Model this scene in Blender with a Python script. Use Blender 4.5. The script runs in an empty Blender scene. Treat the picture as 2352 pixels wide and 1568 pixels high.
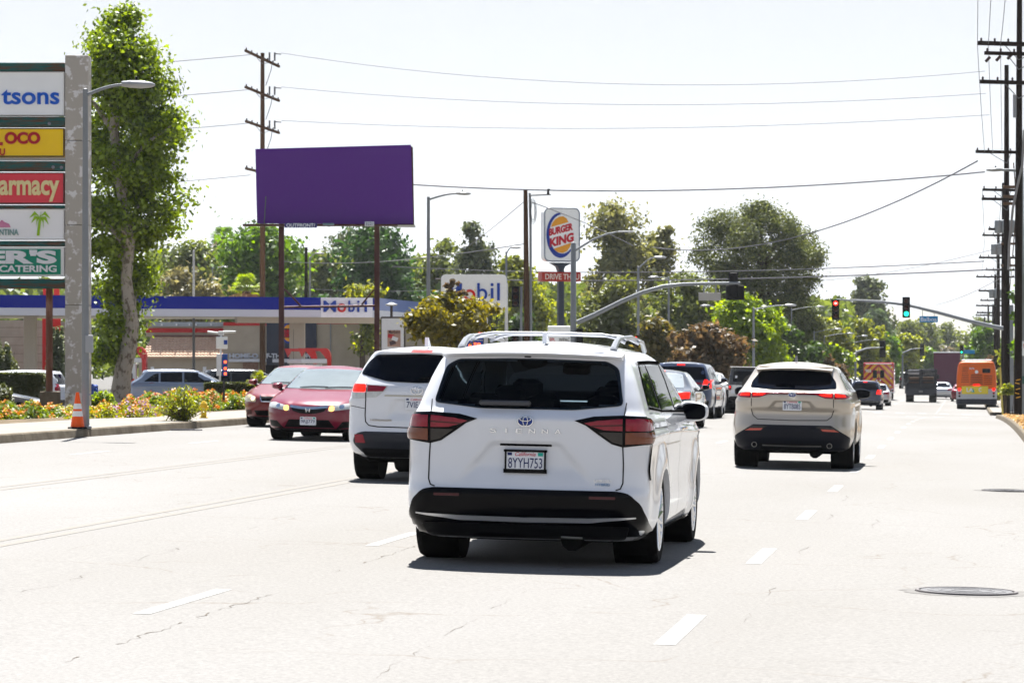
import bpy, bmesh, math, random
import numpy as np
from mathutils import Vector, Matrix
from mathutils.bvhtree import BVHTree
from mathutils.geometry import tessellate_polygon

# ---------------------------------------------------------------- camera, sky, sun, exposure
SC = bpy.context.scene
COL = SC.collection
F = 7100.0            # focal length in pixels of a 2352 px wide picture
HY = 848.0            # eye level row
TH = math.atan((2220 - 1176) / F)      # the street runs this far to the right of the lens axis
EYE = 1.58
cam_d = bpy.data.cameras.new('camera')
cam = bpy.data.objects.new('camera', cam_d)
COL.objects.link(cam)
cam.location = (0, 0, EYE)
cam.rotation_euler = (math.radians(90), 0, TH)
cam_d.sensor_width = 36
cam_d.lens = 36 * F / 2352
cam_d.shift_y = (HY - 784) / 2352
cam_d.clip_start = 0.5
cam_d.clip_end = 30000
cam_d.dof.use_dof = True
cam_d.dof.focus_distance = 29
cam_d.dof.aperture_fstop = 11
SC.camera = cam

SUNV = Vector((-0.10, 0.56, 1.0)).normalized()      # towards the sun
w = bpy.data.worlds.new("World")
SC.world = w
w.use_nodes = True
nt = w.node_tree
sky = nt.nodes.new('ShaderNodeTexSky')
sky.sky_type = 'NISHITA'
sky.sun_disc = False
sky.sun_elevation = math.asin(SUNV.z)
sky.sun_rotation = math.atan2(SUNV.x, SUNV.y)
sky.air_density = 1.0
sky.dust_density = 0.0
sky.ozone_density = 1.0
bg = nt.nodes['Background']
veil = nt.nodes.new('ShaderNodeMix'); veil.data_type = 'RGBA'      # thin bright summer overcast in front of the blue
sep = nt.nodes.new('ShaderNodeSeparateXYZ'); tcw = nt.nodes.new('ShaderNodeTexCoord')
nt.links.new(tcw.outputs['Generated'], sep.inputs[0])
vf = nt.nodes.new('ShaderNodeMapRange')              # the haze is thick low down and thins out towards a blue zenith
vf.interpolation_type = 'SMOOTHSTEP'
vf.inputs['From Min'].default_value = 0.14; vf.inputs['From Max'].default_value = 0.62
vf.inputs['To Min'].default_value = 0.93; vf.inputs['To Max'].default_value = 0.03
nt.links.new(sep.outputs['Z'], vf.inputs['Value'])
nt.links.new(vf.outputs['Result'], veil.inputs['Factor'])
veil.inputs['B'].default_value = (5.95, 6.10, 6.48, 1)
nt.links.new(sky.outputs[0], veil.inputs['A'])
nt.links.new(veil.outputs['Result'], bg.inputs[0])
bg.inputs[1].default_value = 0.0335
sun_d = bpy.data.lights.new('sun', 'SUN')
sun_d.energy = 4.9
sun_d.angle = math.radians(0.5)
sun_d.color = (1.0, 0.97, 0.92)
sun = bpy.data.objects.new('sun', sun_d)
COL.objects.link(sun)
sun.rotation_euler = SUNV.to_track_quat('Z', 'Y').to_euler()
SC.view_settings.view_transform = 'Standard'
SC.view_settings.look = 'None'
SC.view_settings.gamma = 1
SC.view_settings.exposure = 1.75
SC.render.resolution_x = 1024
SC.render.resolution_y = 682
SC.cycles.max_bounces = 6
SC.cycles.transparent_max_bounces = 12

CT, ST = math.cos(TH), math.sin(TH)
def P(px, D, py=None):
    """a point of the place: D metres deep, in the direction of column px / row py of the 2352 px picture"""
    xr = (px - 1176) / F * D
    X, Y = xr * CT - D * ST, xr * ST + D * CT
    if py is None:
        return Vector((X, Y, G(X, Y)))
    return Vector((X, Y, EYE + (HY - py) / F * D))

def smooth(a, b, t):
    t = min(1, max(0, (t - a) / (b - a)))
    return t * t * (3 - 2 * t)
def prof(Y):
    z = -0.95 * smooth(75, 190, Y)
    z += 2.25 * smooth(240, 620, Y) + 2.0 * smooth(600, 1600, Y)
    return z
KL, KR = -16.2, 1.25       # kerb lines
def G(X, Y):
    """ground height"""
    p = prof(Y)
    if X > KL:
        z = -0.02 * X + p
        if X > 12: z = -0.24 + p
        return z
    lot = smooth(-22.5, -27.5, X) if False else 1 - smooth(-27.5, -22.5, X)
    return (1 - lot) * (-0.02 * max(X, -22) + p) + lot * (p * 0.35)

# ---------------------------------------------------------------- tagging helpers
def tag(o, label=None, cat=None, group=None, kind=None):
    if label: o['label'] = label
    if cat: o['category'] = cat
    if group: o['group'] = group
    if kind: o['kind'] = kind
    return o
def empty(name, loc=(0, 0, 0), rz=0, label=None, cat=None, group=None):
    o = bpy.data.objects.new(name, None)
    COL.objects.link(o)
    o.location = loc
    o.rotation_euler = (0, 0, rz)
    o.empty_display_size = 0.2
    return tag(o, label, cat, group)
def copy_tree(o, parent=None):
    c = o.copy()
    COL.objects.link(c)
    c.parent = parent
    for ch in list(CHILD.get(o.name, [])):
        copy_tree(ch, c)
    return c
CHILD = {}
def link(name, me, mats, parent=None, smooth_=False):
    o = bpy.data.objects.new(name, me)
    COL.objects.link(o)
    if not isinstance(mats, (list, tuple)): mats = [mats]
    for m in mats: me.materials.append(m)
    if parent is not None:
        o.parent = parent
        CHILD.setdefault(parent.name, []).append(o)
    if smooth_:
        me.shade_smooth()
        try: me.set_sharp_from_angle(angle=math.radians(40))
        except Exception: pass
    return o

class MB:
    """collects shapes that become one mesh"""
    def __init__(s): s.v, s.f, s.m = [], [], []
    def add(s, vs, fs, mi=0):
        n = len(s.v)
        s.v += [tuple(v) for v in vs]
        s.f += [tuple(i + n for i in f) for f in fs]
        s.m += [mi] * len(fs)
        return s
    def box(s, c, size, rz=0, mi=0, rx=0, ry=0):
        R = Matrix.Rotation(rz, 3, 'Z') @ Matrix.Rotation(ry, 3, 'Y') @ Matrix.Rotation(rx, 3, 'X')
        c = Vector(c)
        h = Vector(size) / 2
        vs = [c + R @ Vector((x * h.x, y * h.y, z * h.z)) for z in (-1, 1) for y in (-1, 1) for x in (-1, 1)]
        return s.add(vs, [(0, 2, 3, 1), (4, 5, 7, 6), (0, 1, 5, 4), (2, 6, 7, 3), (0, 4, 6, 2), (1, 3, 7, 5)], mi)
    def bbox(s, c, size, b=0.02, rz=0, mi=0):
        """box with chamfered vertical and horizontal edges"""
        x, y, z = [k / 2 for k in size]
        R = Matrix.Rotation(rz, 3, 'Z'); c = Vector(c)
        out = []
        for zz, ins in ((-z, b), (-z + b, 0), (z - b, 0), (z, b)):
            X, Y = x - ins, y - ins
            for px, py in ((X - b, -Y), (X, -Y + b), (X, Y - b), (X - b, Y), (-X + b, Y), (-X, Y - b), (-X, -Y + b), (-X + b, -Y)):
                out.append(c + R @ Vector((px, py, zz)))
        fs = [tuple(range(7, -1, -1)), tuple(range(24, 32))]
        for r in range(3):
            for i in range(8):
                fs.append((r * 8 + i, r * 8 + (i + 1) % 8, r * 8 + 8 + (i + 1) % 8, r * 8 + 8 + i))
        return s.add(out, fs, mi)
    def tube(s, pts, r, n=8, cap=True, mi=0):
        pts = [Vector(p) for p in pts]
        if not isinstance(r, (list, tuple)): r = [r] * len(pts)
        vs = []; up = None
        for i, p in enumerate(pts):
            d = (pts[min(i + 1, len(pts) - 1)] - pts[max(i - 1, 0)]).normalized()
            if up is None:
                up = Vector((0, 0, 1)) if abs(d.z) < 0.9 else Vector((0, 1, 0))
            a = d.cross(up).normalized(); b = a.cross(d).normalized()
            up = b
            for k in range(n):
                t = 2 * math.pi * k / n
                vs.append(p + (a * math.cos(t) + b * math.sin(t)) * r[i])
        fs = []
        for i in range(len(pts) - 1):
            for k in range(n):
                fs.append((i * n + k, i * n + (k + 1) % n, (i + 1) * n + (k + 1) % n, (i + 1) * n + k))
        if cap:
            fs.append(tuple(range(n - 1, -1, -1)))
            fs.append(tuple((len(pts) - 1) * n + k for k in range(n)))
        return s.add(vs, fs, mi)
    def lathe(s, prof_, c=(0, 0, 0), axis='Z', n=24, mi=0, close=False):
        vs = []; c = Vector(c)
        for (r, h) in prof_:
            for k in range(n):
                t = 2 * math.pi * k / n
                a, b = r * math.cos(t), r * math.sin(t)
                vs.append(c + (Vector((a, b, h)) if axis == 'Z' else Vector((h, a, b)) if axis == 'X' else Vector((a, h, b))))
        fs = []
        m = len(prof_)
        for i in range(m if close else m - 1):
            j = (i + 1) % m
            for k in range(n):
                fs.append((i * n + k, i * n + (k + 1) % n, j * n + (k + 1) % n, j * n + k))
        return s.add(vs, fs, mi)
    def prism(s, poly, a, b, axis='Y', mi=0, M=None):
        """polygon in the plane across axis, extruded from a to b"""
        def pt(u, v, h):
            q = Vector((u, h, v)) if axis == 'Y' else Vector((h, u, v)) if axis == 'X' else Vector((u, v, h))
            return M @ q if M is not None else q
        n = len(poly)
        vs = [pt(u, v, a) for u, v in poly] + [pt(u, v, b) for u, v in poly]
        tris = tessellate_polygon([[Vector((u, v, 0)) for u, v in poly]])
        fs = [tuple(t) for t in tris] + [tuple(i + n for i in reversed(t)) for t in tris]
        fs += [(i, (i + 1) % n, (i + 1) % n + n, i + n) for i in range(n)]
        return s.add(vs, fs, mi)
    def build(s, name, mats, parent=None, smooth_=False, fix=True):
        me = bpy.data.meshes.new(name)
        me.from_pydata(s.v, [], s.f)
        if any(s.m): me.polygons.foreach_set('material_index', s.m)
        if fix:
            bm = bmesh.new(); bm.from_mesh(me)
            bmesh.ops.recalc_face_normals(bm, faces=bm.faces)
            bm.to_mesh(me); bm.free()
        me.update()
        return link(name, me, mats, parent, smooth_)

def text_mesh(name, body, mat, size=1.0, M=None, depth=0.01, offset=0.0, parent=None, xscale=1.0, shear=0.0, align='CENTER', space=1.0, fit=None):
    """lettering as a real mesh lying in the local XY plane, then placed by M"""
    cu = bpy.data.curves.new(name, 'FONT')
    cu.body = body; cu.size = size; cu.extrude = depth; cu.offset = offset
    cu.align_x = align; cu.align_y = 'CENTER'; cu.shear = shear; cu.space_character = space
    cu.resolution_u = 4
    t = bpy.data.objects.new(name + '_tmp', cu)
    COL.objects.link(t)
    dg = bpy.context.evaluated_depsgraph_get(); dg.update()
    me = bpy.data.meshes.new_from_object(t.evaluated_get(dg))
    bpy.data.objects.remove(t); bpy.data.curves.remove(cu)
    me.materials.clear()
    me.name = name
    xs = [v.co.x for v in me.vertices]; ys = [v.co.y for v in me.vertices]
    if fit and xs:
        sx = fit[0] / (max(xs) - min(xs)); sy = fit[1] / (max(ys) - min(ys))
        cx, cy = (max(xs) + min(xs)) / 2, (max(ys) + min(ys)) / 2
        me.transform(Matrix.Diagonal((sx, sy, 1, 1)) @ Matrix.Translation((-cx, -cy, 0)))
    else:
        me.transform(Matrix.Diagonal((xscale, 1, 1, 1)))
    if M is not None: me.transform(M)
    return link(name, me, mat, parent)
def facing(c, rz=0, rx=0):
    """matrix that stands XY-plane work upright at c, its front towards -Y (turned by rz)"""
    return Matrix.Translation(Vector(c)) @ Matrix.Rotation(rz, 4, 'Z') @ Matrix.Rotation(math.radians(90) + rx, 4, 'X')

# ---------------------------------------------------------------- materials
MATS = {}
def nodes(name):
    m = bpy.data.materials.new(name); m.use_nodes = True
    t = m.node_tree
    return m, t, t.nodes['Principled BSDF'], t.nodes.new, t.links.new
def mat(name, col, rough=0.5, metal=0.0, coat=0.0, var=0.08, scale=8.0, bump=0.0, spec=0.2, emit=0.0, bscale=None, coord='Object'):
    """plain surface with a little procedural unevenness of its own colour"""
    if name in MATS: return MATS[name]
    m, t, b, N, L = nodes(name)
    tc = N('ShaderNodeTexCoord')
    nz = N('ShaderNodeTexNoise'); nz.inputs['Scale'].default_value = scale; nz.inputs['Detail'].default_value = 5
    L(tc.outputs[coord], nz.inputs['Vector'])
    mx = N('ShaderNodeMix'); mx.data_type = 'RGBA'
    mx.inputs['A'].default_value = tuple(c * (1 - var) for c in col[:3]) + (1,)
    mx.inputs['B'].default_value = tuple(min(1, c * (1 + var)) for c in col[:3]) + (1,)
    L(nz.outputs['Fac'], mx.inputs['Factor'])
    L(mx.outputs['Result'], b.inputs['Base Color'])
    b.inputs['Roughness'].default_value = rough
    b.inputs['Metallic'].default_value = metal
    b.inputs['Specular IOR Level'].default_value = spec
    b.inputs['Coat Weight'].default_value = coat
    b.inputs['Coat Roughness'].default_value = 0.04
    if bump:
        n2 = N('ShaderNodeTexNoise'); n2.inputs['Scale'].default_value = bscale or scale * 6; n2.inputs['Detail'].default_value = 4
        L(tc.outputs[coord], n2.inputs['Vector'])
        bp = N('ShaderNodeBump'); bp.inputs['Strength'].default_value = bump; bp.inputs['Distance'].default_value = 0.02
        L(n2.outputs['Fac'], bp.inputs['Height']); L(bp.outputs[0], b.inputs['Normal'])
    if emit:
        b.inputs['Emission Color'].default_value = tuple(col[:3]) + (1,)
        b.inputs['Emission Strength'].default_value = emit
    MATS[name] = m
    return m
def two_tone(name, c1, c2, scale=2.0, lo=0.45, hi=0.6, rough=0.8, detail=8, stretch=(1, 1, 1), bump=0.2, metal=0):
    """weathered surface: colour c1 with patches of c2"""
    if name in MATS: return MATS[name]
    m, t, b, N, L = nodes(name)
    tc = N('ShaderNodeTexCoord'); mp = N('ShaderNodeMapping'); mp.inputs['Scale'].default_value = stretch
    L(tc.outputs['Object'], mp.inputs['Vector'])
    nz = N('ShaderNodeTexNoise'); nz.inputs['Scale'].default_value = scale; nz.inputs['Detail'].default_value = detail
    nz.inputs['Roughness'].default_value = 0.62
    L(mp.outputs[0], nz.inputs['Vector'])
    r = N('ShaderNodeMapRange'); r.inputs['From Min'].default_value = lo; r.inputs['From Max'].default_value = hi
    L(nz.outputs['Fac'], r.inputs['Value'])
    mx = N('ShaderNodeMix'); mx.data_type = 'RGBA'
    mx.inputs['A'].default_value = tuple(c1) + (1,); mx.inputs['B'].default_value = tuple(c2) + (1,)
    L(r.outputs['Result'], mx.inputs['Factor']); L(mx.outputs['Result'], b.inputs['Base Color'])
    b.inputs['Roughness'].default_value = rough; b.inputs['Metallic'].default_value = metal; b.inputs['Specular IOR Level'].default_value = 0.15
    if bump:
        bp = N('ShaderNodeBump'); bp.inputs['Strength'].default_value = bump; bp.inputs['Distance'].default_value = 0.02
        L(nz.outputs['Fac'], bp.inputs['Height']); L(bp.outputs[0], b.inputs['Normal'])
    MATS[name] = m
    return m
def paint(name, col, metal=0.0, rough=0.32):
    if name in MATS: return MATS[name]
    m, t, b, N, L = nodes(name)
    b.inputs['Base Color'].default_value = tuple(col) + (1,)
    tc = N('ShaderNodeTexCoord'); nz = N('ShaderNodeTexNoise'); nz.inputs['Scale'].default_value = 3.5; nz.inputs['Detail'].default_value = 6
    L(tc.outputs['Object'], nz.inputs['Vector'])
    mx = N('ShaderNodeMix'); mx.data_type = 'RGBA'          # thin road dust
    mx.inputs['A'].default_value = tuple(col) + (1,)
    mx.inputs['B'].default_value = tuple(c * 0.86 + 0.05 for c in col) + (1,)
    r = N('ShaderNodeMapRange'); r.inputs['From Min'].default_value = 0.4; r.inputs['From Max'].default_value = 0.75; r.inputs['To Max'].default_value = 0.5
    L(nz.outputs['Fac'], r.inputs['Value']); L(r.outputs['Result'], mx.inputs['Factor'])
    L(mx.outputs['Result'], b.inputs['Base Color'])
    b.inputs['Metallic'].default_value = metal
    b.inputs['Roughness'].default_value = rough
    b.inputs['Coat Weight'].default_value = 0.8
    b.inputs['Coat Roughness'].default_value = 0.03
    if col[0] > 2.5 * max(col[1], col[2]): b.inputs['Coat Weight'].default_value = 0.7; b.inputs['Specular IOR Level'].default_value = 0.2
    MATS[name] = m
    return m
def leafmat(name, c1, c2, trans=0.45, rough=0.5):
    """leaves: every leaf has a shade between two greens; light comes through them"""
    if name in MATS: return MATS[name]
    m = bpy.data.materials.new(name); m.use_nodes = True
    t = m.node_tree; t.nodes.clear(); N = t.nodes.new; L = t.links.new
    geo = N('ShaderNodeNewGeometry'); tc = N('ShaderNodeTexCoord')
    nz = N('ShaderNodeTexNoise'); nz.inputs['Scale'].default_value = 0.7; nz.inputs['Detail'].default_value = 3
    L(tc.outputs['Object'], nz.inputs['Vector'])
    ad = N('ShaderNodeMath'); ad.operation = 'ADD'
    L(geo.outputs['Random Per Island'], ad.inputs[0]); L(nz.outputs['Fac'], ad.inputs[1])
    r = N('ShaderNodeMapRange'); r.inputs['From Min'].default_value = 0.3; r.inputs['From Max'].default_value = 1.3
    L(ad.outputs[0], r.inputs['Value'])
    mx = N('ShaderNodeMix'); mx.data_type = 'RGBA'
    mx.inputs['A'].default_value = tuple(c1) + (1,); mx.inputs['B'].default_value = tuple(c2) + (1,)
    L(r.outputs['Result'], mx.inputs['Factor'])
    d = N('ShaderNodeBsdfDiffuse'); L(mx.outputs['Result'], d.inputs['Color'])
    tr = N('ShaderNodeBsdfTranslucent')
    hs = N('ShaderNodeHueSaturation'); hs.inputs['Hue'].default_value = 0.482; hs.inputs['Saturation'].default_value = 1.15; hs.inputs['Value'].default_value = 2.3
    L(mx.outputs['Result'], hs.inputs['Color']); L(hs.outputs[0], tr.inputs['Color'])
    ms = N('ShaderNodeMixShader'); ms.inputs[0].default_value = trans
    L(d.outputs[0], ms.inputs[1]); L(tr.outputs[0], ms.inputs[2])
    gl = N('ShaderNodeBsdfGlossy'); gl.inputs['Roughness'].default_value = rough; gl.inputs['Color'].default_value = (1, 1, 1, 1)
    m2 = N('ShaderNodeMixShader'); m2.inputs[0].default_value = 0.035
    L(ms.outputs[0], m2.inputs[1]); L(gl.outputs[0], m2.inputs[2])
    o = N('ShaderNodeOutputMaterial'); L(m2.outputs[0], o.inputs[0])
    MATS[name] = m
    return m

M_BLACK = mat('black_plastic', (0.004, 0.004, 0.005), 0.5, spec=0.12)
M_GLOSSBLK = mat('gloss_black', (0.002, 0.002, 0.003), 0.08, spec=0.10)
M_GLASS = mat('tinted_glass', (0.001, 0.0018, 0.005), 0.03, spec=0.07)
def see_through(name, tint, ior=1.3):
    m = bpy.data.materials.new(name); m.use_nodes = True
    t = m.node_tree; t.nodes.clear(); N = t.nodes.new; L = t.links.new
    tr = N('ShaderNodeBsdfTransparent'); tr.inputs[0].default_value = tuple(tint) + (1,)
    gl = N('ShaderNodeBsdfGlossy'); gl.inputs['Roughness'].default_value = 0.02; gl.inputs['Color'].default_value = (1, 1, 1, 1)
    fr = N('ShaderNodeFresnel'); fr.inputs['IOR'].default_value = ior
    mx = N('ShaderNodeMixShader'); L(fr.outputs[0], mx.inputs[0]); L(tr.outputs[0], mx.inputs[1]); L(gl.outputs[0], mx.inputs[2])
    o = N('ShaderNodeOutputMaterial'); L(mx.outputs[0], o.inputs[0])
    MATS[name] = m
    return m
M_PRIVACY = see_through('privacy_glass', (0.13, 0.16, 0.19), 1.18)
M_CLEARGLASS = see_through('clear_windscreen', (0.62, 0.72, 0.70), 1.3)
M_SCREEN = mat('windscreen_sky_tone', (0.22, 0.25, 0.25), 0.04, spec=0.9, coat=1.0, var=0.25, scale=3)  # pale base colour carries the sky reflected in the glass
M_CHROME = mat('chrome', (0.75, 0.76, 0.78), 0.12, metal=1.0)
M_SILVER = mat('silver_trim', (0.62, 0.63, 0.65), 0.28, metal=0.8)
M_RED = mat('red_lens', (0.25, 0.006, 0.022), 0.08, coat=0.5, var=0.35, scale=25)
M_REDD = mat('dark_red_lens', (0.06, 0.004, 0.008), 0.08, coat=0.4, var=0.3, scale=30)
M_REDON = mat('lit_brake_lamp', (0.9, 0.012, 0.006), 0.3, emit=0.75)
M_SIDEGLASS = mat('side_glass', (0.002, 0.003, 0.005), 0.02, spec=0.035)
M_MATTE = mat('matte_black_trim', (0.003, 0.003, 0.003), 0.9, spec=0.0)
M_AMBERON = mat('lit_amber_lamp', (1.0, 0.5, 0.12), 0.3, emit=0.9)
M_SMOKE = mat('smoked_lens', (0.028, 0.023, 0.02), 0.08, coat=0.4, var=0.3, scale=20)
M_CLEAR = mat('clear_lens', (0.50, 0.52, 0.52), 0.1, coat=1.0, var=0.35, scale=22)
M_TYRE = mat('tyre_rubber', (0.004, 0.004, 0.0045), 0.85, spec=0.1, bump=0.3, bscale=60)
M_RIM = mat('alloy_rim', (0.45, 0.46, 0.48), 0.25, metal=0.85)
M_UNDER = mat('underbody', (0.003, 0.003, 0.003), 0.8, spec=0.05)
M_PLATE = mat('plate_white', (0.72, 0.74, 0.78), 0.4)
M_PTEXT = mat('plate_blue', (0.02, 0.03, 0.12), 0.5)
M_PRED = mat('plate_red', (0.55, 0.04, 0.08), 0.5)
M_TEAL = mat('sticker_teal', (0.02, 0.35, 0.28), 0.5)
M_BLUEBADGE = mat('badge_blue', (0.02, 0.05, 0.25), 0.3)
M_GALV = mat('galvanised_steel', (0.21, 0.225, 0.24), 0.55, metal=0.1, var=0.15, scale=3)
M_WOODPOLE = two_tone('pole_wood', (0.10, 0.055, 0.03), (0.045, 0.024, 0.014), 6, 0.35, 0.65, 0.9, stretch=(6, 6, 0.4), bump=0.5)
M_DARKPOLE = two_tone('creosote_wood', (0.022, 0.013, 0.009), (0.008, 0.005, 0.004), 6, 0.35, 0.65, 0.9, stretch=(6, 6, 0.4), bump=0.5)
M_WIRE = mat('wire', (0.10, 0.10, 0.11), 0.6)
# ---------------------------------------------------------------- ground, road, kerbs, markings
def asphalt(name, base, crack=True, scale=1.0):
    m, t, b, N, L = nodes(name)
    tc = N('ShaderNodeTexCoord')
    big = N('ShaderNodeTexNoise'); big.inputs['Scale'].default_value = 0.22; big.inputs['Detail'].default_value = 5
    mp = N('ShaderNodeMapping'); mp.inputs['Scale'].default_value = (1, 0.25, 1)       # wheel tracks and patches run along the street
    L(tc.outputs['Object'], mp.inputs['Vector']); L(mp.outputs[0], big.inputs['Vector'])
    fine = N('ShaderNodeTexNoise'); fine.inputs['Scale'].default_value = 34; fine.inputs['Detail'].default_value = 3; fine.inputs['Roughness'].default_value = 0.8
    L(tc.outputs['Object'], fine.inputs['Vector'])
    r1 = N('ShaderNodeValToRGB')
    r1.color_ramp.elements[0].position = 0.3; r1.color_ramp.elements[0].color = tuple(c * k_ for c, k_ in zip(base, (0.86, 0.84, 0.80))) + (1,)
    r1.color_ramp.elements[1].position = 0.7; r1.color_ramp.elements[1].color = tuple(c * 1.05 for c in base) + (1,)
    L(big.outputs['Fac'], r1.inputs['Fac'])
    r2 = N('ShaderNodeMapRange'); r2.inputs['From Min'].default_value = 0.25; r2.inputs['From Max'].default_value = 0.75
    r2.inputs['To Min'].default_value = 0.66; r2.inputs['To Max'].default_value = 1.26
    L(fine.outputs['Fac'], r2.inputs['Value'])
    mu = N('ShaderNodeMix'); mu.data_type = 'RGBA'; mu.blend_type = 'MULTIPLY'; mu.inputs['Factor'].default_value = 1
    L(r1.outputs['Color'], mu.inputs['A']); L(r2.outputs['Result'], mu.inputs['B'])
    out = mu
    if crack:
        wv = N('ShaderNodeTexNoise'); wv.inputs['Scale'].default_value = 1.1; wv.inputs['Detail'].default_value = 6
        L(tc.outputs['Object'], wv.inputs['Vector'])
        ad = N('ShaderNodeMix'); ad.data_type = 'RGBA'; ad.blend_type = 'ADD'; ad.inputs['Factor'].default_value = 0.9
        L(tc.outputs['Object'], ad.inputs['A']); L(wv.outputs['Color'], ad.inputs['B'])
        vo = N('ShaderNodeTexVoronoi'); vo.feature = 'DISTANCE_TO_EDGE'; vo.inputs['Scale'].default_value = 0.42
        L(ad.outputs['Result'], vo.inputs['Vector'])
        cr = N('ShaderNodeMapRange'); cr.inputs['From Min'].default_value = 0.0; cr.inputs['From Max'].default_value = 0.008
        cr.inputs['To Min'].default_value = 1; cr.inputs['To Max'].default_value = 0
        L(vo.outputs['Distance'], cr.inputs['Value'])
        mk = N('ShaderNodeTexNoise'); mk.inputs['Scale'].default_value = 0.30; mk.inputs['Detail'].default_value = 6; mk.inputs['Roughness'].default_value = 0.7
        L(tc.outputs['Object'], mk.inputs['Vector'])
        mr = N('ShaderNodeMapRange'); mr.inputs['From Min'].default_value = 0.47; mr.inputs['From Max'].default_value = 0.56
        L(mk.outputs['Fac'], mr.inputs['Value'])
        ml = N('ShaderNodeMath'); ml.operation = 'MULTIPLY'; L(cr.outputs['Result'], ml.inputs[0]); L(mr.outputs['Result'], ml.inputs[1])
        m3 = N('ShaderNodeMath'); m3.operation = 'MULTIPLY'; m3.inputs[1].default_value = 0.75; L(ml.outputs[0], m3.inputs[0])
        cx = N('ShaderNodeMix'); cx.data_type = 'RGBA'; cx.inputs['B'].default_value = (0.10, 0.08, 0.06, 1)
        L(m3.outputs[0], cx.inputs['Factor']); L(mu.outputs['Result'], cx.inputs['A'])
        out = cx
    L(out.outputs['Result'], b.inputs['Base Color'])
    b.inputs['Roughness'].default_value = 0.85
    b.inputs['Specular IOR Level'].default_value = 0.3
    bp = N('ShaderNodeBump'); bp.inputs['Strength'].default_value = 0.35; bp.inputs['Distance'].default_value = 0.01
    L(fine.outputs['Fac'], bp.inputs['Height']); L(bp.outputs[0], b.inputs['Normal'])
    return m
M_ROAD = asphalt('sunbleached_asphalt', (0.174, 0.170, 0.166))
M_LOT = asphalt('lot_asphalt', (0.10, 0.097, 0.093), crack=False)
M_CONC = two_tone('pale_concrete', (0.235, 0.218, 0.195), (0.20, 0.182, 0.158), 1.5, 0.4, 0.7, 0.9, bump=0.1)
M_KERB = two_tone('kerb_concrete', (0.155, 0.13, 0.095), (0.09, 0.072, 0.05), 2.5, 0.4, 0.65, 0.9, bump=0.3)
M_DIRT = two_tone('dry_soil', (0.15, 0.11, 0.07), (0.07, 0.055, 0.03), 3, 0.4, 0.6, 0.95, bump=0.5)
M_LINE = two_tone('worn_white_paint', (0.30, 0.30, 0.295), (0.195, 0.192, 0.187), 9, 0.45, 0.72, 0.7, bump=0.05)
M_YEL = two_tone('worn_yellow_paint', (0.192, 0.174, 0.148), (0.176, 0.170, 0.162), 5, 0.30, 0.62, 0.8, bump=0.05)

def sheet(name, x0, x1, y0, y1, m, dz=0.0, xs=None, ys=None, func=G, label=None):
    xs = xs if xs is not None else np.linspace(x0, x1, max(2, int((x1 - x0) / 2) + 1))
    ys = ys if ys is not None else np.linspace(y0, y1, max(2, int((y1 - y0) / 6) + 1))
    vs = [(x, y, func(x, y) + dz) for y in ys for x in xs]
    n = len(xs)
    fs = [(j * n + i, j * n + i + 1, (j + 1) * n + i + 1, (j + 1) * n + i) for j in range(len(ys) - 1) for i in range(n - 1)]
    mb = MB(); mb.add(vs, fs)
    o = mb.build(name, m, smooth_=True)
    return tag(o, label=label, kind='structure')

YS = np.concatenate([np.linspace(-60, 700, 96), np.linspace(750, 2200, 20), [4000, 9000]])
XG = np.concatenate([[-6000, -2500, -900, -400, -200, -120, -80], np.linspace(-60, -29, 12), np.linspace(-28, -16.2, 13)])
def under(X, Y): return G(X, Y) - 0.02
sheet('ground', 0, 0, 0, 0, M_LOT, xs=np.concatenate([XG, [-8, 0, 1.25, 8, 12, 40, 200, 900, 3000, 6000]]), ys=YS, func=lambda X, Y: G(X, Y) - 0.12)
sheet('road', KL, KR, -60, 2200, M_ROAD, xs=np.linspace(KL, KR, 12), ys=YS[:-2])
# the crossing street at the lights
sheet('cross_street', 0, 0, 0, 0, M_ROAD, xs=np.concatenate([XG[2:]]), ys=np.linspace(140, 166, 8), func=lambda X, Y: G(X, Y) + 0.0)
sheet('cross_street_right', 0, 0, 0, 0, M_ROAD, xs=np.array([KR, 8, 12, 60, 200]), ys=np.linspace(140, 166, 8))
sheet('parking_lot', 0, 0, 0, 0, M_LOT, xs=np.array([-200, -120, -80, -60, -45, -36, -30, -28, -27, -26]), ys=np.linspace(20, 138, 24), func=lambda X, Y: G(X, Y) + 0.01)

def kerb(name, x, sgn, y0, y1):
    mb = MB()
    ys = np.arange(y0, y1 + 0.01, 4.0)
    for a, b in zip(ys[:-1], ys[1:]):
        for (u, v) in ((a + 0.006, b - 0.006),):
            q = [(x, 0.004), (x + sgn * 0.03, 0.13), (x + sgn * 0.05, 0.152), (x + sgn * 0.18, 0.152), (x + sgn * 0.18, -0.10), (x, -0.10)]
            vs = [(X, u, G(x + 0.001 * (-sgn), u) + z) for X, z in q] + [(X, v, G(x + 0.001 * (-sgn), v) + z) for X, z in q]
            n = len(q)
            mb.add(vs, [tuple(range(n)), tuple(range(2 * n - 1, n - 1, -1))] + [(i, (i + 1) % n, (i + 1) % n + n, i + n) for i in range(n)])
    return tag(mb.build(name, M_KERB), kind='structure')
kerb('kerb', KL, -1, -60, 136)
kerb('kerb', KL, -1, 170, 900)
kerb('kerb', KR, 1, -60, 136)
kerb('kerb', KR, 1, 170, 900)
def walk(name, x0, x1, y0, y1, m=M_CONC):
    sheet(name, 0, 0, 0, 0, m, xs=np.linspace(x0, x1, 3), ys=np.arange(y0, y1 + 0.1, 4.0), func=lambda X, Y: G(min(max(X, -20), KR), Y) + 0.148)
walk('pavement', -18.6, KL - 0.18, -60, 136); walk('pavement', -19.0, KL - 0.18, 170, 902)
walk('pavement', KR + 0.18, 4.6, -60, 136); walk('pavement', KR + 0.18, 4.6, 170, 902)
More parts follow.
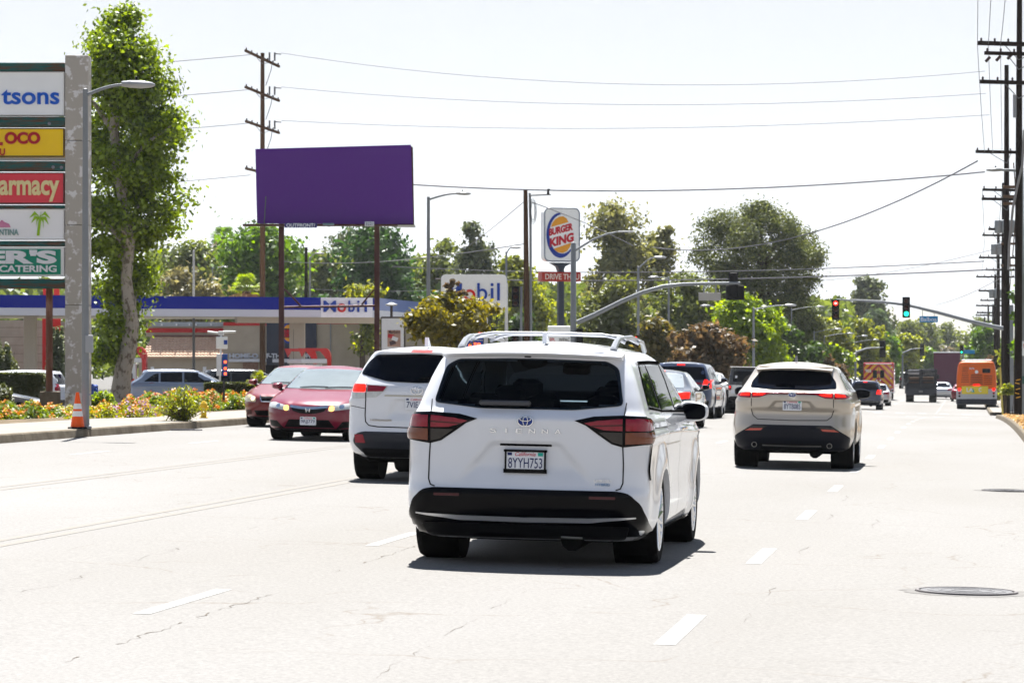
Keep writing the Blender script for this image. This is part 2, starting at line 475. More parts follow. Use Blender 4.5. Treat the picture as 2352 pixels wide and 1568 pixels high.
# planted verge behind the left pavement, sloping to the lot
sheet('verge_soil', 0, 0, 0, 0, M_DIRT, xs=np.array([-26, -24.5, -23, -21.5, -20, -18.6]), ys=np.arange(-60, 136.1, 4.0), func=lambda X, Y: max(G(X, Y) + 0.02, 0.13 * smooth(-25.5, -22, X) + G(max(X, -22), Y) * smooth(-26, -22, X) + 0.02))
for y0_, y1_ in ((-60, 136), (170, 902)):
    sheet('verge_soil', 0, 0, 0, 0, M_DIRT, xs=np.array([4.6, 8, 14, 30, 60]), ys=np.arange(y0_, y1_ + .1, 4.0), func=lambda X, Y: G(KR, Y) + 0.146 if X < 40 else G(X, Y) - .3)
# pavement joints
mb = MB()
for yj in np.arange(24, 134, 4.0):
    z = G(-17.5, yj) + 0.153
    mb.add([(-18.55, yj - 0.012, G(-18.55, yj) + 0.1525), (KL - 0.2, yj - 0.012, G(KL, yj) + 0.1525), (KL - 0.2, yj + 0.012, G(KL, yj) + 0.1525), (-18.55, yj + 0.012, G(-18.55, yj) + 0.1525)], [(0, 1, 2, 3)])
tag(mb.build('pavement_joints', M_KERB), kind='structure')

def ribbon(pts, width, dz, mb, f=G):
    vs = []
    for i, (x, y) in enumerate(pts):
        a = Vector(pts[max(i - 1, 0)]); b = Vector(pts[min(i + 1, len(pts) - 1)])
        d = (b - a).normalized(); n = Vector((d.y, -d.x))
        wd = width[i] if isinstance(width, (list, tuple)) else width
        for s in (-0.5, 0.5):
            q = Vector((x, y)) + n * s * wd
            vs.append((q.x, q.y, f(q.x, q.y) + dz))
    mb.add(vs, [(2 * i, 2 * i + 1, 2 * i + 3, 2 * i + 2) for i in range(len(pts) - 1)])
def dashes(name, X, ystart, yend, wd=0.11, ln=2.13, step=7.315):
    mb = MB(); y = ystart
    while y < yend:
        if not (134 < y < 168):
            ribbon([(X, y), (X, y + ln)], wd, 0.0025, mb)
        y += step
    tag(mb.build(name, M_LINE), kind='structure')
dashes('lane_dashes', -1.68, 17.3 - 7.315, 620, 0.125)
dashes('lane_dashes', -4.95, 18.2 - 7.315, 620)
dashes('lane_dashes', -13.6, 24, 620)
mb = MB()
for X in (-7.95, -11.05):
    ribbon([(X, y) for y in np.arange(10, 134, 4)], 0.10, 0.0025, mb)
    ribbon([(X + 0.22, y) for y in np.arange(10, 134, 4)], 0.10, 0.0025, mb)
    ribbon([(X, y) for y in np.arange(170, 600, 6)], 0.10, 0.0025, mb)
tag(mb.build('yellow_centre_lines', M_YEL), kind='structure')
mb = MB()   # stop bar and zebra stripes at the lights
ribbon([(-7.8, 133), (1.0, 133)], 0.4, 0.005, mb)
for x in np.arange(-15.6, 1.0, 1.2):
    ribbon([(x, 135.5), (x, 138.5)], 0.5, 0.005, mb)
    ribbon([(x, 168.5), (x, 171.5)], 0.5, 0.005, mb)
tag(mb.build('crossing_stripes', M_LINE), kind='structure')
# cracks: long seams beside the lane lines
random.seed(4)
mb = MB()
def crack(x0, y0, x1, y1, n, jit, w0=0.02, gap=0.25):
    pts = []; wd = []
    for i in range(n + 1):
        t = i / n
        pts.append((x0 + (x1 - x0) * t + random.uniform(-jit, jit), y0 + (y1 - y0) * t + random.uniform(-jit, jit) * 0.5))
        wd.append(max(0.002, random.gauss(w0, w0 * 0.7)) * (.35 + .65 * (math.sin(i * .9 + x0 * 7) > .2)))
    k = 0
    while k < n:
        ln = random.randint(2, 7)
        if random.random() > gap: ribbon(pts[k:k + ln + 1], wd[k:k + ln + 1], 0.002, mb) if len(pts[k:k + ln + 1]) > 1 else None
        k += ln
crack(-4.55, 14.5, -4.6, 27, 120, 0.03, 0.008, 0.45)
crack(-1.35, 19, -1.45, 40, 90, 0.03, 0.006, 0.65)
crack(-1.0, 15, -0.9, 33, 60, 0.04, 0.005, 0.7)
for (x, y, a, l) in ((-1.0, 16.6, 1.4, 1.3), (0.3, 18.2, 1.3, 1.8), (0.2, 16.4, 1.5, 1.2), (-0.2, 21.5, 1.2, 1.6), (-5.6, 17.2, 1.35, 1.8), (-0.3, 25, .2, 2.4), (0.2, 27, .1, 3), (-7, 29, 1.4, 1.5), (0.35, 18.9, .1, 2.2), (-0.6, 30, 1.45, 1.4)):
    crack(x, y, x + l * math.sin(a), y + l * math.cos(a), 36, 0.010, 0.0032, 0.45)
crack(-5.9, 15.5, -6.6, 30, 90, .05, .004, .55); crack(.55, 16, .75, 40, 120, .035, .0045, .4); crack(-2.9, 15, -3.0, 21, 50, .02, .003, .6)
for yy in (16.1, 18.9, 22.4, 27.5, 34, 43, 52): crack(-.3, yy, 1.2, yy + .15, 36, .012, .0045, .3)
tag(mb.build('road_cracks', mat('crack_brown', (0.09, 0.075, 0.06), 0.9)), kind='structure')  # cracks drawn as thin dark brown ribbons

def manhole(c, r, label):
    root = empty('manhole_cover', (c.x, c.y, G(c.x, c.y)), 0, label, 'manhole cover', 'manhole covers in the kerb lane')
    root.rotation_euler = (0, math.atan(0.02), 0)
    a = MB(); a.lathe([(0, 0.012), (r * 0.9, 0.012), (r * 0.92, 0.004)], n=48)
    for k_ in (0.25, 0.5, 0.72): a.lathe([(r * k_, .012), (r * k_, .0145), (r * (k_ + .05), .0145), (r * (k_ + .05), .012)], n=40)
    a.build('lid', mat('cast_iron', (0.105, 0.105, 0.112), 0.7, var=0.5, scale=14, bump=.5, bscale=60), root)
    b = MB(); b.lathe([(r * 0.93, 0.004), (r * 0.94, 0.014), (r * 1.0, 0.014), (r * 1.02, 0.0)], n=48)
    b.build('rim', mat('iron_rim', (0.11, 0.10, 0.10), 0.5, metal=0.4, var=0.3, scale=15), root)
def collar(c, r, seed):
    random.seed(seed); mb = MB(); n = 40
    vs = [(c.x, c.y)] + [(c.x + math.cos(t) * r * random.uniform(1.15, 1.35), c.y + math.sin(t) * r * random.uniform(1.15, 1.35)) for t in np.linspace(0, 2 * math.pi, n, endpoint=False)]
    mb.add([(x, y, G(x, y) + 0.002) for x, y in vs], [(0, i + 1, (i + 1) % n + 1) for i in range(n)])
    tag(mb.build('asphalt_collar', two_tone('collar_asphalt', (.135, .13, .125), (.16, .155, .15), 6, .4, .6, .9), fix=False), kind='structure')
def ground_at(px, py):
    D = 20.0
    for _ in range(60):
        p = P(px, D)
        q = HY + (EYE - p.z) * F / D
        D *= (q - HY) / (py - HY)
    return P(px, D)
manhole(ground_at(2220, 1359), 0.36, 'round iron manhole cover in the kerb lane nearest the camera')
manhole(ground_at(2315, 1127), 0.34, 'round iron manhole cover farther up the kerb lane')

collar(ground_at(2220, 1359), .36, 1); collar(ground_at(2315, 1127), .34, 2)
# far hills, pale with distance
def hills(name, D, cols, seed, mt):
    random.seed(seed)
    mb = MB(); n = len(cols); vs = []
    rows = 6
    for r in range(rows):
        for (px, py) in cols:
            p = P(px, D + r * 350)
            top = EYE + (HY - py) / F * D
            k = math.sin(math.pi * min(1, (r + 0.001) / 3) / 2) if r <= 3 else 1 - (r - 3) * 0.3
            vs.append((p.x, p.y, -30 + (top + 30) * k + random.uniform(-8, 8) * (r > 0)))
    fs = [(r * n + i, r * n + i + 1, (r + 1) * n + i + 1, (r + 1) * n + i) for r in range(rows - 1) for i in range(n - 1)]
    mb.add(vs, fs)
    tag(mb.build(name, mt, smooth_=True), kind='structure')
M_HILL = two_tone('dry_brush_hill', (0.10, 0.10, 0.05), (0.16, 0.13, 0.08), 0.004, .4, .6, 1, bump=0)
hills('hills', 6500, [(-600, 820), (0, 800), (600, 790), (1200, 780), (1600, 770), (1800, 745), (1930, 712), (1960, 702), (1995, 690), (2025, 700), (2060, 690), (2095, 695), (2130, 682), (2165, 684), (2200, 704), (2240, 720), (2300, 735), (2500, 760), (3000, 790)], 3, M_HILL)
hills('hills', 4200, [(-600, 835), (1600, 815), (1900, 790), (1980, 778), (2050, 770), (2110, 765), (2160, 752), (2230, 758), (2300, 770), (2500, 790), (3000, 820)], 5, M_HILL)
# ---------------------------------------------------------------- vehicle builder
def resample(rows, n):
    a = np.array(rows, float)
    d = np.sqrt(np.diff(a[:, 0]) ** 2 + np.diff(a[:, 1]) ** 2 + np.diff(a[:, 2]) ** 2 + (0.4 * np.diff(a[:, 3])) ** 2) + 1e-6
    s = np.concatenate([[0], np.cumsum(d)])
    t = np.linspace(0, s[-1], n)
    out = np.stack([np.interp(t, s, a[:, k]) for k in range(a.shape[1])], 1)
    for _ in range(3):
        out[1:-1] = 0.25 * out[:-2] + 0.5 * out[1:-1] + 0.25 * out[2:]
    return out
def body_shape(rows, crown=0.05, nz=56, NR=14, NC=8, NS=26, taper=(0.03, 0.05), rmod=None, smod=None, fmod=None):
    """closed shell from plan outlines: rows of (height, half width, rear y, front y, rear corner, front corner, rear bow, front bow)"""
    R = resample(rows, nz)
    L = max(r[3] for r in rows)
    rings = []
    def ring(z, w, yr, yf, rr, rf, br, bf, k=1.0, yc=0):
        pts = []
        rr = min(rr, w * .8, (yf - yr) * .4); rf = min(rf, w * .8, (yf - yr) * .4)
        for i in range(NR):
            x = (w - rr) * i / NR
            pts.append((x, yr + br * (x / w) ** 2))
        y0 = yr + br * ((w - rr) / w) ** 2
        for i in range(NC + 1):
            t = math.pi / 2 * i / NC
            pts.append((w - rr + rr * math.sin(t), y0 + rr - rr * math.cos(t)))
        y1 = yf - bf * ((w - rf) / w) ** 2
        for i in range(1, NS):
            t = i / NS
            pts.append((w, (y0 + rr) + (y1 - rf - y0 - rr) * t))
        for i in range(NC + 1):
            t = math.pi / 2 * i / NC
            pts.append((w - rf + rf * math.cos(t), y1 - rf + rf * math.sin(t)))
        for i in range(NR - 1, -1, -1):
            x = (w - rf) * i / NR
            pts.append((x, yf - bf * (x / w) ** 2))
        out = []
        for (x, y) in pts:
            tr = max(0, 1 - y / (0.28 * L)); tf = max(0, 1 - (L - y) / (0.30 * L))
            x2 = x * (1 - taper[0] * tr * tr - taper[1] * tf * tf)
            if k < 1: x2, y = x2 * k, yc + (y - yc) * k
            y2 = y
            if rmod and y < 1.2: y2 += rmod(x2, z) * max(0, 1 - max(0, (y - yr - 0.25)) / 0.1)
            if fmod and y > L - 1.2: y2 += fmod(x2, z)
            if smod and x > w * 0.7: x2 += smod(y, z) * (x / w - 0.7) / 0.3
            out.append((x2, y2, z))
        return out
    for (z, w, yr, yf, rr, rf, br, bf) in R:
        rings.append(ring(z, w, yr, yf, rr, rf, br, bf))
    z, w, yr, yf, rr, rf, br, bf = R[-1]
    yc = (yr + yf) / 2
    for k in (0.97, 0.93, 0.87, 0.78, 0.66, 0.5, 0.33, 0.15):
        rings.append(ring(z + crown * (1 - k ** 2.2), w, yr, yf, rr, rf, br, bf, k, yc))
    n = len(rings[0])
    vs, fs = [], []
    for rg in rings:
        vs += rg                                        # right half
        vs += [(-x, y, zz) for (x, y, zz) in rg[1:-1]]       # left half
    m = 2 * n - 2
    order = list(range(n)) + [n + i for i in range(n - 3, -1, -1)]     # walk round the ring
    for j in range(len(rings) - 1):
        for i in range(m):
            a, b = order[i], order[(i + 1) % m]
            fs.append((j * m + a, j * m + b, (j + 1) * m + b, (j + 1) * m + a))
    c0 = len(vs); vs.append((0, (R[0][2] + R[0][3]) / 2, R[0][0]))
    c1 = len(vs); vs.append((0, yc, z + crown))
    top = (len(rings) - 1) * m
    for i in range(m):
        a, b = order[i], order[(i + 1) % m]
        fs.append((b, a, c0)); fs.append((top + a, top + b, c1))
    return vs, fs

def rnd(poly, r=0.03, n=3):
    """round the corners of a polygon"""
    out = []; m = len(poly)
    for i in range(m):
        p0, p, p1 = Vector(poly[i - 1]), Vector(poly[i]), Vector(poly[(i + 1) % m])
        a = (p0 - p); b = (p1 - p)
        ra = min(r, a.length * .45); rb = min(r, b.length * .45)
        A = p + a.normalized() * ra; B = p + b.normalized() * rb
        for k in range(n + 1):
            t = k / n
            out.append(tuple((1 - t) ** 2 * A + 2 * t * (1 - t) * p + t * t * B))
    return out

class Car:
    def __init__(s, name, label, cat, L, paint_m, rows, arches=(), ar=0.39, hw=0.95, group=None, **kw):
        s.L = L; s.paint = paint_m; s.hw = hw
        s.root = empty(name, (0, 0, 0), 0, label, cat, group)
        vs, fs = body_shape(rows, **kw)
        bm = bmesh.new()
        bv = [bm.verts.new(v) for v in vs]
        for f in fs:
            try: bm.faces.new([bv[i] for i in f])
            except ValueError: pass
        bmesh.ops.recalc_face_normals(bm, faces=bm.faces)
        s.bvh = BVHTree.FromBMesh(bm)
        me = bpy.data.meshes.new('body'); bm.to_mesh(me); bm.free()
        if arches:
            o = bpy.data.objects.new('cut_tmp', me); COL.objects.link(o)
            cs = []
            for y in arches:
                c = MB(); c.lathe([(0, -2), (ar, -2), (ar, -hw + .36), (0, -hw + .36)], (0, y, ar - 0.02), 'X', 28)
                c.lathe([(0, hw - .36), (ar, hw - .36), (ar, 2), (0, 2)], (0, y, ar - 0.02), 'X', 28)
                co = c.build('cutter_tmp', M_BLACK); cs.append(co)
                md = o.modifiers.new('b', 'BOOLEAN'); md.object = co; md.operation = 'DIFFERENCE'; md.solver = 'EXACT'
            dg = bpy.context.evaluated_depsgraph_get(); dg.update()
            me2 = bpy.data.meshes.new_from_object(o.evaluated_get(dg))
            bpy.data.objects.remove(o)
            for c in cs: bpy.data.objects.remove(c)
            me2.materials.clear(); me = me2; me.name = 'body'
            me.polygons.foreach_set('material_index', [0] * len(me.polygons))
        s.body = link('body', me, paint_m, s.root, True)
        if arches:
            for y in arches:
                for sx in (-1, 1):
                    a = MB(); a.lathe([(ar - 0.008, sx * (hw - 0.06)), (ar - 0.008, sx * (hw - 0.35)), (0.001, sx * (hw - 0.352))], (0, y, ar - 0.02), 'X', 28)
                    a.build('wheel_arch', M_UNDER, s.root, fix=False)
    def hit(s, face, u, v, off):
        if face == 'rear': o, d = Vector((u, -3, v)), Vector((0, 1, 0))
        elif face == 'front': o, d = Vector((u, s.L + 3, v)), Vector((0, -1, 0))
        elif face == 'right': o, d = Vector((3, u, v)), Vector((-1, 0, 0))
        elif face == 'left': o, d = Vector((-3, u, v)), Vector((1, 0, 0))
        else: o, d = Vector((u, v, 5)), Vector((0, 0, -1))
        co, no, i, dist = s.bvh.ray_cast(o, d)
        if co is None:
            q = {'rear': (u, 0.3, v), 'front': (u, s.L - .3, v), 'right': (s.hw, u, v), 'left': (-s.hw, u, v), 'top': (u, v, 1.5)}[face]
            co, no, i, dist = s.bvh.find_nearest(Vector(q))
        if no.dot(d) > 0: no = -no
        return co + no * off, no, d
    def patch(s, name, poly, face, m, off=0.004, cell=0.06, thick=0.014, parent=None, label=None):
        bm = bmesh.new()
        vs = [bm.verts.new((u, v, 0)) for u, v in poly]
        for t in tessellate_polygon([[Vector((u, v, 0)) for u, v in poly]]):
            try: bm.faces.new([vs[i] for i in t])
            except ValueError: pass
        us = [p[0] for p in poly]; vv = [p[1] for p in poly]
        for ax, lo, hi in ((0, min(us), max(us)), (1, min(vv), max(vv))):
            k = math.ceil(lo / cell) * cell
            while k < hi:
                nrm = Vector((1, 0, 0)) if ax == 0 else Vector((0, 1, 0))
                bmesh.ops.bisect_plane(bm, geom=bm.verts[:] + bm.edges[:] + bm.faces[:], plane_co=nrm * k, plane_no=nrm, dist=1e-5)
                k += cell
        bmesh.ops.remove_doubles(bm, verts=bm.verts, dist=1e-4)
        d = None
        for v in bm.verts:
            co, no, d = s.hit(face, v.co.x, v.co.y, off)
            v.co = co
        if thick:
            be = [e for e in bm.edges if e.is_boundary]
            r = bmesh.ops.extrude_edge_only(bm, edges=be)
            for g in r['geom']:
                if isinstance(g, bmesh.types.BMVert): g.co += d * thick
        bmesh.ops.recalc_face_normals(bm, faces=bm.faces)
        me = bpy.data.meshes.new(name); bm.to_mesh(me); bm.free()
        o = link(name, me, m, parent or s.root, True)
        if label: o['label'] = label
        return o
    def strip(s, name, pts, wd, face, m, off=0.003, parent=None, step=0.05, prof_=None):
        """a thin band that follows a line over the bodywork"""
        P2 = []
        for a, b in zip(pts[:-1], pts[1:]):
            n = max(1, int((Vector(b) - Vector(a)).length / step))
            for i in range(n): P2.append(Vector(a).lerp(Vector(b), i / n))
        P2.append(Vector(pts[-1]))
        mb = MB(); vs = []
        for i, p in enumerate(P2):
            d = (P2[min(i + 1, len(P2) - 1)] - P2[max(i - 1, 0)])
            d = d.normalized() if d.length > 0 else Vector((1, 0))
            n = Vector((-d.y, d.x)) * wd / 2
            for q in (p - n, p + n):
                co, no, dd = s.hit(face, q.x, q.y, off)
                vs.append(co)
        mb.add(vs, [(2 * i, 2 * i + 1, 2 * i + 3, 2 * i + 2) for i in range(len(P2) - 1)])
        return mb.build(name, m, parent or s.root, True)
    def both(s, name, poly, face, m, **k):
        """the same part on both sides of the car"""
        s.patch(name, poly, face, m, **k)
        if face in ('rear', 'front', 'top'):
            return s.patch(name, [(-u, v) for u, v in reversed(poly)], face, m, **k)
        return s.patch(name, poly, 'left', m, **k)
    def wheels(s, ys, r=0.35, tw=0.23, x=0.86, spokes=5, rim_m=None, rimr=0.68, dark=False):
        rim_m = rim_m or M_RIM
        first = None
        t = MB()
        a = tw / 2
        t.lathe([(r * rimr, -a * .9), (r * .80, -a), (r * .95, -a), (r * .99, -a * .8), (r, -a * .5), (r, a * .5), (r * .99, a * .8), (r * .95, a), (r * .80, a), (r * rimr, a * .9)], (0, 0, 0), 'X', 36, close=True)
        for k in (-0.5, 0.0, 0.5):
            t.lathe([(r * 1.003, a * k - .006), (r * 1.003, a * k + .006)], (0, 0, 0), 'X', 36)
        m = MB()
        m.lathe([(0.001, a * .30), (r * .62, a * .10), (r * rimr * .97, a * .55), (r * rimr, a * .92), (r * rimr * 1.02, a * .95)], (0, 0, 0), 'X', 36, mi=1)
        m.lathe([(0.0, a * .80), (r * .10, a * .80), (r * .13, a * .60), (r * .13, a * .2)], (0, 0, 0), 'X', 20)
        m.lathe([(r * rimr * .93, a * .72), (r * rimr * .95, a * .92), (r * rimr * 1.01, a * .96), (r * rimr * 1.01, a * .8)], (0, 0, 0), 'X', 36)
        for k in range(spokes):
            for dd in (-0.13, 0.13):
                t0 = 2 * math.pi * k / spokes
                p0 = (a * .66, math.cos(t0 + dd * 2.2) * r * .10, math.sin(t0 + dd * 2.2) * r * .10)
                p1 = (a * .84, math.cos(t0 + dd) * r * rimr * .96, math.sin(t0 + dd) * r * rimr * .96)
                m.tube([p0, p1], [r * .055, r * .045], 5)
        for y in ys:
            for sx in (1, -1):
                if first is None:
                    o = t.build('wheel', M_TYRE, s.root, True)
                    q = m.build('rim', [rim_m, M_UNDER], o, True)
                    first = (o, q)
                else:
                    o = first[0].copy(); COL.objects.link(o); o.parent = s.root
                    q = first[1].copy(); COL.objects.link(q); q.parent = o
                    CHILD.setdefault(s.root.name, []).append(o); CHILD.setdefault(o.name, []).append(q)
                o.location = (sx * (x - a), y, r)
                o.rotation_euler = (0.3 * y, 0, 0 if sx > 0 else math.pi)
    def under(s, y0, y1, hw=0.72, z0=0.19, z1=0.42, axle=None):
        mb = MB(); mb.bbox((0, (y0 + y1) / 2, (z0 + z1) / 2), (hw * 2, y1 - y0, z1 - z0), 0.04)
        for y in axle or ():
            mb.tube([(-hw - .1, y, 0.30), (hw + .1, y, 0.30)], 0.05, 8)
        mb.tube([(0.35, y0 - .05, z0 + .02), (0.35, y0 + 1.4, z0 + .03)], 0.09, 10)
        mb.build('underbody', M_UNDER, s.root)
    def plate(s, text, y, z, w=0.305, h=0.155, x=0, front=False, frame=None, tilt=0.0):
        co, no, d = s.hit('front' if front else 'rear', x, z, 0)
        y = co.y + (0.03 if front else -0.03)
        rz = math.pi if front else 0
        M = facing((x, y, z), rz, tilt)
        a = MB(); poly = rnd([(-w / 2, -h / 2), (w / 2, -h / 2), (w / 2, h / 2), (-w / 2, h / 2)], 0.015)
        a.prism(poly, 0, -0.02, 'Z', M=M)
        pl = a.build('license_plate', M_PLATE, s.root)
        if frame is not None:
            f = MB()
            b = 0.014
            for (cx, cy, sx, sy) in ((0, h / 2, w + .03, b * 1.3), (0, -h / 2, w + .03, b * 2.2), (-w / 2, 0, b, h + .02), (w / 2, 0, b, h + .02)):
                f.prism([(cx - sx / 2, cy - sy / 2), (cx + sx / 2, cy - sy / 2), (cx + sx / 2, cy + sy / 2), (cx - sx / 2, cy + sy / 2)], 0.006, -0.006, 'Z', M=M)
            f.build('plate_frame', frame, pl)
        text_mesh('plate_number', text, M_PTEXT, 1, M @ Matrix.Translation((0, -h * .10, 0.003)), 0.001, 0.0, pl, fit=(w * .86, h * .50))
        text_mesh('plate_state_name', 'California', M_PRED, 1, M @ Matrix.Translation((0, h * .34, 0.003)), 0.001, 0.0, pl, fit=(w * .52, h * .19), shear=0.3)
        st = MB()
        st.prism([(w * .32, h * .25), (w * .45, h * .25), (w * .45, h * .42), (w * .32, h * .42)], 0.0, 0.003, 'Z', M=M)
        st.build('plate_sticker', M_TEAL, pl)
        st = MB()
        st.prism([(-w * .45, h * .27), (-w * .34, h * .27), (-w * .34, h * .41), (-w * .45, h * .41)], 0.0, 0.003, 'Z', M=M)
        st.build('plate_month_sticker', M_PTEXT, pl)
        return pl
    def emblem(s, z, w=0.12, face='rear', x=0, m=None, inner=None):
        """three interlocking ovals"""
        co, no, d = s.hit(face, x, z, 0.0)
        rz = math.pi if face == 'front' else 0
        M = Matrix.Translation(co - d * 0.012) @ Matrix.Rotation(rz, 4, 'Z') @ Matrix.Rotation(math.radians(90), 4, 'X')
        mb = MB(); h = w * .68
        def oval(a, b, cy, r):
            pts = [M @ Vector((a * math.cos(t), cy + b * math.sin(t), 0.004)) for t in np.linspace(0, 2 * math.pi, 29)]
            mb.tube(pts, r, 5, cap=False)
        oval(w / 2, h / 2, 0, w * .045); oval(w * .15, h * .45, 0, w * .035); oval(w * .36, h * .17, h * .18, w * .035)
        e = mb.build('emblem', m or M_CHROME, s.root, True)
        if inner is not None:
            b = MB(); b.prism([(w * .46 * math.cos(t), h * .46 * math.sin(t)) for t in np.linspace(0, 2 * math.pi, 24, endpoint=False)], -0.012, 0.0, 'Z', M=M)
            b.build('emblem_backing', inner, e)
        return e
    def mirror(s, sx, y, z, w=0.22, h=0.15, cap=None, x0=None, glass=True, arm=0.1):
        x0 = x0 if x0 is not None else s.hw
        a = MB()
        c = Vector((sx * (x0 + arm + w / 2), y, z))
        vs = []
        N = 20
        for (yy, k) in ((-0.09, .86), (-0.06, 1.0), (0.02, .97), (0.08, .75), (0.11, .35)):
            for i in range(N):
                t = 2 * math.pi * i / N
                cx, cz = math.cos(t), math.sin(t)
                sxp = math.copysign(abs(cx) ** .6, cx); szp = math.copysign(abs(cz) ** .6, cz)
                vs.append((c.x + sxp * w / 2 * k, c.y + yy, c.z + szp * h / 2 * k * (1 - 0.18 * sxp * sx * (1))))
        fs = [(r * N + i, r * N + (i + 1) % N, (r + 1) * N + (i + 1) % N, (r + 1) * N + i) for r in range(4) for i in range(N)]
        fs += [tuple(range(N)), tuple(4 * N + i for i in range(N))]
        a.add(vs, fs)
        o = a.build('wing_mirror', cap or s.paint, s.root, True)
        b = MB(); b.tube([(sx * (x0 - .06), y + .05, z - h * .75), (c.x - sx * w * .2, y, z - h * .38)], [0.045, 0.03], 8)
        b.build('mirror_arm', M_BLACK, o, True)
        if glass:
            g = MB()
            g.prism([(c.x + math.copysign(abs(math.cos(t)) ** .6, math.cos(t)) * w * .41, c.z + math.copysign(abs(math.sin(t)) ** .6, math.sin(t)) * h * .39) for t in np.linspace(0, 2 * math.pi, 20, endpoint=False)], y - 0.097, y - 0.085)
            g.build('mirror_glass', M_GLASS, o)
        return o
    def place(s, X, Y, rz=0.0, lift=0.0):
        s.root.location = (X, Y, G(X, Y) + lift)
        # lie on the cambered road
        gx = (G(X + 1, Y) - G(X - 1, Y)) / 2; gy = (G(X, Y + 1.5) - G(X, Y - 1.5)) / 3
        n = Vector((-gx, -gy, 1)).normalized()
        q = Vector((0, 0, 1)).rotation_difference(n)
        s.root.rotation_euler = (q.to_matrix() @ Matrix.Rotation(rz, 3, 'Z')).to_euler()
        return s.root

def inside(poly, u, v):
    c = False; n = len(poly)
    for i in range(n):
        (x0, y0), (x1, y1) = poly[i - 1], poly[i]
        if (y0 > v) != (y1 > v) and u < (x1 - x0) * (v - y0) / (y1 - y0 + 1e-12) + x0: c = not c
    return c
def open_window(car, poly, face):
    """take the bodywork away behind a pane (a little inside its edge)"""
    cu = sum(p[0] for p in poly) / len(poly); cv = sum(p[1] for p in poly) / len(poly)
    pl = [(cu + (u - cu) * .955, cv + (v - cv) * .90) for u, v in poly]
    bm = bmesh.new(); bm.from_mesh(car.body.data)
    kill = []
    for f in bm.faces:
        c = f.calc_center_median()
        if face == 'rear' and c.y < 1.0 and inside(pl, c.x, c.z): kill.append(f)
        if face == 'front' and c.y > car.L * .45 and inside(pl, c.x, c.z): kill.append(f)
    bmesh.ops.delete(bm, geom=kill, context='FACES')
    bm.to_mesh(car.body.data); bm.free()
def wiper(car, a, b, r=0.012, y=None, thick=0.018, m=None, lift=0.02):
    mb = MB(); pts = []
    for i in range(9):
        t = i / 8
        co, no, d = car.hit(a[2], a[0] + (b[0] - a[0]) * t, a[1] + (b[1] - a[1]) * t + 0.01 * math.sin(t * math.pi), lift)
        pts.append(co)
    mb.tube(pts, [thick * .5] + [thick] * 7 + [thick * .8], 6)
    return mb.build('rear_wiper' if a[2] == 'rear' else 'wiper', m or M_GLOSSBLK, car.root, True)
def fin(car, y, z, m, s=1.0, x=0):
    mb = MB(); mb.prism([(y - .07 * s, z), (y + .09 * s, z), (y - .03 * s, z + .075 * s), (y - .06 * s, z + .075 * s)], x - .013 * s, x + .013 * s, 'X')
    mb.build('antenna_fin', m, car.root)
# ---------------------------------------------------------------- the white minivan in front
P_WHITE = paint('white_paint', (0.68, 0.70, 0.75), rough=0.25)
def sm(a, b, t): return smooth(a, b, t)
def van_rear(x, z):
    """sculpted tailgate: a recess round the plate"""
    ax = abs(x)
    if z > 1.0 or z < 0.60: return 0.0
    half = 0.27 + (0.955 - z) * 0.85
    k = 1 - sm(half - 0.05, half + 0.02, ax)
    return 0.035 * k * (1 - sm(0.925, 0.965, z)) * sm(0.60, 0.80, z)
def van_side(y, z):
    k = 0.0
    for yc in (1.02, 4.08):
        d = math.hypot(y - yc, (z - 0.40))
        k += 0.030 * (1 - sm(0.36, 0.62, d))
    k += 0.018 * (1 - sm(0.0, 0.06, abs(z - (1.00 + 0.02 * math.sin(y)))))
    k -= 0.010 * (1 - sm(0.0, 0.16, abs(z - 0.66))) * sm(1.5, 2.0, y) * (1 - sm(3.4, 3.8, y))
    return k
#        z     w     yr    yf    rr    rf    br    bf
rows = [(0.20, 0.80, 0.30, 4.85, 0.20, 0.40, 0.05, 0.15),
        (0.25, 0.90, 0.14, 5.02, 0.22, 0.45, 0.05, 0.18),
        (0.36, 0.955, 0.05, 5.12, 0.24, 0.48, 0.06, 0.20),
        (0.50, 0.965, 0.01, 5.17, 0.24, 0.48, 0.06, 0.20),
        (0.585, 0.965, 0.00, 5.17, 0.24, 0.48, 0.06, 0.20),
        (0.60, 0.965, 0.035, 5.17, 0.24, 0.48, 0.06, 0.20),
        (0.75, 0.965, 0.055, 5.12, 0.24, 0.48, 0.06, 0.20),
        (0.95, 0.965, 0.05, 5.00, 0.24, 0.48, 0.06, 0.22),
        (1.05, 0.960, 0.04, 4.72, 0.24, 0.50, 0.06, 0.25),
        (1.13, 0.945, 0.03, 4.30, 0.24, 0.50, 0.06, 0.25),
        (1.165, 0.925, 0.055, 4.00, 0.22, 0.40, 0.06, 0.20),
        (1.20, 0.905, 0.10, 3.88, 0.20, 0.32, 0.06, 0.16),
        (1.30, 0.870, 0.165, 3.66, 0.17, 0.26, 0.06, 0.14),
        (1.45, 0.815, 0.265, 3.30, 0.15, 0.24, 0.06, 0.12),
        (1.56, 0.765, 0.335, 2.98, 0.15, 0.24, 0.07, 0.12),
        (1.60, 0.740, 0.345, 2.85, 0.16, 0.24, 0.08, 0.12),
        (1.625, 0.715, 0.30, 2.74, 0.18, 0.24, 0.09, 0.12),
        (1.655, 0.675, 0.30, 2.60, 0.20, 0.24, 0.10, 0.12)]
van = Car('minivan', 'large white minivan with roof rails, nearest vehicle in the middle of the road', 'minivan', 5.17, P_WHITE, rows,
          arches=(1.02, 4.08), ar=0.385, hw=0.965, crown=0.085, nz=96, NR=30, NC=12, NS=60, taper=(0.035, 0.07), rmod=van_rear, smod=van_side)
c = van
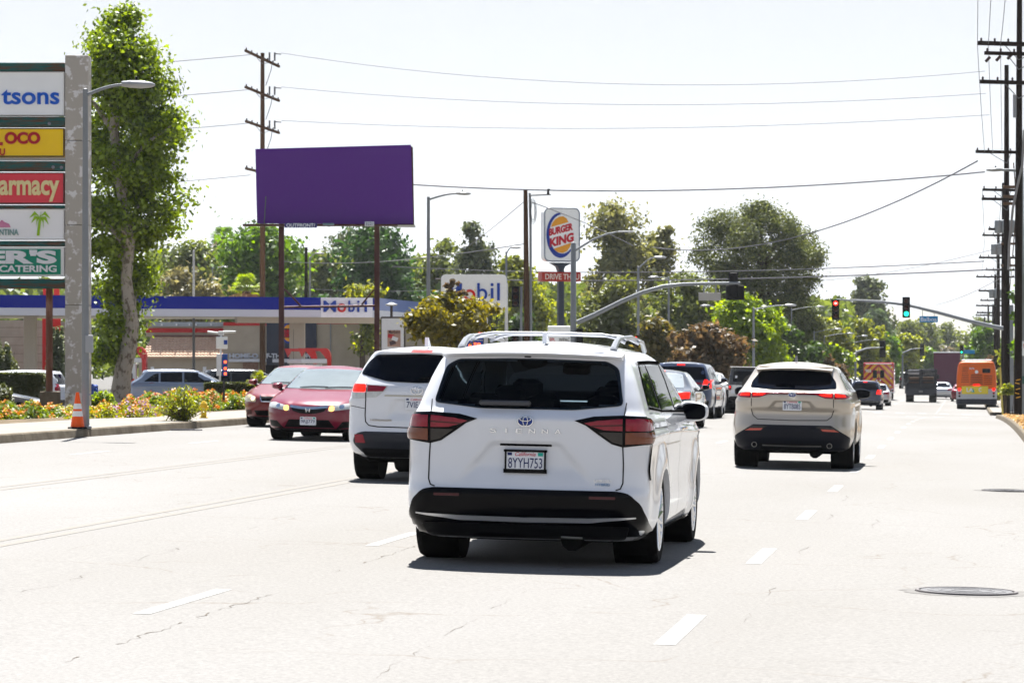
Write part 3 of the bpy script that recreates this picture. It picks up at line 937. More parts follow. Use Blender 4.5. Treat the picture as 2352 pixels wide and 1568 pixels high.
RWP = rnd([(-0.735, 1.245), (-0.36, 1.205), (0.36, 1.205), (0.735, 1.245), (0.675, 1.53), (0.58, 1.585), (0, 1.60), (-0.58, 1.585), (-0.675, 1.53)], 0.04)
rw = c.patch('rear_window', RWP, 'rear', M_PRIVACY, off=0.006, cell=0.08)
# what is seen dimly through the glass: headrests and the bright street ahead
wiper(c, (-0.37, 1.232, 'rear'), (0.02, 1.252, 'rear'), thick=0.022)
mb = MB(); mb.bbox((-0.17, 0.085, 1.252), (0.40, 0.035, 0.040), 0.012); mb.build('wiper_cover', mat('wiper_highlight_grey', (.05, .05, .055), .35, spec=.5), c.root)  # grey of the cover paints the highlight on the wiper
# roof spoiler with its lamp
mb = MB()
vs = []
for i in range(25):
    x = -0.70 + 1.40 * i / 24
    b = 0.09 * (x / 0.7) ** 2
    vs += [(x, 0.22 + b, 1.622 - 0.02 * (x / .7) ** 2), (x, 0.20 + b, 1.640 - 0.02 * (x / .7) ** 2), (x, 0.50 + b * .3, 1.70 - 0.045 * (x / .7) ** 2), (x, 0.46 + b, 1.60 - .02 * (x / .7) ** 2)]
mb.add(vs, [(4 * i + k, 4 * i + (k + 1) % 4, 4 * i + 4 + (k + 1) % 4, 4 * i + 4 + k) for i in range(24) for k in range(4)] + [(0, 1, 2, 3), (96, 97, 98, 99)])
mb.build('spoiler', P_WHITE, c.root, True)
c.emblem(1.118, 0.115, inner=M_BLUEBADGE)
# bumper
bump = rnd([(-0.72, 0.592), (0.72, 0.592), (0.80, 0.575), (0.88, 0.50), (0.925, 0.38), (0.93, 0.25), (-0.93, 0.25), (-0.925, 0.38), (-0.88, 0.50), (-0.80, 0.575)], 0.03)
bp_ = c.patch('rear_bumper', bump, 'rear', M_GLOSSBLK, off=0.010, cell=0.05)
c.patch('bumper_trim', [(-0.84, 0.405), (-0.5, 0.392), (0, 0.388), (0.5, 0.392), (0.84, 0.405), (0.84, 0.395), (0.5, 0.360), (0, 0.355), (-0.5, 0.360), (-0.84, 0.395)], 'rear', M_SILVER, off=0.022, cell=0.05, thick=0.02, parent=bp_)
c.both('reflector', [(0.50, 0.535), (0.70, 0.535), (0.70, 0.552), (0.50, 0.552)], 'rear', M_REDD, off=0.016, parent=bp_)
c.patch('lower_valance', rnd([(-0.80, 0.335), (0.80, 0.335), (0.76, 0.23), (-0.76, 0.23)], 0.03), 'rear', M_BLACK, off=0.018, cell=0.06, parent=bp_)
# lamps: dark housing, red upper half, smoked lower half, body-side wedge
hous = [(0.375, 1.128), (0.52, 1.160), (0.74, 1.172), (0.90, 1.165), (0.925, 1.11), (0.925, 0.955), (0.745, 0.932), (0.66, 0.955), (0.55, 1.03), (0.46, 1.095)]
for sgn in (1, -1):
    f = lambda pl: pl if sgn > 0 else [(-u, v) for u, v in reversed(pl)]
    h = c.patch('tail_light', f(hous), 'rear', M_GLOSSBLK, off=0.006, cell=0.035)
    c.patch('red_lens', f([(0.45, 1.112), (0.55, 1.128), (0.74, 1.142), (0.74, 1.058), (0.60, 1.062), (0.52, 1.085)]), 'rear', M_RED, off=0.014, cell=0.035, parent=h)
    c.patch('smoked_lens', f([(0.56, 1.045), (0.74, 1.045), (0.74, 0.952), (0.67, 0.968)]), 'rear', M_SMOKE, off=0.014, cell=0.035, parent=h)
    c.patch('light_bar', f([(0.50, 1.096), (0.74, 1.108), (0.74, 1.096), (0.50, 1.086)]), 'rear', M_REDD, off=0.018, cell=0.035, parent=h)
    c.patch('red_lens', f([(0.762, 1.142), (0.88, 1.140), (0.915, 1.12), (0.915, 1.055), (0.762, 1.058)]), 'rear', M_RED, off=0.014, cell=0.03, parent=h)
    c.patch('indicator_lens', f([(0.762, 1.045), (0.905, 1.045), (0.905, 0.965), (0.762, 0.955)]), 'rear', mat('amber_lens', (0.16, 0.045, 0.022), 0.1, coat=.5, var=.3, scale=25), off=0.014, cell=0.03, parent=h)
    side = 'right' if sgn > 0 else 'left'
    h2 = c.patch('tail_light', [(0.12, 1.165), (0.42, 1.150), (0.52, 1.115), (0.44, 1.06), (0.34, 0.955), (0.12, 0.95)], side, M_GLOSSBLK, off=0.006, cell=0.035)
    c.patch('red_lens', [(0.14, 1.145), (0.40, 1.135), (0.38, 1.06), (0.14, 1.055)], side, M_RED, off=0.013, cell=0.035, parent=h2)
    c.patch('clear_lens', [(0.40, 1.135), (0.50, 1.113), (0.43, 1.07), (0.38, 1.075)], side, M_CLEAR, off=0.014, cell=0.035, parent=h2)
    c.patch('indicator_lens', [(0.14, 1.04), (0.36, 1.045), (0.31, 0.965), (0.14, 0.965)], side, MATS['amber_lens'], off=0.013, cell=0.035, parent=h2)
    c.strip('lamp_vent', [(0.30, 0.955), (0.27, 0.86), (0.25, 0.76), (0.27, 0.68)], 0.030, side, M_MATTE, off=0.008)
    c.strip('tailgate_gap', [(0.745, 0.935), (0.752, 0.80), (0.752, 0.66), (0.735, 0.615), (0.70, 0.603)][::1] if sgn > 0 else [(-0.745, 0.935), (-0.752, 0.80), (-0.752, 0.66), (-0.735, 0.615), (-0.70, 0.603)], 0.010, 'rear', M_BLACK)
    c.strip('tailgate_gap', [(sgn * 0.748, 1.17), (sgn * 0.752, 1.22), (sgn * .755, 1.27)], 0.008, 'rear', M_BLACK)
c.strip('handle_recess', [(-0.20, 0.935), (0.20, 0.935)], 0.018, 'rear', M_BLACK, off=0.002)
for x0, x1 in ((-0.20, -0.12), (-0.09, -0.02), (0.02, 0.11), (0.13, 0.20)):
    c.strip('handle_slot', [(x0, 0.935), (x1, 0.935)], 0.013, 'rear', M_GLOSSBLK, off=0.006)
c.plate('8YYH753', 0, 0.812, frame=M_BLACK)
co, no, d = c.hit('rear', 0, 1.04, 0)
for i, ch in enumerate('SIENNA'):
    x = -0.25 + 0.10 * i
    co, no, d = c.hit('rear', x, 1.043, 0)
    text_mesh('model_letter', ch, M_CHROME, 1, facing((x, co.y - 0.006, 1.043)), 0.004, 0.01, c.body, fit=(0.050 if ch != 'I' else 0.012, 0.034))
co, no, d = c.hit('rear', 0.60, 0.66, 0)
text_mesh('trim_lettering', 'LIMITED', M_CHROME, 1, facing((0.60, co.y - 0.008, 0.675)), 0.003, 0.0, c.body, fit=(0.135, 0.018))
text_mesh('trim_lettering', 'HYBRID', mat('badge_steel_blue', (0.12, 0.25, 0.45), 0.3, metal=.6), 1, facing((0.60, co.y - 0.008, 0.645)), 0.003, 0.0, c.body, fit=(0.11, 0.018))
# side glass
for sd in ('right', 'left'):
    c.patch('side_window', rnd([(0.60, 1.245), (1.30, 1.215), (1.30, 1.55), (0.92, 1.555), (0.70, 1.42)], 0.03), sd, M_SIDEGLASS, off=0.006, cell=0.12)
    c.patch('side_window', rnd([(1.38, 1.212), (2.42, 1.195), (2.42, 1.56), (1.38, 1.553)], 0.03), sd, M_SIDEGLASS, off=0.006, cell=0.12)
    c.patch('side_window', rnd([(2.52, 1.193), (3.62, 1.175), (3.48, 1.27), (2.95, 1.50), (2.75, 1.56), (2.52, 1.56)], 0.03), sd, M_SIDEGLASS, off=0.006, cell=0.12)
    c.strip('window_trim', [(0.56, 1.225), (1.3, 1.195), (2.4, 1.178), (3.66, 1.158)], 0.018, sd, M_MATTE, off=0.010)
    c.strip('window_trim', [(0.60, 1.25), (0.72, 1.44), (0.92, 1.575), (1.8, 1.583), (2.75, 1.578), (3.10, 1.46), (3.66, 1.18)], 0.022, sd, M_MATTE, off=0.010)
    for yy in (1.34, 2.47):
        c.strip('window_pillar', [(yy, 1.20), (yy, 1.57)], 0.05, sd, M_MATTE, off=0.009)
    for yy in (1.42, 2.47, 3.62):
        c.strip('door_gap', [(yy, 1.17), (yy, 0.33)], 0.007, sd, M_BLACK)
    c.strip('door_rail', [(0.55, 1.075), (1.42, 1.07)], 0.006, sd, M_BLACK)
    c.strip('rocker_trim', [(1.48, 0.262), (3.62, 0.262)], 0.024, sd, M_CHROME, off=0.016)
    c.strip('rocker_panel', [(1.44, 0.225), (3.66, 0.225)], 0.05, sd, M_BLACK, off=0.008)
    for yy in (2.30, 2.62):
        co, no, d = c.hit(sd, yy, 1.03, 0.02)
        mb = MB(); mb.bbox(co, (0.03, 0.17, 0.03), 0.008); mb.build('door_handle', M_CHROME, c.root)
    c.patch('headlight', [(4.55, 0.80), (5.0, 0.74), (5.0, 0.84), (4.5, 0.93)], sd, M_CLEAR, off=0.005)
WSP = rnd([(-0.74, 1.20), (0.74, 1.20), (0.62, 1.60), (-0.62, 1.60)], 0.04)
c.patch('windscreen', WSP, 'front', M_CLEARGLASS, off=0.006, cell=0.08)
open_window(c, RWP, 'rear'); open_window(c, WSP, 'front')
SEAT = mat('seat_fabric', (.015, .015, .018), .9, spec=.05)
for yy, xs_, zt_ in ((1.05, (-.48, 0, .48), 1.16), (2.05, (-.42, .42), 1.22), (2.95, (-.40, .40), 1.27)):
    for xx in xs_:
        q = MB(); q.bbox((xx, yy, zt_ - .32), (.46, .16, .62), .05); q.bbox((xx, yy, zt_ + .07), (.26, .10, .17), .04)
        q.tube([(xx - .06, yy, zt_ - .03), (xx - .06, yy, zt_ + .02)], .008, 4); q.tube([(xx + .06, yy, zt_ - .03), (xx + .06, yy, zt_ + .02)], .008, 4)
        q.build('seat', SEAT, c.root, True)
q = MB(); q.bbox((0, 3.75, 1.02), (1.45, .5, .26), .06); q.build('dashboard', SEAT, c.root)
q = MB(); q.box((0, 2.2, .62), (1.5, 3.6, .04)); q.box((0, .45, .9), (1.4, .05, .55)); q.box((-.80, 2.1, .95), (.03, 3.2, .6)); q.box((.80, 2.1, .95), (.03, 3.2, .6)); q.build('cabin_lining', SEAT, c.root)
q = MB(); q.box((0, 1.75, 1.665), (1.15, 2.1, .02)); q.build('headliner', mat('grey_headliner', (.10, .10, .10), .9), c.root)
q = MB(); q.bbox((0, 3.1, 1.50), (.24, .03, .07), .02); q.build('rear_view_mirror', M_BLACK, c.root)
q = MB(); q.lathe([(.17, -.012), (.19, 0), (.17, .012)], (-.40, 3.42, 1.08), 'Y', 20, close=True); q.build('steering_wheel', M_BLACK, c.root)
# wheels, underbody, rails
c.wheels((1.02, 4.08), r=0.352, tw=0.24, x=0.955, spokes=10, rim_m=mat('bright_alloy', (0.72, 0.73, 0.76), 0.2, metal=.9), rimr=0.72)
c.under(0.30, 4.9, 0.72, axle=(1.02, 4.08))
mb = MB(); mb.tube([(0.28, 0.12, 0.235), (0.44, 0.16, 0.228)], 0.008, 6); mb.build('exhaust_tip', mat('dull_steel', (.3, .29, .27), .5, metal=.7), c.root)
for sx in (-1, 1):
    pts = [(sx * 0.60, 0.60, 1.675), (sx * 0.60, 0.80, 1.735), (sx * 0.60, 1.0, 1.765), (sx * 0.60, 1.9, 1.785), (sx * 0.60, 2.75, 1.75), (sx * 0.60, 2.95, 1.68)]
    r = MB(); r.tube(pts, [0.030, 0.026, 0.020, 0.020, 0.020, 0.022], 8)
    r.build('roof_rail', mat('pale_rail', (0.34, 0.35, 0.37), 0.3, metal=0.6), c.root, True)
for yy in (1.20, 2.25):
    r = MB(); r.tube([(-0.63, yy, 1.745), (-0.54, yy, 1.780), (-0.44, yy, 1.797), (0, yy, 1.803), (0.44, yy, 1.797), (0.54, yy, 1.780), (0.63, yy, 1.745)], [0.022, 0.015, 0.012, 0.011, 0.012, 0.015, 0.022], 8)
    r.build('roof_crossbar', MATS['pale_rail'], c.root, True)
fin(c, 0.72, 1.715, P_WHITE, 1.2, x=0.05)
mb = MB(); mb.bbox((-0.03, 0.30, 1.612), (0.05, .03, .015), .004); mb.build('camera_lens', M_BLACK, c.root)
c.mirror(1, 3.30, 1.17, 0.25, 0.175, x0=0.85, arm=0.035)
c.mirror(-1, 3.30, 1.17, 0.25, 0.175, x0=0.85, arm=0.035)
c.place(-3.36, 23.38)

# ---------------------------------------------------------------- white suv to its left
rows = [(0.30, 0.78, 0.30, 4.60, 0.20, 0.35, 0.05, 0.12),
        (0.36, 0.90, 0.16, 4.72, 0.22, 0.40, 0.06, 0.15),
        (0.50, 0.945, 0.05, 4.82, 0.24, 0.45, 0.07, 0.18),
        (0.62, 0.955, 0.02, 4.85, 0.26, 0.45, 0.07, 0.20),
        (0.68, 0.955, 0.05, 4.85, 0.26, 0.45, 0.07, 0.20),
        (0.90, 0.955, 0.06, 4.78, 0.26, 0.45, 0.07, 0.20),
        (1.05, 0.945, 0.05, 4.60, 0.26, 0.45, 0.07, 0.22),
        (1.14, 0.930, 0.05, 3.95, 0.26, 0.45, 0.07, 0.25),
        (1.22, 0.905, 0.07, 3.60, 0.26, 0.35, 0.07, 0.20),
        (1.28, 0.870, 0.12, 3.45, 0.24, 0.28, 0.07, 0.15),
        (1.45, 0.800, 0.25, 3.05, 0.22, 0.25, 0.07, 0.12),
        (1.58, 0.730, 0.34, 2.70, 0.22, 0.24, 0.08, 0.12),
        (1.63, 0.690, 0.32, 2.50, 0.22, 0.24, 0.09, 0.12),
        (1.66, 0.650, 0.30, 2.35, 0.24, 0.24, 0.10, 0.12)]
def hl_rear(x, z):
    ax = abs(x); k = 0
    if 0.76 < z < 1.08:
        half = 0.30 + (1.07 - z) * 0.4
        k = 0.03 * (1 - sm(half - .06, half + .02, ax)) * (1 - sm(1.03, 1.07, z)) * sm(.76, .9, z)
    return k
def suv_side(ya, yb):
    def f(y, z):
        k = 0
        for yc in (ya, yb):
            k += 0.028 * (1 - sm(0.40, 0.62, math.hypot(y - yc, z - 0.42)))
        k += 0.015 * (1 - sm(0.0, 0.07, abs(z - 1.02))) - 0.02 * (1 - sm(0, .2, abs(z - .7))) * sm(ya + .5, ya + .9, y) * (1 - sm(yb - .9, yb - .5, y))
        return k
    return f
c = suv = Car('suv', 'white suv with lit left brake light, half hidden by the nearest minivan', 'suv', 4.85, P_WHITE, rows, arches=(1.02, 3.81), ar=0.41, hw=0.955,
              crown=0.08, nz=80, NR=24, NC=12, NS=40, taper=(0.05, 0.07), rmod=hl_rear, smod=suv_side(1.02, 3.81))
c.patch('rear_window', rnd([(-0.78, 1.37), (-0.40, 1.275), (0, 1.262), (0.40, 1.275), (0.78, 1.37), (0.70, 1.52), (0.585, 1.62), (0, 1.642), (-0.585, 1.62), (-0.70, 1.52)], 0.04), 'rear', M_GLASS, off=0.006)
c.patch('high_brake_lamp', rnd([(-0.14, 1.662), (0.14, 1.662), (0.13, 1.682), (-0.13, 1.682)], 0.01), 'rear', M_REDON, off=0.012)
wiper(c, (0.0, 1.30, 'rear'), (0.38, 1.36, 'rear'), thick=0.02)
c.emblem(1.175, 0.15)
c.strip('tailgate_crease', [(-0.42, 1.10), (0.42, 1.10)], 0.02, 'rear', mat('white_crease_shade', (0.45, 0.42, 0.36), 0.4), off=0.004)  # shade of the crease put into a darker strip
for sgn in (1, -1):
    f = lambda pl: pl if sgn > 0 else [(-u, v) for u, v in reversed(pl)]
    h = c.patch('tail_light', f(rnd([(0.38, 1.225), (0.66, 1.235), (0.66, 1.07), (0.53, 1.075), (0.42, 1.155)], .015)), 'rear', M_CLEAR, off=0.008, cell=0.04)
    c.patch('red_lens', f([(0.40, 1.21), (0.65, 1.225), (0.65, 1.145), (0.44, 1.15)]), 'rear', M_RED, off=0.014, cell=0.04, parent=h)
    h = c.patch('brake_lamp', f(rnd([(0.675, 1.235), (0.84, 1.24), (0.86, 1.14), (0.675, 1.14)], .02)), 'rear', M_REDON, off=0.012, cell=0.03, label='lit red brake lamp')
    c.patch('clear_lens', f([(0.675, 1.13), (0.86, 1.13), (0.85, 1.05), (0.675, 1.06)]), 'rear', M_CLEAR, off=0.010, cell=0.03, parent=h)
    c.strip('tailgate_gap', [(sgn * u, v) for u, v in ((.668, 1.24), (.668, 1.05), (.675, .85), (.665, .76), (.62, .715), (.50, .700), (0, .695))], 0.014, 'rear', M_BLACK)
    c.strip('bumper_seam', [(sgn * u, v) for u, v in ((.68, .93), (.88, .96))], 0.008, 'rear', M_BLACK)
b_ = c.patch('rear_bumper', rnd([(-.70, .635), (.70, .635), (.80, .60), (.83, .50), (.78, .44), (.70, .36), (-.70, .36), (-.78, .44), (-.83, .50), (-.80, .60)], .04), 'rear', mat('dark_grey_plastic', (0.022, 0.025, 0.034), 0.4), off=0.012)
c.both('reflector', [(0.66, 0.50), (0.79, 0.50), (0.80, 0.60), (0.69, 0.60)], 'rear', M_RED, off=0.02, parent=b_)
c.patch('lower_valance', rnd([(-.72, .43), (.72, .43), (.68, .32), (-.68, .32)], .03), 'rear', M_BLACK, off=0.016, parent=b_)
c.plate('7VIE111', 0, 1.005)
co, no, d = c.hit('rear', -.46, .79, 0)
text_mesh('model_lettering', 'HIGHLANDER', mat('bronze_letters', (.35, .28, .2), .3, metal=.6), 1, facing((-0.46, co.y - .008, 0.785)), 0.003, 0, c.body, fit=(0.28, 0.024))
for sd in ('right', 'left'):
    c.patch('side_window', rnd([(0.45, 1.38), (1.1, 1.29), (1.1, 1.56), (0.75, 1.55)], 0.03), sd, M_GLASS, off=0.006, cell=.12)
    c.patch('side_window', rnd([(1.2, 1.28), (2.1, 1.25), (2.1, 1.575), (1.2, 1.57)], 0.03), sd, M_GLASS, off=0.006, cell=.12)
    c.patch('side_window', rnd([(2.2, 1.25), (3.25, 1.23), (2.6, 1.54), (2.2, 1.575)], 0.03), sd, M_GLASS, off=0.006, cell=.12)
    for yy in (1.14, 2.15): c.strip('door_gap', [(yy, 1.2), (yy, .42)], .007, sd, M_BLACK)
c.wheels((1.02, 3.81), r=0.375, tw=0.25, x=0.93, spokes=6)
c.under(0.35, 4.6, 0.72, 0.24, 0.5, axle=(1.02, 3.81))
fin(c, .78, 1.735, P_WHITE, 1.6)
c.mirror(1, 3.0, 1.2); c.mirror(-1, 3.0, 1.2)
p_ = P(952, 39.3); c.place(p_.x, p_.y)

# ---------------------------------------------------------------- champagne crossover ahead
P_CHAMP = paint('champagne_paint', (0.47, 0.42, 0.36), metal=0.35, rough=0.30)
rows = [(0.27, 0.70, 0.34, 4.45, 0.18, 0.35, 0.06, 0.12),
        (0.33, 0.86, 0.16, 4.58, 0.22, 0.40, 0.08, 0.15),
        (0.46, 0.915, 0.05, 4.68, 0.26, 0.45, 0.10, 0.18),
        (0.62, 0.925, 0.02, 4.74, 0.30, 0.45, 0.10, 0.20),
        (0.75, 0.920, 0.06, 4.72, 0.32, 0.45, 0.11, 0.20),
        (0.88, 0.915, 0.10, 4.66, 0.32, 0.45, 0.11, 0.20),
        (0.93, 0.915, 0.02, 4.60, 0.32, 0.45, 0.11, 0.20),
        (1.03, 0.905, 0.00, 4.30, 0.32, 0.45, 0.11, 0.22),
        (1.14, 0.880, 0.00, 3.70, 0.32, 0.40, 0.11, 0.22),
        (1.175, 0.860, 0.04, 3.50, 0.30, 0.35, 0.11, 0.18),
        (1.22, 0.820, 0.16, 3.35, 0.26, 0.28, 0.11, 0.15),
        (1.35, 0.740, 0.42, 3.05, 0.22, 0.25, 0.11, 0.12),
        (1.48, 0.665, 0.60, 2.70, 0.20, 0.24, 0.12, 0.12),
        (1.535, 0.635, 0.62, 2.50, 0.20, 0.24, 0.13, 0.12),
        (1.57, 0.600, 0.56, 2.35, 0.22, 0.24, 0.13, 0.12)]
def vz_rear(x, z):
    ax = abs(x)
    if 0.92 < z < 1.06:
        half = 0.26 + (1.05 - z) * 0.8
        return 0.05 * (1 - sm(half - .05, half + .02, ax)) * (1 - sm(1.02, 1.055, z))
    return 0
c = cross = Car('crossover', 'champagne coloured crossover with full-width red light strip, driving ahead in the middle lane', 'suv', 4.74, P_CHAMP, rows,
                arches=(0.98, 3.67), ar=0.40, hw=0.925, crown=0.075, nz=84, NR=26, NC=14, NS=40, taper=(0.05, 0.07), rmod=vz_rear, smod=suv_side(0.98, 3.67))
c.patch('rear_window', rnd([(-0.66, 1.235), (-0.3, 1.205), (0.3, 1.205), (0.66, 1.235), (0.645, 1.33), (0.53, 1.49), (0.3, 1.515), (-0.3, 1.515), (-0.53, 1.49), (-0.645, 1.33)], 0.03), 'rear', M_GLASS, off=0.006)
wiper(c, (-0.28, 1.262, 'rear'), (0.02, 1.258, 'rear'), thick=0.018)
mb = MB(); vs = []
for i in range(21):
    x = -0.58 + 1.16 * i / 20; b = 0.10 * (x / .58) ** 2
    vs += [(x, 0.44 + b, 1.520 - .03 * (x / .58) ** 2), (x, 0.42 + b, 1.545 - .03 * (x / .58) ** 2), (x, 0.86, 1.63 - .05 * (x / .58) ** 2), (x, 0.74, 1.52 - .03 * (x / .58) ** 2)]
mb.add(vs, [(4 * i + k, 4 * i + (k + 1) % 4, 4 * i + 4 + (k + 1) % 4, 4 * i + 4 + k) for i in range(20) for k in range(4)] + [(0, 1, 2, 3), (80, 81, 82, 83)])
mb.build('spoiler', P_CHAMP, c.root, True)
lb = c.patch('light_strip', [(-0.62, 1.165), (-0.2, 1.172), (0.2, 1.172), (0.62, 1.165), (0.62, 1.128), (0.2, 1.142), (-0.2, 1.142), (-0.62, 1.128)], 'rear', M_REDD, off=0.008, cell=.05)
for sgn in (1, -1):
    f = lambda pl: pl if sgn > 0 else [(-u, v) for u, v in reversed(pl)]
    h = c.patch('tail_light', f([(0.32, 1.152), (0.62, 1.165), (0.62, 1.085), (0.50, 1.090), (0.40, 1.125)]), 'rear', M_RED, off=0.012, cell=.035)
    c.patch('lit_lens', f([(0.40, 1.142), (0.60, 1.150), (0.60, 1.120), (0.46, 1.122)]), 'rear', M_REDON, off=0.017, cell=.035, parent=h)
    h = c.patch('tail_light', f([(0.635, 1.165), (0.80, 1.150), (0.87, 1.12), (0.80, 1.085), (0.635, 1.080)]), 'rear', M_RED, off=0.012, cell=.03)
    c.patch('lit_lens', f([(0.65, 1.150), (0.78, 1.138), (0.80, 1.115), (0.65, 1.115)]), 'rear', M_REDON, off=0.017, cell=.03, parent=h)
    c.strip('tailgate_gap', [(sgn * u, v) for u, v in ((.627, 1.08), (.628, .90), (.60, .81), (.53, .755), (0, .745))], 0.011, 'rear', M_BLACK)
    bl = c.patch('bumper_lamp', f([(0.36, 0.655), (0.62, 0.655), (0.72, 0.590), (0.46, 0.600)]), 'rear', M_SMOKE, off=0.024)
    c.patch('red_lens', f([(0.44, 0.618), (0.64, 0.612), (0.71, 0.582), (0.47, 0.590)]), 'rear', mat('coral_lens', (0.55, 0.08, 0.05), .2, coat=1), off=0.028, parent=bl)
    e = MB(); e.lathe([(0.034, -0.02), (0.041, -0.02), (0.043, 0.2), (0.034, 0.2)], (sgn * 0.575, 0.10, 0.365), 'Y', 20, close=True)
    e.build('exhaust_tip', MATS['dull_steel'], c.root, True)
bp_ = c.patch('rear_bumper', rnd([(-.60, .672), (.60, .672), (.82, .535), (.88, .49), (.85, .34), (.76, .29), (-.76, .29), (-.85, .34), (-.88, .49), (-.82, .535)], .02), 'rear', mat('dark_blue_grey_plastic', (0.008, 0.009, 0.015), 0.4, spec=.1), off=0.014)
c.strip('bumper_skid', [(-.45, .37), (-.08, .365), (.08, .365), (.45, .37)], 0.02, 'rear', MATS['dull_steel'], off=0.02, parent=bp_)
c.patch('lower_valance', rnd([(-.50, .40), (.50, .40), (.46, .29), (-.46, .29)], .03), 'rear', M_BLACK, off=0.017, parent=bp_)
c.emblem(1.140, 0.115, inner=M_BLUEBADGE)
c.plate('8YTB085', 0, 0.975, w=0.29)
fin(c, .95, 1.64, mat('grey_fin', (.22, .22, .25), .4), 1.3)
for sd in ('right', 'left'):
    c.patch('side_window', rnd([(0.62, 1.22), (1.15, 1.20), (1.15, 1.46), (0.98, 1.44)], 0.03), sd, M_GLASS, off=0.006, cell=.12)
    c.patch('side_window', rnd([(1.25, 1.20), (2.1, 1.18), (2.1, 1.50), (1.25, 1.48)], 0.03), sd, M_GLASS, off=0.006, cell=.12)
    c.patch('side_window', rnd([(2.2, 1.18), (3.2, 1.16), (2.6, 1.46), (2.2, 1.50)], 0.03), sd, M_GLASS, off=0.006, cell=.12)
    for yy in (1.3, 2.15, 3.2): c.strip('door_gap', [(yy, 1.12), (yy, .40)], .007, sd, M_BLACK)
c.wheels((0.98, 3.67), r=0.37, tw=0.24, x=0.92, spokes=5)
c.under(0.35, 4.5, 0.70, 0.235, 0.5, axle=(0.98, 3.67))
c.mirror(1, 3.0, 1.15, .24, .16, cap=M_GLOSSBLK, x0=.80, arm=.06); c.mirror(-1, 3.0, 1.15, .24, .16, cap=M_GLOSSBLK, x0=.80, arm=.06)
c.place(-2.66, 47.4)
# ---------------------------------------------------------------- other vehicles
def sedan_rows(h=1.43, hw=0.87, L=4.5, z0=0.18):
    k = h / 1.43
    return [(z0, hw * .84, 0.25, L - .30, 0.2, 0.35, 0.06, 0.14),
            (z0 + .05, hw * .95, 0.12, L - .14, 0.22, 0.40, 0.08, 0.18),
            (0.40, hw * .99, 0.02, L - .02, 0.25, 0.45, 0.10, 0.22),
            (0.55, hw, 0.0, L, 0.25, 0.48, 0.10, 0.24),
            (0.66, hw, 0.02, L - .03, 0.25, 0.50, 0.10, 0.26),
            (0.72, hw * .99, 0.03, L - .12, 0.25, 0.52, 0.10, 0.28),
            (0.80 * k, hw * .98, 0.05, L - .42, 0.25, 0.52, 0.10, 0.30),
            (0.90 * k, hw * .965, 0.10, L - .95, 0.25, 0.50, 0.12, 0.26),
            (0.95 * k, hw * .94, 0.42, L - 1.22, 0.25, 0.40, 0.12, 0.20),
            (1.00 * k, hw * .90, 0.70, L - 1.36, 0.22, 0.30, 0.12, 0.16),
            (1.15 * k, hw * .80, 1.00, L - 1.68, 0.20, 0.24, 0.10, 0.13),
            (1.30 * k, hw * .69, 1.28, L - 2.02, 0.20, 0.22, 0.09, 0.11),
            (1.35 * k, hw * .63, 1.42, L - 2.18, 0.20, 0.22, 0.09, 0.11)]
def suv_rows(h=1.75, hw=0.93, L=4.75, z0=0.27, up=0.15):
    k = h / 1.75
    return [(z0, hw * .82, 0.30, L - .28, 0.2, 0.35, 0.05, 0.12),
            (z0 + .06, hw * .95, 0.12, L - .12, 0.22, 0.40, 0.06, 0.15),
            (0.55, hw, 0.0, L, 0.22, 0.42, 0.06, 0.18),
            (0.80, hw, 0.03, L - .03, 0.22, 0.42, 0.06, 0.20),
            (0.98 * k, hw * .99, 0.03, L - .22, 0.22, 0.42, 0.06, 0.22),
            (1.08 * k, hw * .97, 0.04, L - .95, 0.22, 0.42, 0.06, 0.22),
            (1.14 * k, hw * .94, 0.07, L - 1.25, 0.20, 0.32, 0.06, 0.18),
            (1.40 * k, hw * .85, up, L - 1.75, 0.18, 0.24, 0.06, 0.13),
            (1.60 * k, hw * .76, up + .12, L - 2.15, 0.18, 0.22, 0.07, 0.12),
            (1.66 * k, hw * .69, up + .16, L - 2.35, 0.20, 0.22, 0.08, 0.12)]

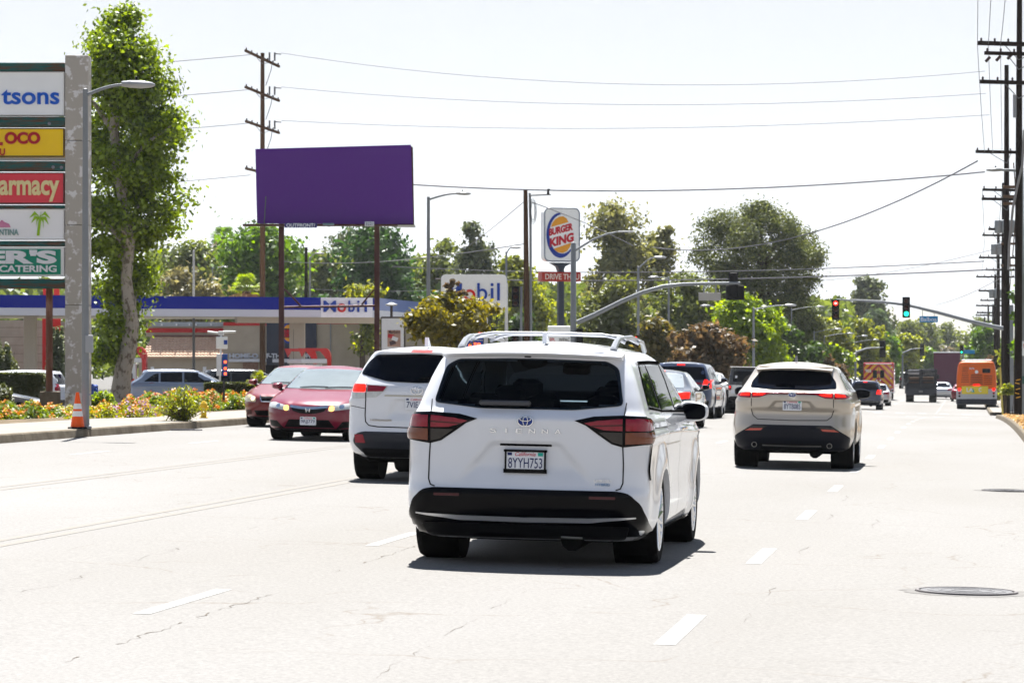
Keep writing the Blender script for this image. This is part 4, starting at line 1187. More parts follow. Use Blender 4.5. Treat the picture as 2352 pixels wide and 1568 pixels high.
def generic(name, label, cat, kind, pm, h, hw, L, group=None, lamps_on=False, detail=True, dark_glass=M_GLASS, screen=M_SCREEN, light=False, up=.15):
    """an ordinary car whose front and rear are both finished"""
    if kind == 'sedan':
        rows = sedan_rows(h, hw, L); ar, r = 0.345, 0.315
        ax = (0.95, L - 0.92)
    else:
        rows = suv_rows(h, hw, L, up=up); ar, r = 0.395, 0.36
        ax = (0.95, L - 0.95)
    c = Car(name, label, cat, L, pm, rows, arches=ax if not light else (), ar=ar, hw=hw, crown=0.06, nz=44 if not light else 26, NR=12 if not light else 6, NC=8 if not light else 5, NS=26 if not light else 12, group=group,
            smod=None if light else suv_side(*ax))
    k = h / (1.43 if kind == 'sedan' else 1.75)
    if kind == 'sedan':
        rw = [(-hw * .74, 0.985 * k), (hw * .74, 0.985 * k), (hw * .62, 1.31 * k), (-hw * .62, 1.31 * k)]
        ws = [(-hw * .80, 0.975 * k), (hw * .80, 0.975 * k), (hw * .64, 1.325 * k), (-hw * .64, 1.325 * k)]
        sw = [[(1.20, 1.0 * k), (2.0, .985 * k), (2.0, 1.30 * k), (1.55, 1.29 * k)], [(2.08, .98 * k), (L - 1.45, .96 * k), (L - 2.0, 1.28 * k), (2.08, 1.31 * k)]]
        tl = [(hw * .50, .72 * k), (hw * .93, .74 * k), (hw * .93, .88 * k), (hw * .55, .87 * k)]
        pz = .62; bz = .42; lo = .25
        hl = [(hw * .55, .60), (hw * .92, .63), (hw * .92, .74), (hw * .58, .70)]
    else:
        rw = [(-hw * .80, 1.17 * k), (hw * .80, 1.17 * k), (hw * .70, 1.56 * k), (-hw * .70, 1.56 * k)]
        ws = [(-hw * .80, 1.18 * k), (hw * .80, 1.18 * k), (hw * .70, 1.60 * k), (-hw * .70, 1.60 * k)]
        sw = [[(0.40 + (up - .15) * .8, 1.22 * k), (1.25, 1.19 * k), (1.25, 1.55 * k), (0.62 + (up - .15) * 1.3, 1.50 * k)], [(1.32, 1.18 * k), (2.15, 1.17 * k), (2.15, 1.58 * k), (1.32, 1.56 * k)], [(2.22, 1.17 * k), (L - 1.45, 1.15 * k), (L - 2.05, 1.55 * k), (2.22, 1.58 * k)]]
        tl = [(hw * .66, .92 * k), (hw * .95, .92 * k), (hw * .93, 1.18 * k), (hw * .74, 1.18 * k)]
        pz = .92; bz = .55; lo = .34
        hl = [(hw * .50, .78), (hw * .92, .80), (hw * .92, .94), (hw * .55, .90)]
    cl = .12 if not light else .3
    c.patch('rear_window', rnd(rw, .05), 'rear', dark_glass, off=.006, cell=cl)
    c.patch('windscreen', rnd(ws, .05), 'front', screen, off=.006, cell=cl)
    for sd in ('right', 'left'):
        for p in sw: c.patch('side_window', rnd(p, .04), sd, dark_glass, off=.006, cell=.25)
        if detail:
            for yy in (sw[-1][0][0] - .04, L - 1.35): c.strip('door_gap', [(yy, .95 * k), (yy, .35)], .008, sd, M_BLACK, step=.12)
    c.both('brake_lamp' if lamps_on else 'tail_light', rnd(tl, .02), 'rear', M_REDON if lamps_on else M_RED, off=.010, cell=.1)
    c.both('headlight', rnd(hl, .02), 'front', M_CLEAR, off=.010, cell=.1)
    if detail:
        if lamps_on: c.patch('high_brake_lamp', [(-.12, rw[2][1] + .04), (.12, rw[2][1] + .04), (.12, rw[2][1] + .07), (-.12, rw[2][1] + .07)], 'rear', M_REDON, off=.012)
        c.patch('grille', rnd([(-hw * .48, bz + .05), (hw * .48, bz + .05), (hw * .5, bz + .25), (-hw * .5, bz + .25)], .03), 'front', M_BLACK, off=.008)
        c.patch('rear_bumper', rnd([(-hw * .85, lo), (hw * .85, lo), (hw * .9, bz), (-hw * .9, bz)], .05), 'rear', M_BLACK, off=.010, cell=.12)
        c.patch('front_bumper', rnd([(-hw * .7, lo - .03), (hw * .7, lo - .03), (hw * .7, lo + .1), (-hw * .7, lo + .1)], .03), 'front', M_BLACK, off=.010, cell=.12)
        co, no, d = c.hit('rear', 0, pz, 0)
        m = MB(); m.box((0, co.y - .01, pz), (.31, .02, .155)); m.build('license_plate', M_PLATE, c.root)
        c.mirror(1, L - 1.75, sw[-1][1][1] + .03, .2, .13, x0=hw * .93, arm=.06); c.mirror(-1, L - 1.75, sw[-1][1][1] + .03, .2, .13, x0=hw * .93, arm=.06)
    c.wheels(ax, r=r, tw=.21, x=hw - .01)
    c.under(.3, L - .3, hw * .75, z0=lo - .08, z1=lo + .15)
    return c
RED_A = paint('crimson_paint', (0.165, 0.001, 0.022), metal=0.0, rough=0.30)
RED_B = paint('faded_red_paint', (0.15, 0.004, 0.010), metal=0.1, rough=0.35)

# --- the two oncoming red saloons
def red_saloon(label, pm, h, hw, L, civic):
    rows = sedan_rows(h, hw, L)
    if civic:
        rows = [r if not (0.60 < r[0] < 0.95 * h / 1.43) else (r[0], r[1], r[2], r[3] + 0.0, r[4], r[5], r[6], r[7] + .06) for r in rows]
    ax = (0.95, L - 0.93)
    c = Car('sedan', label, 'car', L, pm, rows, arches=ax, ar=.345, hw=hw, crown=.06, nz=70, NR=24, NC=12, NS=36, smod=suv_side(*ax), taper=(.05, .09), group='oncoming red cars')
    k = h / 1.43
    c.patch('windscreen', rnd([(-hw * .84, .965 * k), (0, .955 * k), (hw * .84, .965 * k), (hw * .655, 1.325 * k), (0, 1.345 * k), (-hw * .655, 1.325 * k)], .04), 'front', M_SCREEN, off=.007)
    wiper(c, (0.45, .972 * k, 'front'), (-0.10, .985 * k, 'front'), thick=.010, m=M_BLACK)
    wiper(c, (-0.05, .970 * k, 'front'), (-0.60, .985 * k, 'front'), thick=.010, m=M_BLACK)
    c.patch('rear_window', rnd([(-hw * .74, 0.985 * k), (hw * .74, 0.985 * k), (hw * .62, 1.31 * k), (-hw * .62, 1.31 * k)], .04), 'rear', M_GLASS, off=.006)
    for sd in ('right', 'left'):
        c.patch('side_window', rnd([(1.20, 1.0 * k), (2.0, .985 * k), (2.0, 1.30 * k), (1.55, 1.29 * k)], .03), sd, M_GLASS, off=.006)
        c.patch('side_window', rnd([(2.08, .98 * k), (L - 1.45, .96 * k), (L - 2.0, 1.28 * k), (2.08, 1.31 * k)], .03), sd, M_GLASS, off=.006)
        for yy in (2.04, L - 1.40): c.strip('door_gap', [(yy, .95 * k), (yy, .30)], .007, sd, M_BLACK)
    for sg in (1, -1):
        f = lambda pl: pl if sg > 0 else [(-u, v) for u, v in reversed(pl)]
        if civic:
            h_ = c.patch('headlight', f(rnd([(.36, .555), (.60, .585), (.83, .62), (.84, .70), (.70, .71), (.50, .665), (.38, .64)], .02)), 'front', M_CLEAR, off=.010, cell=.04)
            c.patch('lit_lens', f([(.43 + .048 * math.cos(t), .605 + .048 * math.sin(t)) for t in np.linspace(0, 2 * math.pi, 16, endpoint=False)]), 'front', M_AMBERON, off=.018, cell=.03, parent=h_)
            c.patch('headlight_reflector', f([(.60 + .045 * math.cos(t), .640 + .04 * math.sin(t)) for t in np.linspace(0, 2 * math.pi, 14, endpoint=False)]), 'front', M_CHROME, off=.016, cell=.05, parent=h_)
            c.patch('fog_recess', f([(.50, .235), (.78, .27), (.80, .38), (.62, .37)]), 'front', M_BLACK, off=.008)
        else:
            h_ = c.patch('headlight', f(rnd([(.50, .55), (.78, .56), (.84, .66), (.72, .72), (.52, .66)], .03)), 'front', mat('yellowed_lens', (.55, .48, .33), .2, coat=1, var=.3, scale=20), off=.010, cell=.04)
            c.patch('lit_lens', f([(.58 + .05 * math.cos(t), .62 + .04 * math.sin(t)) for t in np.linspace(0, 2 * math.pi, 16, endpoint=False)]), 'front', mat('warm_lit_lens', (1, .75, .45), .3, emit=.6), off=.018, cell=.03, parent=h_)
            c.patch('fog_recess', f([(.62, .28), (.78, .30), (.78, .38), (.62, .38)]), 'front', mat('maroon_shadow_plastic', (.06, .01, .01), .5), off=.008)
    if civic:
        g = c.patch('grille', [(-.345, .635), (0, .615), (.345, .635), (.30, .555), (.15, .515), (0, .505), (-.15, .515), (-.30, .555)], 'front', M_BLACK, off=.008, cell=.05)
        c.strip('grille_bar', [(-.36, .640), (-.15, .615), (0, .608), (.15, .615), (.36, .640)], .045, 'front', M_CHROME, off=.016, parent=g)
        c.patch('lower_intake', [(-.38, .40), (.38, .40), (.48, .255), (-.48, .255)], 'front', M_BLACK, off=.006)
        c.strip('bumper_edge', [(-.84, .575), (-.60, .555), (-.36, .52), (-.18, .485), (0, .475), (.18, .485), (.36, .52), (.60, .555), (.84, .575)], .014, 'front', pm, off=.012)
        # the winged letter on the grille
        co, no, d = c.hit('front', 0, .57, 0)
        M = facing((0, co.y + .03, .575), math.pi)
        e = MB(); q = []
        for sx in (-1, 1):
            e.tube([M @ Vector((sx * .045, .038, 0)), M @ Vector((sx * .026, -.035, 0))], [.013, .010], 6)
        e.tube([M @ Vector((-.035, 0, 0)), M @ Vector((.035, 0, 0))], .009, 6)
        e.build('emblem', M_CHROME, c.root, True)
        c.plate('9RJJ779', 0, .375, front=True)
    else:
        g = c.patch('grille', [(-.42, .68), (.42, .68), (.36, .575), (-.36, .575)], 'front', M_BLACK, off=.008, cell=.05)
        c.strip('grille_trim', [(-.43, .70), (-.37, .565), (.37, .565), (.43, .70)], .02, 'front', M_CHROME, off=.014, parent=g)
        co, no, d = c.hit('front', 0, .63, 0)
        e = MB(); e.lathe([(.06, 0), (.06, .012), (.045, .014), (.045, 0)], (0, co.y + .01, .63), 'Y', 20, close=True); e.build('emblem', M_CHROME, c.root)
        c.patch('lower_intake', [(-.55, .37), (.55, .37), (.50, .26), (-.50, .26)], 'front', M_BLACK, off=.006)
        c.strip('bumper_edge', [(-.84, .52), (0, .53), (.84, .52)], .02, 'front', pm, off=.02)
        c.plate('4DVJ210', 0, .40, front=True)
    c.patch('chin_spoiler', [(-.72, .235), (.72, .235), (.70, .19), (-.70, .19)], 'front', M_BLACK, off=.006)
    c.wheels(ax, r=.315, tw=.21, x=hw - .01)
    c.under(.3, L - .3, .62, .15, .35)
    c.mirror(1, L - 1.72, 1.0 * k, .20, .13, x0=hw * .95, arm=.05); c.mirror(-1, L - 1.72, 1.0 * k, .20, .13, x0=hw * .95, arm=.05)
    return c
cv = red_saloon('shiny crimson saloon coming towards the camera, nearer and full front visible', RED_A, 1.43, .875, 4.5, True)
def facing_us(c, px, Yfront, lean=0.0):
    """stand an oncoming car so that its nose is at Yfront"""
    D = Yfront / (CT + (px - 1176) / F * ST)
    p = P(px, D)
    c.place(p.x, p.y + c.L, math.pi + lean)
    c.root.location.z = G(p.x, p.y + c.L / 2) 
facing_us(cv, 706, 56.5)
co_ = red_saloon('older faded red saloon behind the crimson one, nearest the left kerb', RED_B, 1.40, .855, 4.4, False)
facing_us(co_, 636, 66.5)

# --- dark minivan with brake lights, white roof edge
P_NAVY = paint('navy_paint', (0.020, 0.030, 0.070), metal=.3, rough=.25)
P_SLATE = paint('slate_blue_paint', (0.05, 0.07, 0.13), metal=.35, rough=.25)
P_BLACK = paint('black_paint', (0.012, 0.013, 0.016), rough=.25)
P_SILV = paint('silver_paint', (0.42, 0.44, 0.47), metal=.55, rough=.3)
P_CX = paint('blue_grey_paint', (0.21, 0.25, 0.33), metal=.3, rough=.28)
P_MAROON = paint('maroon_paint', (0.16, 0.012, 0.022), metal=.2, rough=.3)
P_OFFW = paint('off_white_paint', (0.70, 0.70, 0.68), rough=.35)
def at_rear(c, px, D, rz=0.0):
    p = P(px, D)
    c.place(p.x, p.y, rz)
G_ = 'cars waiting and driving ahead'
c = generic('minivan', 'slate blue minivan with brake lights on, just beyond the nearest minivan', 'minivan', 'suv', P_SLATE, 1.74, .98, 5.1, G_, lamps_on=True)
lb = c.both('lamp_bar', [(.30, 1.10), (.64, 1.085), (.66, 1.02), (.40, 1.035)], 'rear', M_RED, off=.012)
at_rear(c, 1560, 93)
def silver_sedan():
    c = generic('sedan', 'grey saloon with a lit brake light squeezed between the two minivans', 'car', 'sedan', mat('graphite_paint', (.10, .105, .115), .25, coat=1, metal=.4), 1.45, .90, 4.8, G_, lamps_on=True, dark_glass=mat('pale_glass', (.28, .31, .33), .08, coat=1))
    at_rear(c, 1500, 74)
silver_sedan()
# oncoming white cars beyond
c = generic('sedan', 'white saloon facing the camera with amber lamps lit, left of the black off-roader', 'car', 'sedan', P_WHITE, 1.45, .9, 4.7, 'oncoming pale cars')
c.both('lit_lens', [(.50, .62), (.72, .64), (.72, .70), (.50, .68)], 'front', M_AMBERON, off=.016)
facing_us(c, 1584, 104)
c = generic('suv', 'white suv facing the camera behind the white saloon with amber lamps', 'suv', 'suv', P_OFFW, 1.68, .93, 4.7, 'oncoming pale cars')
facing_us(c, 1600, 122)

# --- black boxy off-roader with the spare wheel
rows = [(.42, .70, .10, 4.1, .08, .1, .02, .05), (.55, .78, 0, 4.2, .1, .12, .02, .05), (.75, .79, 0, 4.2, .1, .12, .02, .05), (1.10, .79, .0, 4.15, .1, .12, .02, .05), (1.16, .78, .01, 3.0, .1, .12, .02, .05), (1.25, .76, .02, 2.75, .08, .08, .02, .04), (1.78, .69, .10, 2.45, .08, .08, .02, .04), (1.83, .66, .13, 2.35, .1, .1, .02, .04)]
c = wr = Car('off_roader', 'black boxy off-roader with white tail panel and spare wheel on its tailgate', 'off-roader', 4.2, P_BLACK, rows, arches=(.75, 3.35), ar=.5, hw=.79, crown=.02, nz=50, NR=14, NC=6, NS=26, taper=(0, .03))
c.patch('tailgate', [(-.74, .62), (.74, .62), (.74, 1.13), (-.74, 1.13)], 'rear', P_OFFW, off=.006)
c.patch('hard_top', [(-.77, 1.18), (.77, 1.18), (.69, 1.80), (-.69, 1.80)], 'rear', P_BLACK, off=.012)
c.patch('rear_window', rnd([(-.60, 1.26), (.60, 1.26), (.56, 1.68), (-.56, 1.68)], .05), 'rear', M_GLASS, off=.02)
c.patch('window_sticker', [(-.50, 1.40), (-.42, 1.40), (-.42, 1.50), (-.50, 1.50)], 'rear', M_PLATE, off=.03)
m = MB(); m.bbox((0, .2, 1.845), (1.42, .5, .025), .01); m.build('roof_lip', P_OFFW, c.root)
for sx in (-1, 1):
    m = MB(); m.bbox((sx * .70, -.03, 1.02), (.11, .08, .19), .02); h_ = m.build('tail_light', M_RED, c.root)
    m = MB(); m.box((sx * .70, -.075, 1.05), (.06, .01, .06)); m.build('lit_lens', M_REDON, h_)
    m = MB(); m.bbox((sx * .87, .72, .93), (.24, .95, .06), .03); m.build('wheel_flare', M_BLACK, c.root)
    m = MB(); m.bbox((sx * .87, 3.35, .93), (.24, .95, .06), .03); m.build('wheel_flare', M_BLACK, c.root)
m = MB(); m.bbox((0, -.12, .58), (1.45, .2, .20), .04); m.build('rear_bumper', M_BLACK, c.root)
m = MB(); m.box((-.50, -.03, .86), (.31, .02, .15)); m.build('license_plate', M_PLATE, c.root)
m = MB(); m.lathe([(.20, -.10), (.36, -.13), (.41, -.10), (.41, .10), (.36, .13), (.20, .10)], (.22, -.22, 1.14), 'Y', 40, close=True)
for k in range(40):
    t = 2 * math.pi * k / 40
    m.box((.22 + .41 * math.cos(t), -.22, 1.14 + .41 * math.sin(t)), (.03, .22, .05), ry=-t)
sp = m.build('spare_wheel', mat('dusty_tread', (.06, .055, .05), .9), c.root, True)
m = MB(); m.lathe([(.0, -.10), (.07, -.10), (.07, -.04), (.21, -.04), (.21, .0)], (.22, -.22, 1.14), 'Y', 30); m.build('spare_rim', M_UNDER, sp)
m = MB(); m.lathe([(.030, 0), (.045, 0), (.045, -.01), (.030, -.01)], (.22, -.33, 1.14), 'Y', 16, close=True); m.build('wheel_badge', M_SILVER, sp)
c.wheels((.75, 3.35), r=.47, tw=.32, x=.99, spokes=5)
c.under(.1, 4.0, .6, .40, .6, axle=(.75, 3.35))
at_rear(c, 1716, 122)

# --- dark suv, beside it a saloon, both in the centre lanes beyond the lights
c = generic('suv', 'navy blue suv with red lamps lit, ahead and right of the champagne crossover', 'suv', 'suv', P_NAVY, 1.78, .99, 4.9, G_, lamps_on=True)
c.strip('bumper_trim', [(-.8, .50), (.8, .50)], .03, 'rear', M_SILVER, off=.02)
at_rear(c, 1986, 184)
c = generic('sedan', 'grey saloon just behind the navy suv on its right side', 'car', 'sedan', P_SILV, 1.5, .88, 4.6, G_)
at_rear(c, 2013, 205)

# --- ambulance
def boxprism(name, c, s, m, parent, b=.03, rz=0):
    q = MB(); q.bbox(c, s, b, rz); return q.build(name, m, parent)
def truck_wheels(root, ys, r, hw, dual=True, tw=.26):
    t = MB(); a = tw * (1.0 if dual else .5)
    t.lathe([(r * .5, -a), (r * .95, -a), (r, -a * .8), (r, a * .8), (r * .95, a), (r * .5, a)], (0, 0, 0), 'X', 28, close=True)
    m_ = MB(); m_.lathe([(0, a * .2), (r * .3, a * .2), (r * .5, a * .9), (r * .52, a)], (0, 0, 0), 'X', 24)
    for y in ys:
        for sx in (1, -1):
            o = t.build('wheel', M_TYRE, root, True); q = m_.build('rim', M_RIM, o, True)
            o.location = (sx * (hw - a), y, r); o.rotation_euler = (0, 0, 0 if sx > 0 else math.pi)
R_EMS = mat('rescue_red', (.42, .012, .03), .3, coat=.8); Y_EMS = mat('reflective_yellow', (.72, .36, .02), .35, coat=.5)
p = P(2018, 241)
amb = empty('ambulance', (p.x, p.y, p.z), 0, 'red and yellow chevron striped ambulance seen from behind', 'ambulance')
boxprism('body', (0, 2.1, 1.78), (2.36, 4.2, 2.30), R_EMS, amb, .06)
boxprism('cab', (0, 5.2, 1.35), (2.0, 2.0, 1.5), M_PLATE, amb, .15)
boxprism('lower_panel', (0, 2.1, .82), (2.34, 4.1, .55), M_PLATE, amb, .04)
boxprism('rear_step', (0, -.12, .62), (2.1, .35, .12), M_SILVER, amb, .02)
boxprism('light_bar', (0, -.02, 2.82), (2.0, .06, .06), M_PLATE, amb, .01)
sf = bmesh.new()
# chevrons clipped to the rear panel
def clip_stripes(hw, z0, z1, step, wd, y):
    mb = MB()
    for sgn in (1, -1):
        k = z0 - hw * 1.1
        while k < z1 + hw:
            # band between lines z = k - |x| and z = k + wd - |x| : falls outwards
            bm = bmesh.new()
            vs = [bm.verts.new((x, 0, z)) for x, z in ((0.0, z0), (hw, z0), (hw, z1), (0.0, z1))]
            bm.faces.new(vs)
            n = Vector((1, 0, 1)).normalized()
            bmesh.ops.bisect_plane(bm, geom=bm.verts[:] + bm.edges[:] + bm.faces[:], plane_co=(0, 0, k + hw * .0), plane_no=-n, clear_outer=True)
            if bm.faces:
                bmesh.ops.bisect_plane(bm, geom=bm.verts[:] + bm.edges[:] + bm.faces[:], plane_co=(0, 0, k + wd), plane_no=n, clear_outer=True)
            for f in bm.faces:
                pts = [(sgn * v.co.x, y, v.co.z) for v in f.verts]
                mb.add(pts, [tuple(range(len(pts)))])
            bm.free(); k += step
    return mb
clip_stripes(1.12, .98, 2.78, .52, .27, -.006).build('chevron_stripes', Y_EMS, amb)
for x in (-.28, .28):
    q = MB(); q.bbox((x, -.015, 2.02), (.32, .03, .62), .05); q.build('door_window', M_GLASS, amb)
q = MB(); q.box((0, -.012, 1.9), (.02, .012, 1.6)); q.build('door_gap', M_BLACK, amb)
text_mesh('unit_number', '903', M_PLATE, 1, facing((-.80, -.02, 2.28)), .01, .02, amb, fit=(.45, .24))
for x, z in ((1.0, 2.55), (.95, 1.70), (.90, 1.16), (-.14, 1.55), (.14, 1.55)): boxprism('marker_lamp', (x, -.02, z), (.10, .03, .10), M_PLATE, amb, .01)
truck_wheels(amb, (1.1, 5.3), .38, 1.02)

# --- stake-bed truck
p = P(2115, 231)
st = empty('stake_truck', (p.x, p.y, p.z), 0, 'dark stake-bed truck with slatted rear gates, between ambulance and maroon box truck', 'truck')
MD = mat('truck_dark', (.014, .016, .02), .45); MDB = mat('truck_steel', (.03, .034, .045), .4)
boxprism('bed', (0, 2.2, 1.02), (2.35, 4.6, .16), MD, st)
for x in (-1.14, 1.14):
    q = MB()
    for y in np.linspace(.0, 4.4, 7): q.box((x, y, 1.72), (.06, .08, 1.5))
    for z in (1.25, 1.55, 1.85, 2.15, 2.42): q.box((x, 2.2, z), (.04, 4.4, .12))
    q.build('side_rail', MD, st)
for x in (-.56, .57):
    q = MB()
    for dx in (-.50, .50): q.box((x + dx, -.02, 1.70), (.12, .06, 1.55))
    for z, hh in ((1.22, .42), (1.62, .10), (1.98, .14), (2.30, .12), (2.44, .06)): q.box((x, -.02, z), (1.05, .04, hh))
    q.build('rear_gate', MD, st)
boxprism('cargo', (-.45, .6, 1.50), (.9, .8, .75), mat('brown_cargo', (.10, .055, .035), .8), st)
boxprism('cargo', (.55, .7, 1.50), (.8, .8, .8), MATS['brown_cargo'], st)
boxprism('cargo', (-.55, 1.6, 2.25), (.8, .8, .35), mat('pale_cargo', (.5, .5, .5), .7), st)
boxprism('cab', (0, 5.4, 1.55), (2.1, 1.8, 1.9), P_BLACK, st, .12)
boxprism('rear_sill', (0, -.12, .82), (2.35, .12, .34), MDB, st)
boxprism('bumper', (0, -.22, .60), (2.1, .12, .14), MDB, st)
q = MB(); q.box((0, -.26, .82), (.3, .02, .13)); q.build('license_plate', mat('dirty_plate', (.2, .2, .2), .6), st)
truck_wheels(st, (.9, 5.2), .42, 1.12)
for sx in (-1, 1): boxprism('wing_mirror', (sx * 1.25, 5.0, 1.9), (.16, .08, .34), MD, st)
# --- maroon box truck
p = P(2175, 300)
bt = empty('box_truck', (p.x, p.y, p.z), 0, 'tall maroon box truck with a pale roof, far ahead', 'truck')
boxprism('box', (0, 3.5, 2.35), (2.55, 7, 3.2), mat('maroon_panel', (.085, .018, .045), .5), bt, .03)
boxprism('roof', (0, 3.5, 3.98), (2.6, 7.05, .10), M_PLATE, bt, .02)
boxprism('cab', (0, 8.1, 1.6), (2.2, 1.9, 2.0), P_WHITE, bt, .15)
boxprism('rear_sill', (0, -.02, .68), (2.4, .10, .2), MD, bt)
truck_wheels(bt, (1.6, 7.6), .46, 1.15)

# --- orange city bus
p = P(2243, 197)
bus = empty('city_bus', (p.x, p.y, p.z), 0, 'orange city bus seen from behind in the right lane by the utility poles', 'bus')
ORG = mat('bus_orange', (.70, .12, .004), .4, coat=.2); BSIL = mat('bus_silver', (.42, .44, .48), .35, metal=.3)
def slab(z0, z1, hw0, hw1, y0, y1, L=12.0, rr=.18):
    vs = []
    for z, hw, y in ((z0, hw0, y0), (z1, hw1, y1)):
        for i in range(7):
            t = math.pi / 2 * i / 6
            vs.append((hw - rr + rr * math.sin(t), y + rr - rr * math.cos(t), z))
        vs += [(hw, L, z), (-hw, L, z)]
        for i in range(6, -1, -1):
            t = math.pi / 2 * i / 6
            vs.append((-(hw - rr + rr * math.sin(t)), y + rr - rr * math.cos(t), z))
    return vs
def stack(name, levels, m, parent):
    mb = MB()
    vs = []
    for (z, hw, y) in levels:
        vs += slab(z, z, hw, hw, y, y)[:16]
    n = 16
    fs = [(r * n + i, r * n + (i + 1) % n, (r + 1) * n + (i + 1) % n, (r + 1) * n + i) for r in range(len(levels) - 1) for i in range(n)]
    fs += [tuple(range(n)), tuple((len(levels) - 1) * n + i for i in range(n))]
    mb.add(vs, fs); return mb.build(name, m, parent, True)
stack('body', [(1.30, 1.27, .0), (2.2, 1.25, .03), (2.75, 1.18, .08), (2.98, 1.08, .14), (3.06, .85, .25)], ORG, bus)
stack('lower_body', [(.66, 1.28, .0), (1.299, 1.28, .0)], BSIL, bus)
stack('rear_bumper', [(.30, 1.24, .02), (.36, 1.29, -.05), (.62, 1.29, -.05), (.66, 1.26, .0)], mat('bus_bumper', (.02, .022, .035), .5), bus)
boxprism('roof_unit', (.0, 1.6, 3.10), (1.9, 2.0, .16), M_PLATE, bus, .05)
q = MB()
for i in range(9): q.box((-.72, .055 - .0 + (.0 if i < 5 else .03) - .02, 1.74 + i * .115), (.50 - .02 * i, .05, .035))
for i in range(6): q.box((0, .0, 1.62 + i * .115), (.78 - .01 * i, .06, .04))
for i in range(5): q.box((.72, .02, 1.62 + i * .125), (.52, .06, .035))
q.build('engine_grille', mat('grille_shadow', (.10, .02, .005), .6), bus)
boxprism('destination_sign', (.62, .04, 2.45), (.50, .10, .27), M_GLOSSBLK, bus, .02)
text_mesh('bus_number', '8276', M_PLATE, 1, facing((-.30, -.005, 2.60)), .03, .01, bus, fit=(.32, .11))
q = MB(); q.lathe([(0, 0), (.11, 0), (.11, .05)], (0, -.01, 2.38), 'Y', 24); q.build('round_emblem', M_PLATE, bus)
boxprism('stop_lamp_bar', (0, -.03, 1.56), (.42, .06, .07), M_REDON, bus, .02)
boxprism('poster', (-.10, -.03, 1.22), (1.66, .04, .50), mat('poster_yellow', (.75, .60, .05), .5), bus, .01)
text_mesh('poster_letters', 'LA', M_PLATE, 1, facing((-.42, -.055, 1.24)), .004, .03, bus, fit=(.42, .26))
q = MB(); q.prism([(-.35, 1.08), (-.12, 1.08), (-.22, 1.34)], -.058, -.052); q.build('poster_triangle', M_TEAL, bus)
text_mesh('poster_letters', 'C', M_PLATE, 1, facing((.22, -.055, 1.24)), .004, .03, bus, fit=(.18, .26))
for sx in (-1, 1):
    for z, m_, r in ((1.26, M_REDON, .10), (1.02, M_RED, .075), (.84, M_SMOKE, .07)):
        q = MB(); q.lathe([(0, -.03), (r, -.02), (r, .05)], (sx * 1.08, -.02, z), 'Y', 20); q.build('tail_light', m_, bus)
truck_wheels(bus, (2.6, 8.6), .48, 1.25, tw=.3)
boxprism('underbody', (0, 5, .42), (1.9, 9, .25), M_UNDER, bus)

# --- distant traffic: copies of a few light models
def bake_far(label, kind, pm, h, hw, L):
    return generic('sedan' if kind == 'sedan' else 'suv', label, 'car' if kind == 'sedan' else 'suv', kind, pm, h, hw, L, 'distant traffic', detail=False, light=True, screen=M_GLASS)
f1 = bake_far('small white saloon in distant traffic, just left of the ambulance', 'sedan', P_OFFW, 1.45, .9, 4.6)
facing_us(f1, 1905, 205)
f2 = bake_far('pale blue-grey saloon between the stake truck and the orange bus', 'sedan', P_SILV, 1.47, .9, 4.7)
at_rear(f2, 2163, 255)
f3 = bake_far('dark red saloon half hidden left of the orange bus', 'sedan', P_MAROON, 1.45, .88, 4.5)
at_rear(f3, 2210, 240)
f4 = bake_far('white suv facing the camera, farther up beside the ambulance', 'suv', P_WHITE, 1.75, .95, 4.8)
facing_us(f4, 1932, 232)
f5 = bake_far('black suv in distant traffic above the stake truck', 'suv', P_BLACK, 1.75, .95, 4.8)
at_rear(f5, 2085, 330)
def far_copy(src, px, Y, label, rear=True, name=None):
    c = copy_tree(src.root); c['label'] = label
    D = Y / (CT + (px - 1176) / F * ST); p = P(px, D)
    c.location = (p.x, p.y + (0 if rear else src.L), p.z)
    c.rotation_euler = (math.atan((G(p.x, p.y + 2) - G(p.x, p.y - 2)) / 4) * (1 if rear else -1), 0, 0 if rear else math.pi)
far_copy(f1, 1955, 300, 'white saloon low in the distant queue, second left of the ambulance', False)
far_copy(f4, 1965, 345, 'white suv far back in the distant queue left of the ambulance', False)
far_copy(f4, 1990, 395, 'white suv seen just above the navy suv', False)
far_copy(f1, 2072, 372, 'white saloon glimpsed between ambulance and stake truck', True)
far_copy(f2, 2125, 400, 'silver saloon seen over the middle of the stake truck', True)
far_copy(f1, 2105, 470, 'white saloon far off above the left half of the stake truck', True)
far_copy(f4, 2138, 530, 'white suv far off above the right half of the stake truck', True)
far_copy(f1, 2190, 420, 'white saloon far off between maroon truck and orange bus', True)
far_copy(f5, 2200, 335, 'black suv low between maroon truck and orange bus', True)
far_copy(f2, 2060, 560, 'silver saloon near the vanishing point, left of the stake truck', False)
far_copy(f4, 2080, 640, 'white suv near the vanishing point above the ambulance roof edge', False)
far_copy(f1, 2118, 660, 'tiny white saloon near the vanishing point above the stake truck', True)
far_copy(f2, 2196, 610, 'tiny silver saloon near the vanishing point beside the maroon truck', True)
far_copy(f5, 2150, 700, 'tiny black suv at the far end of the traffic', True)

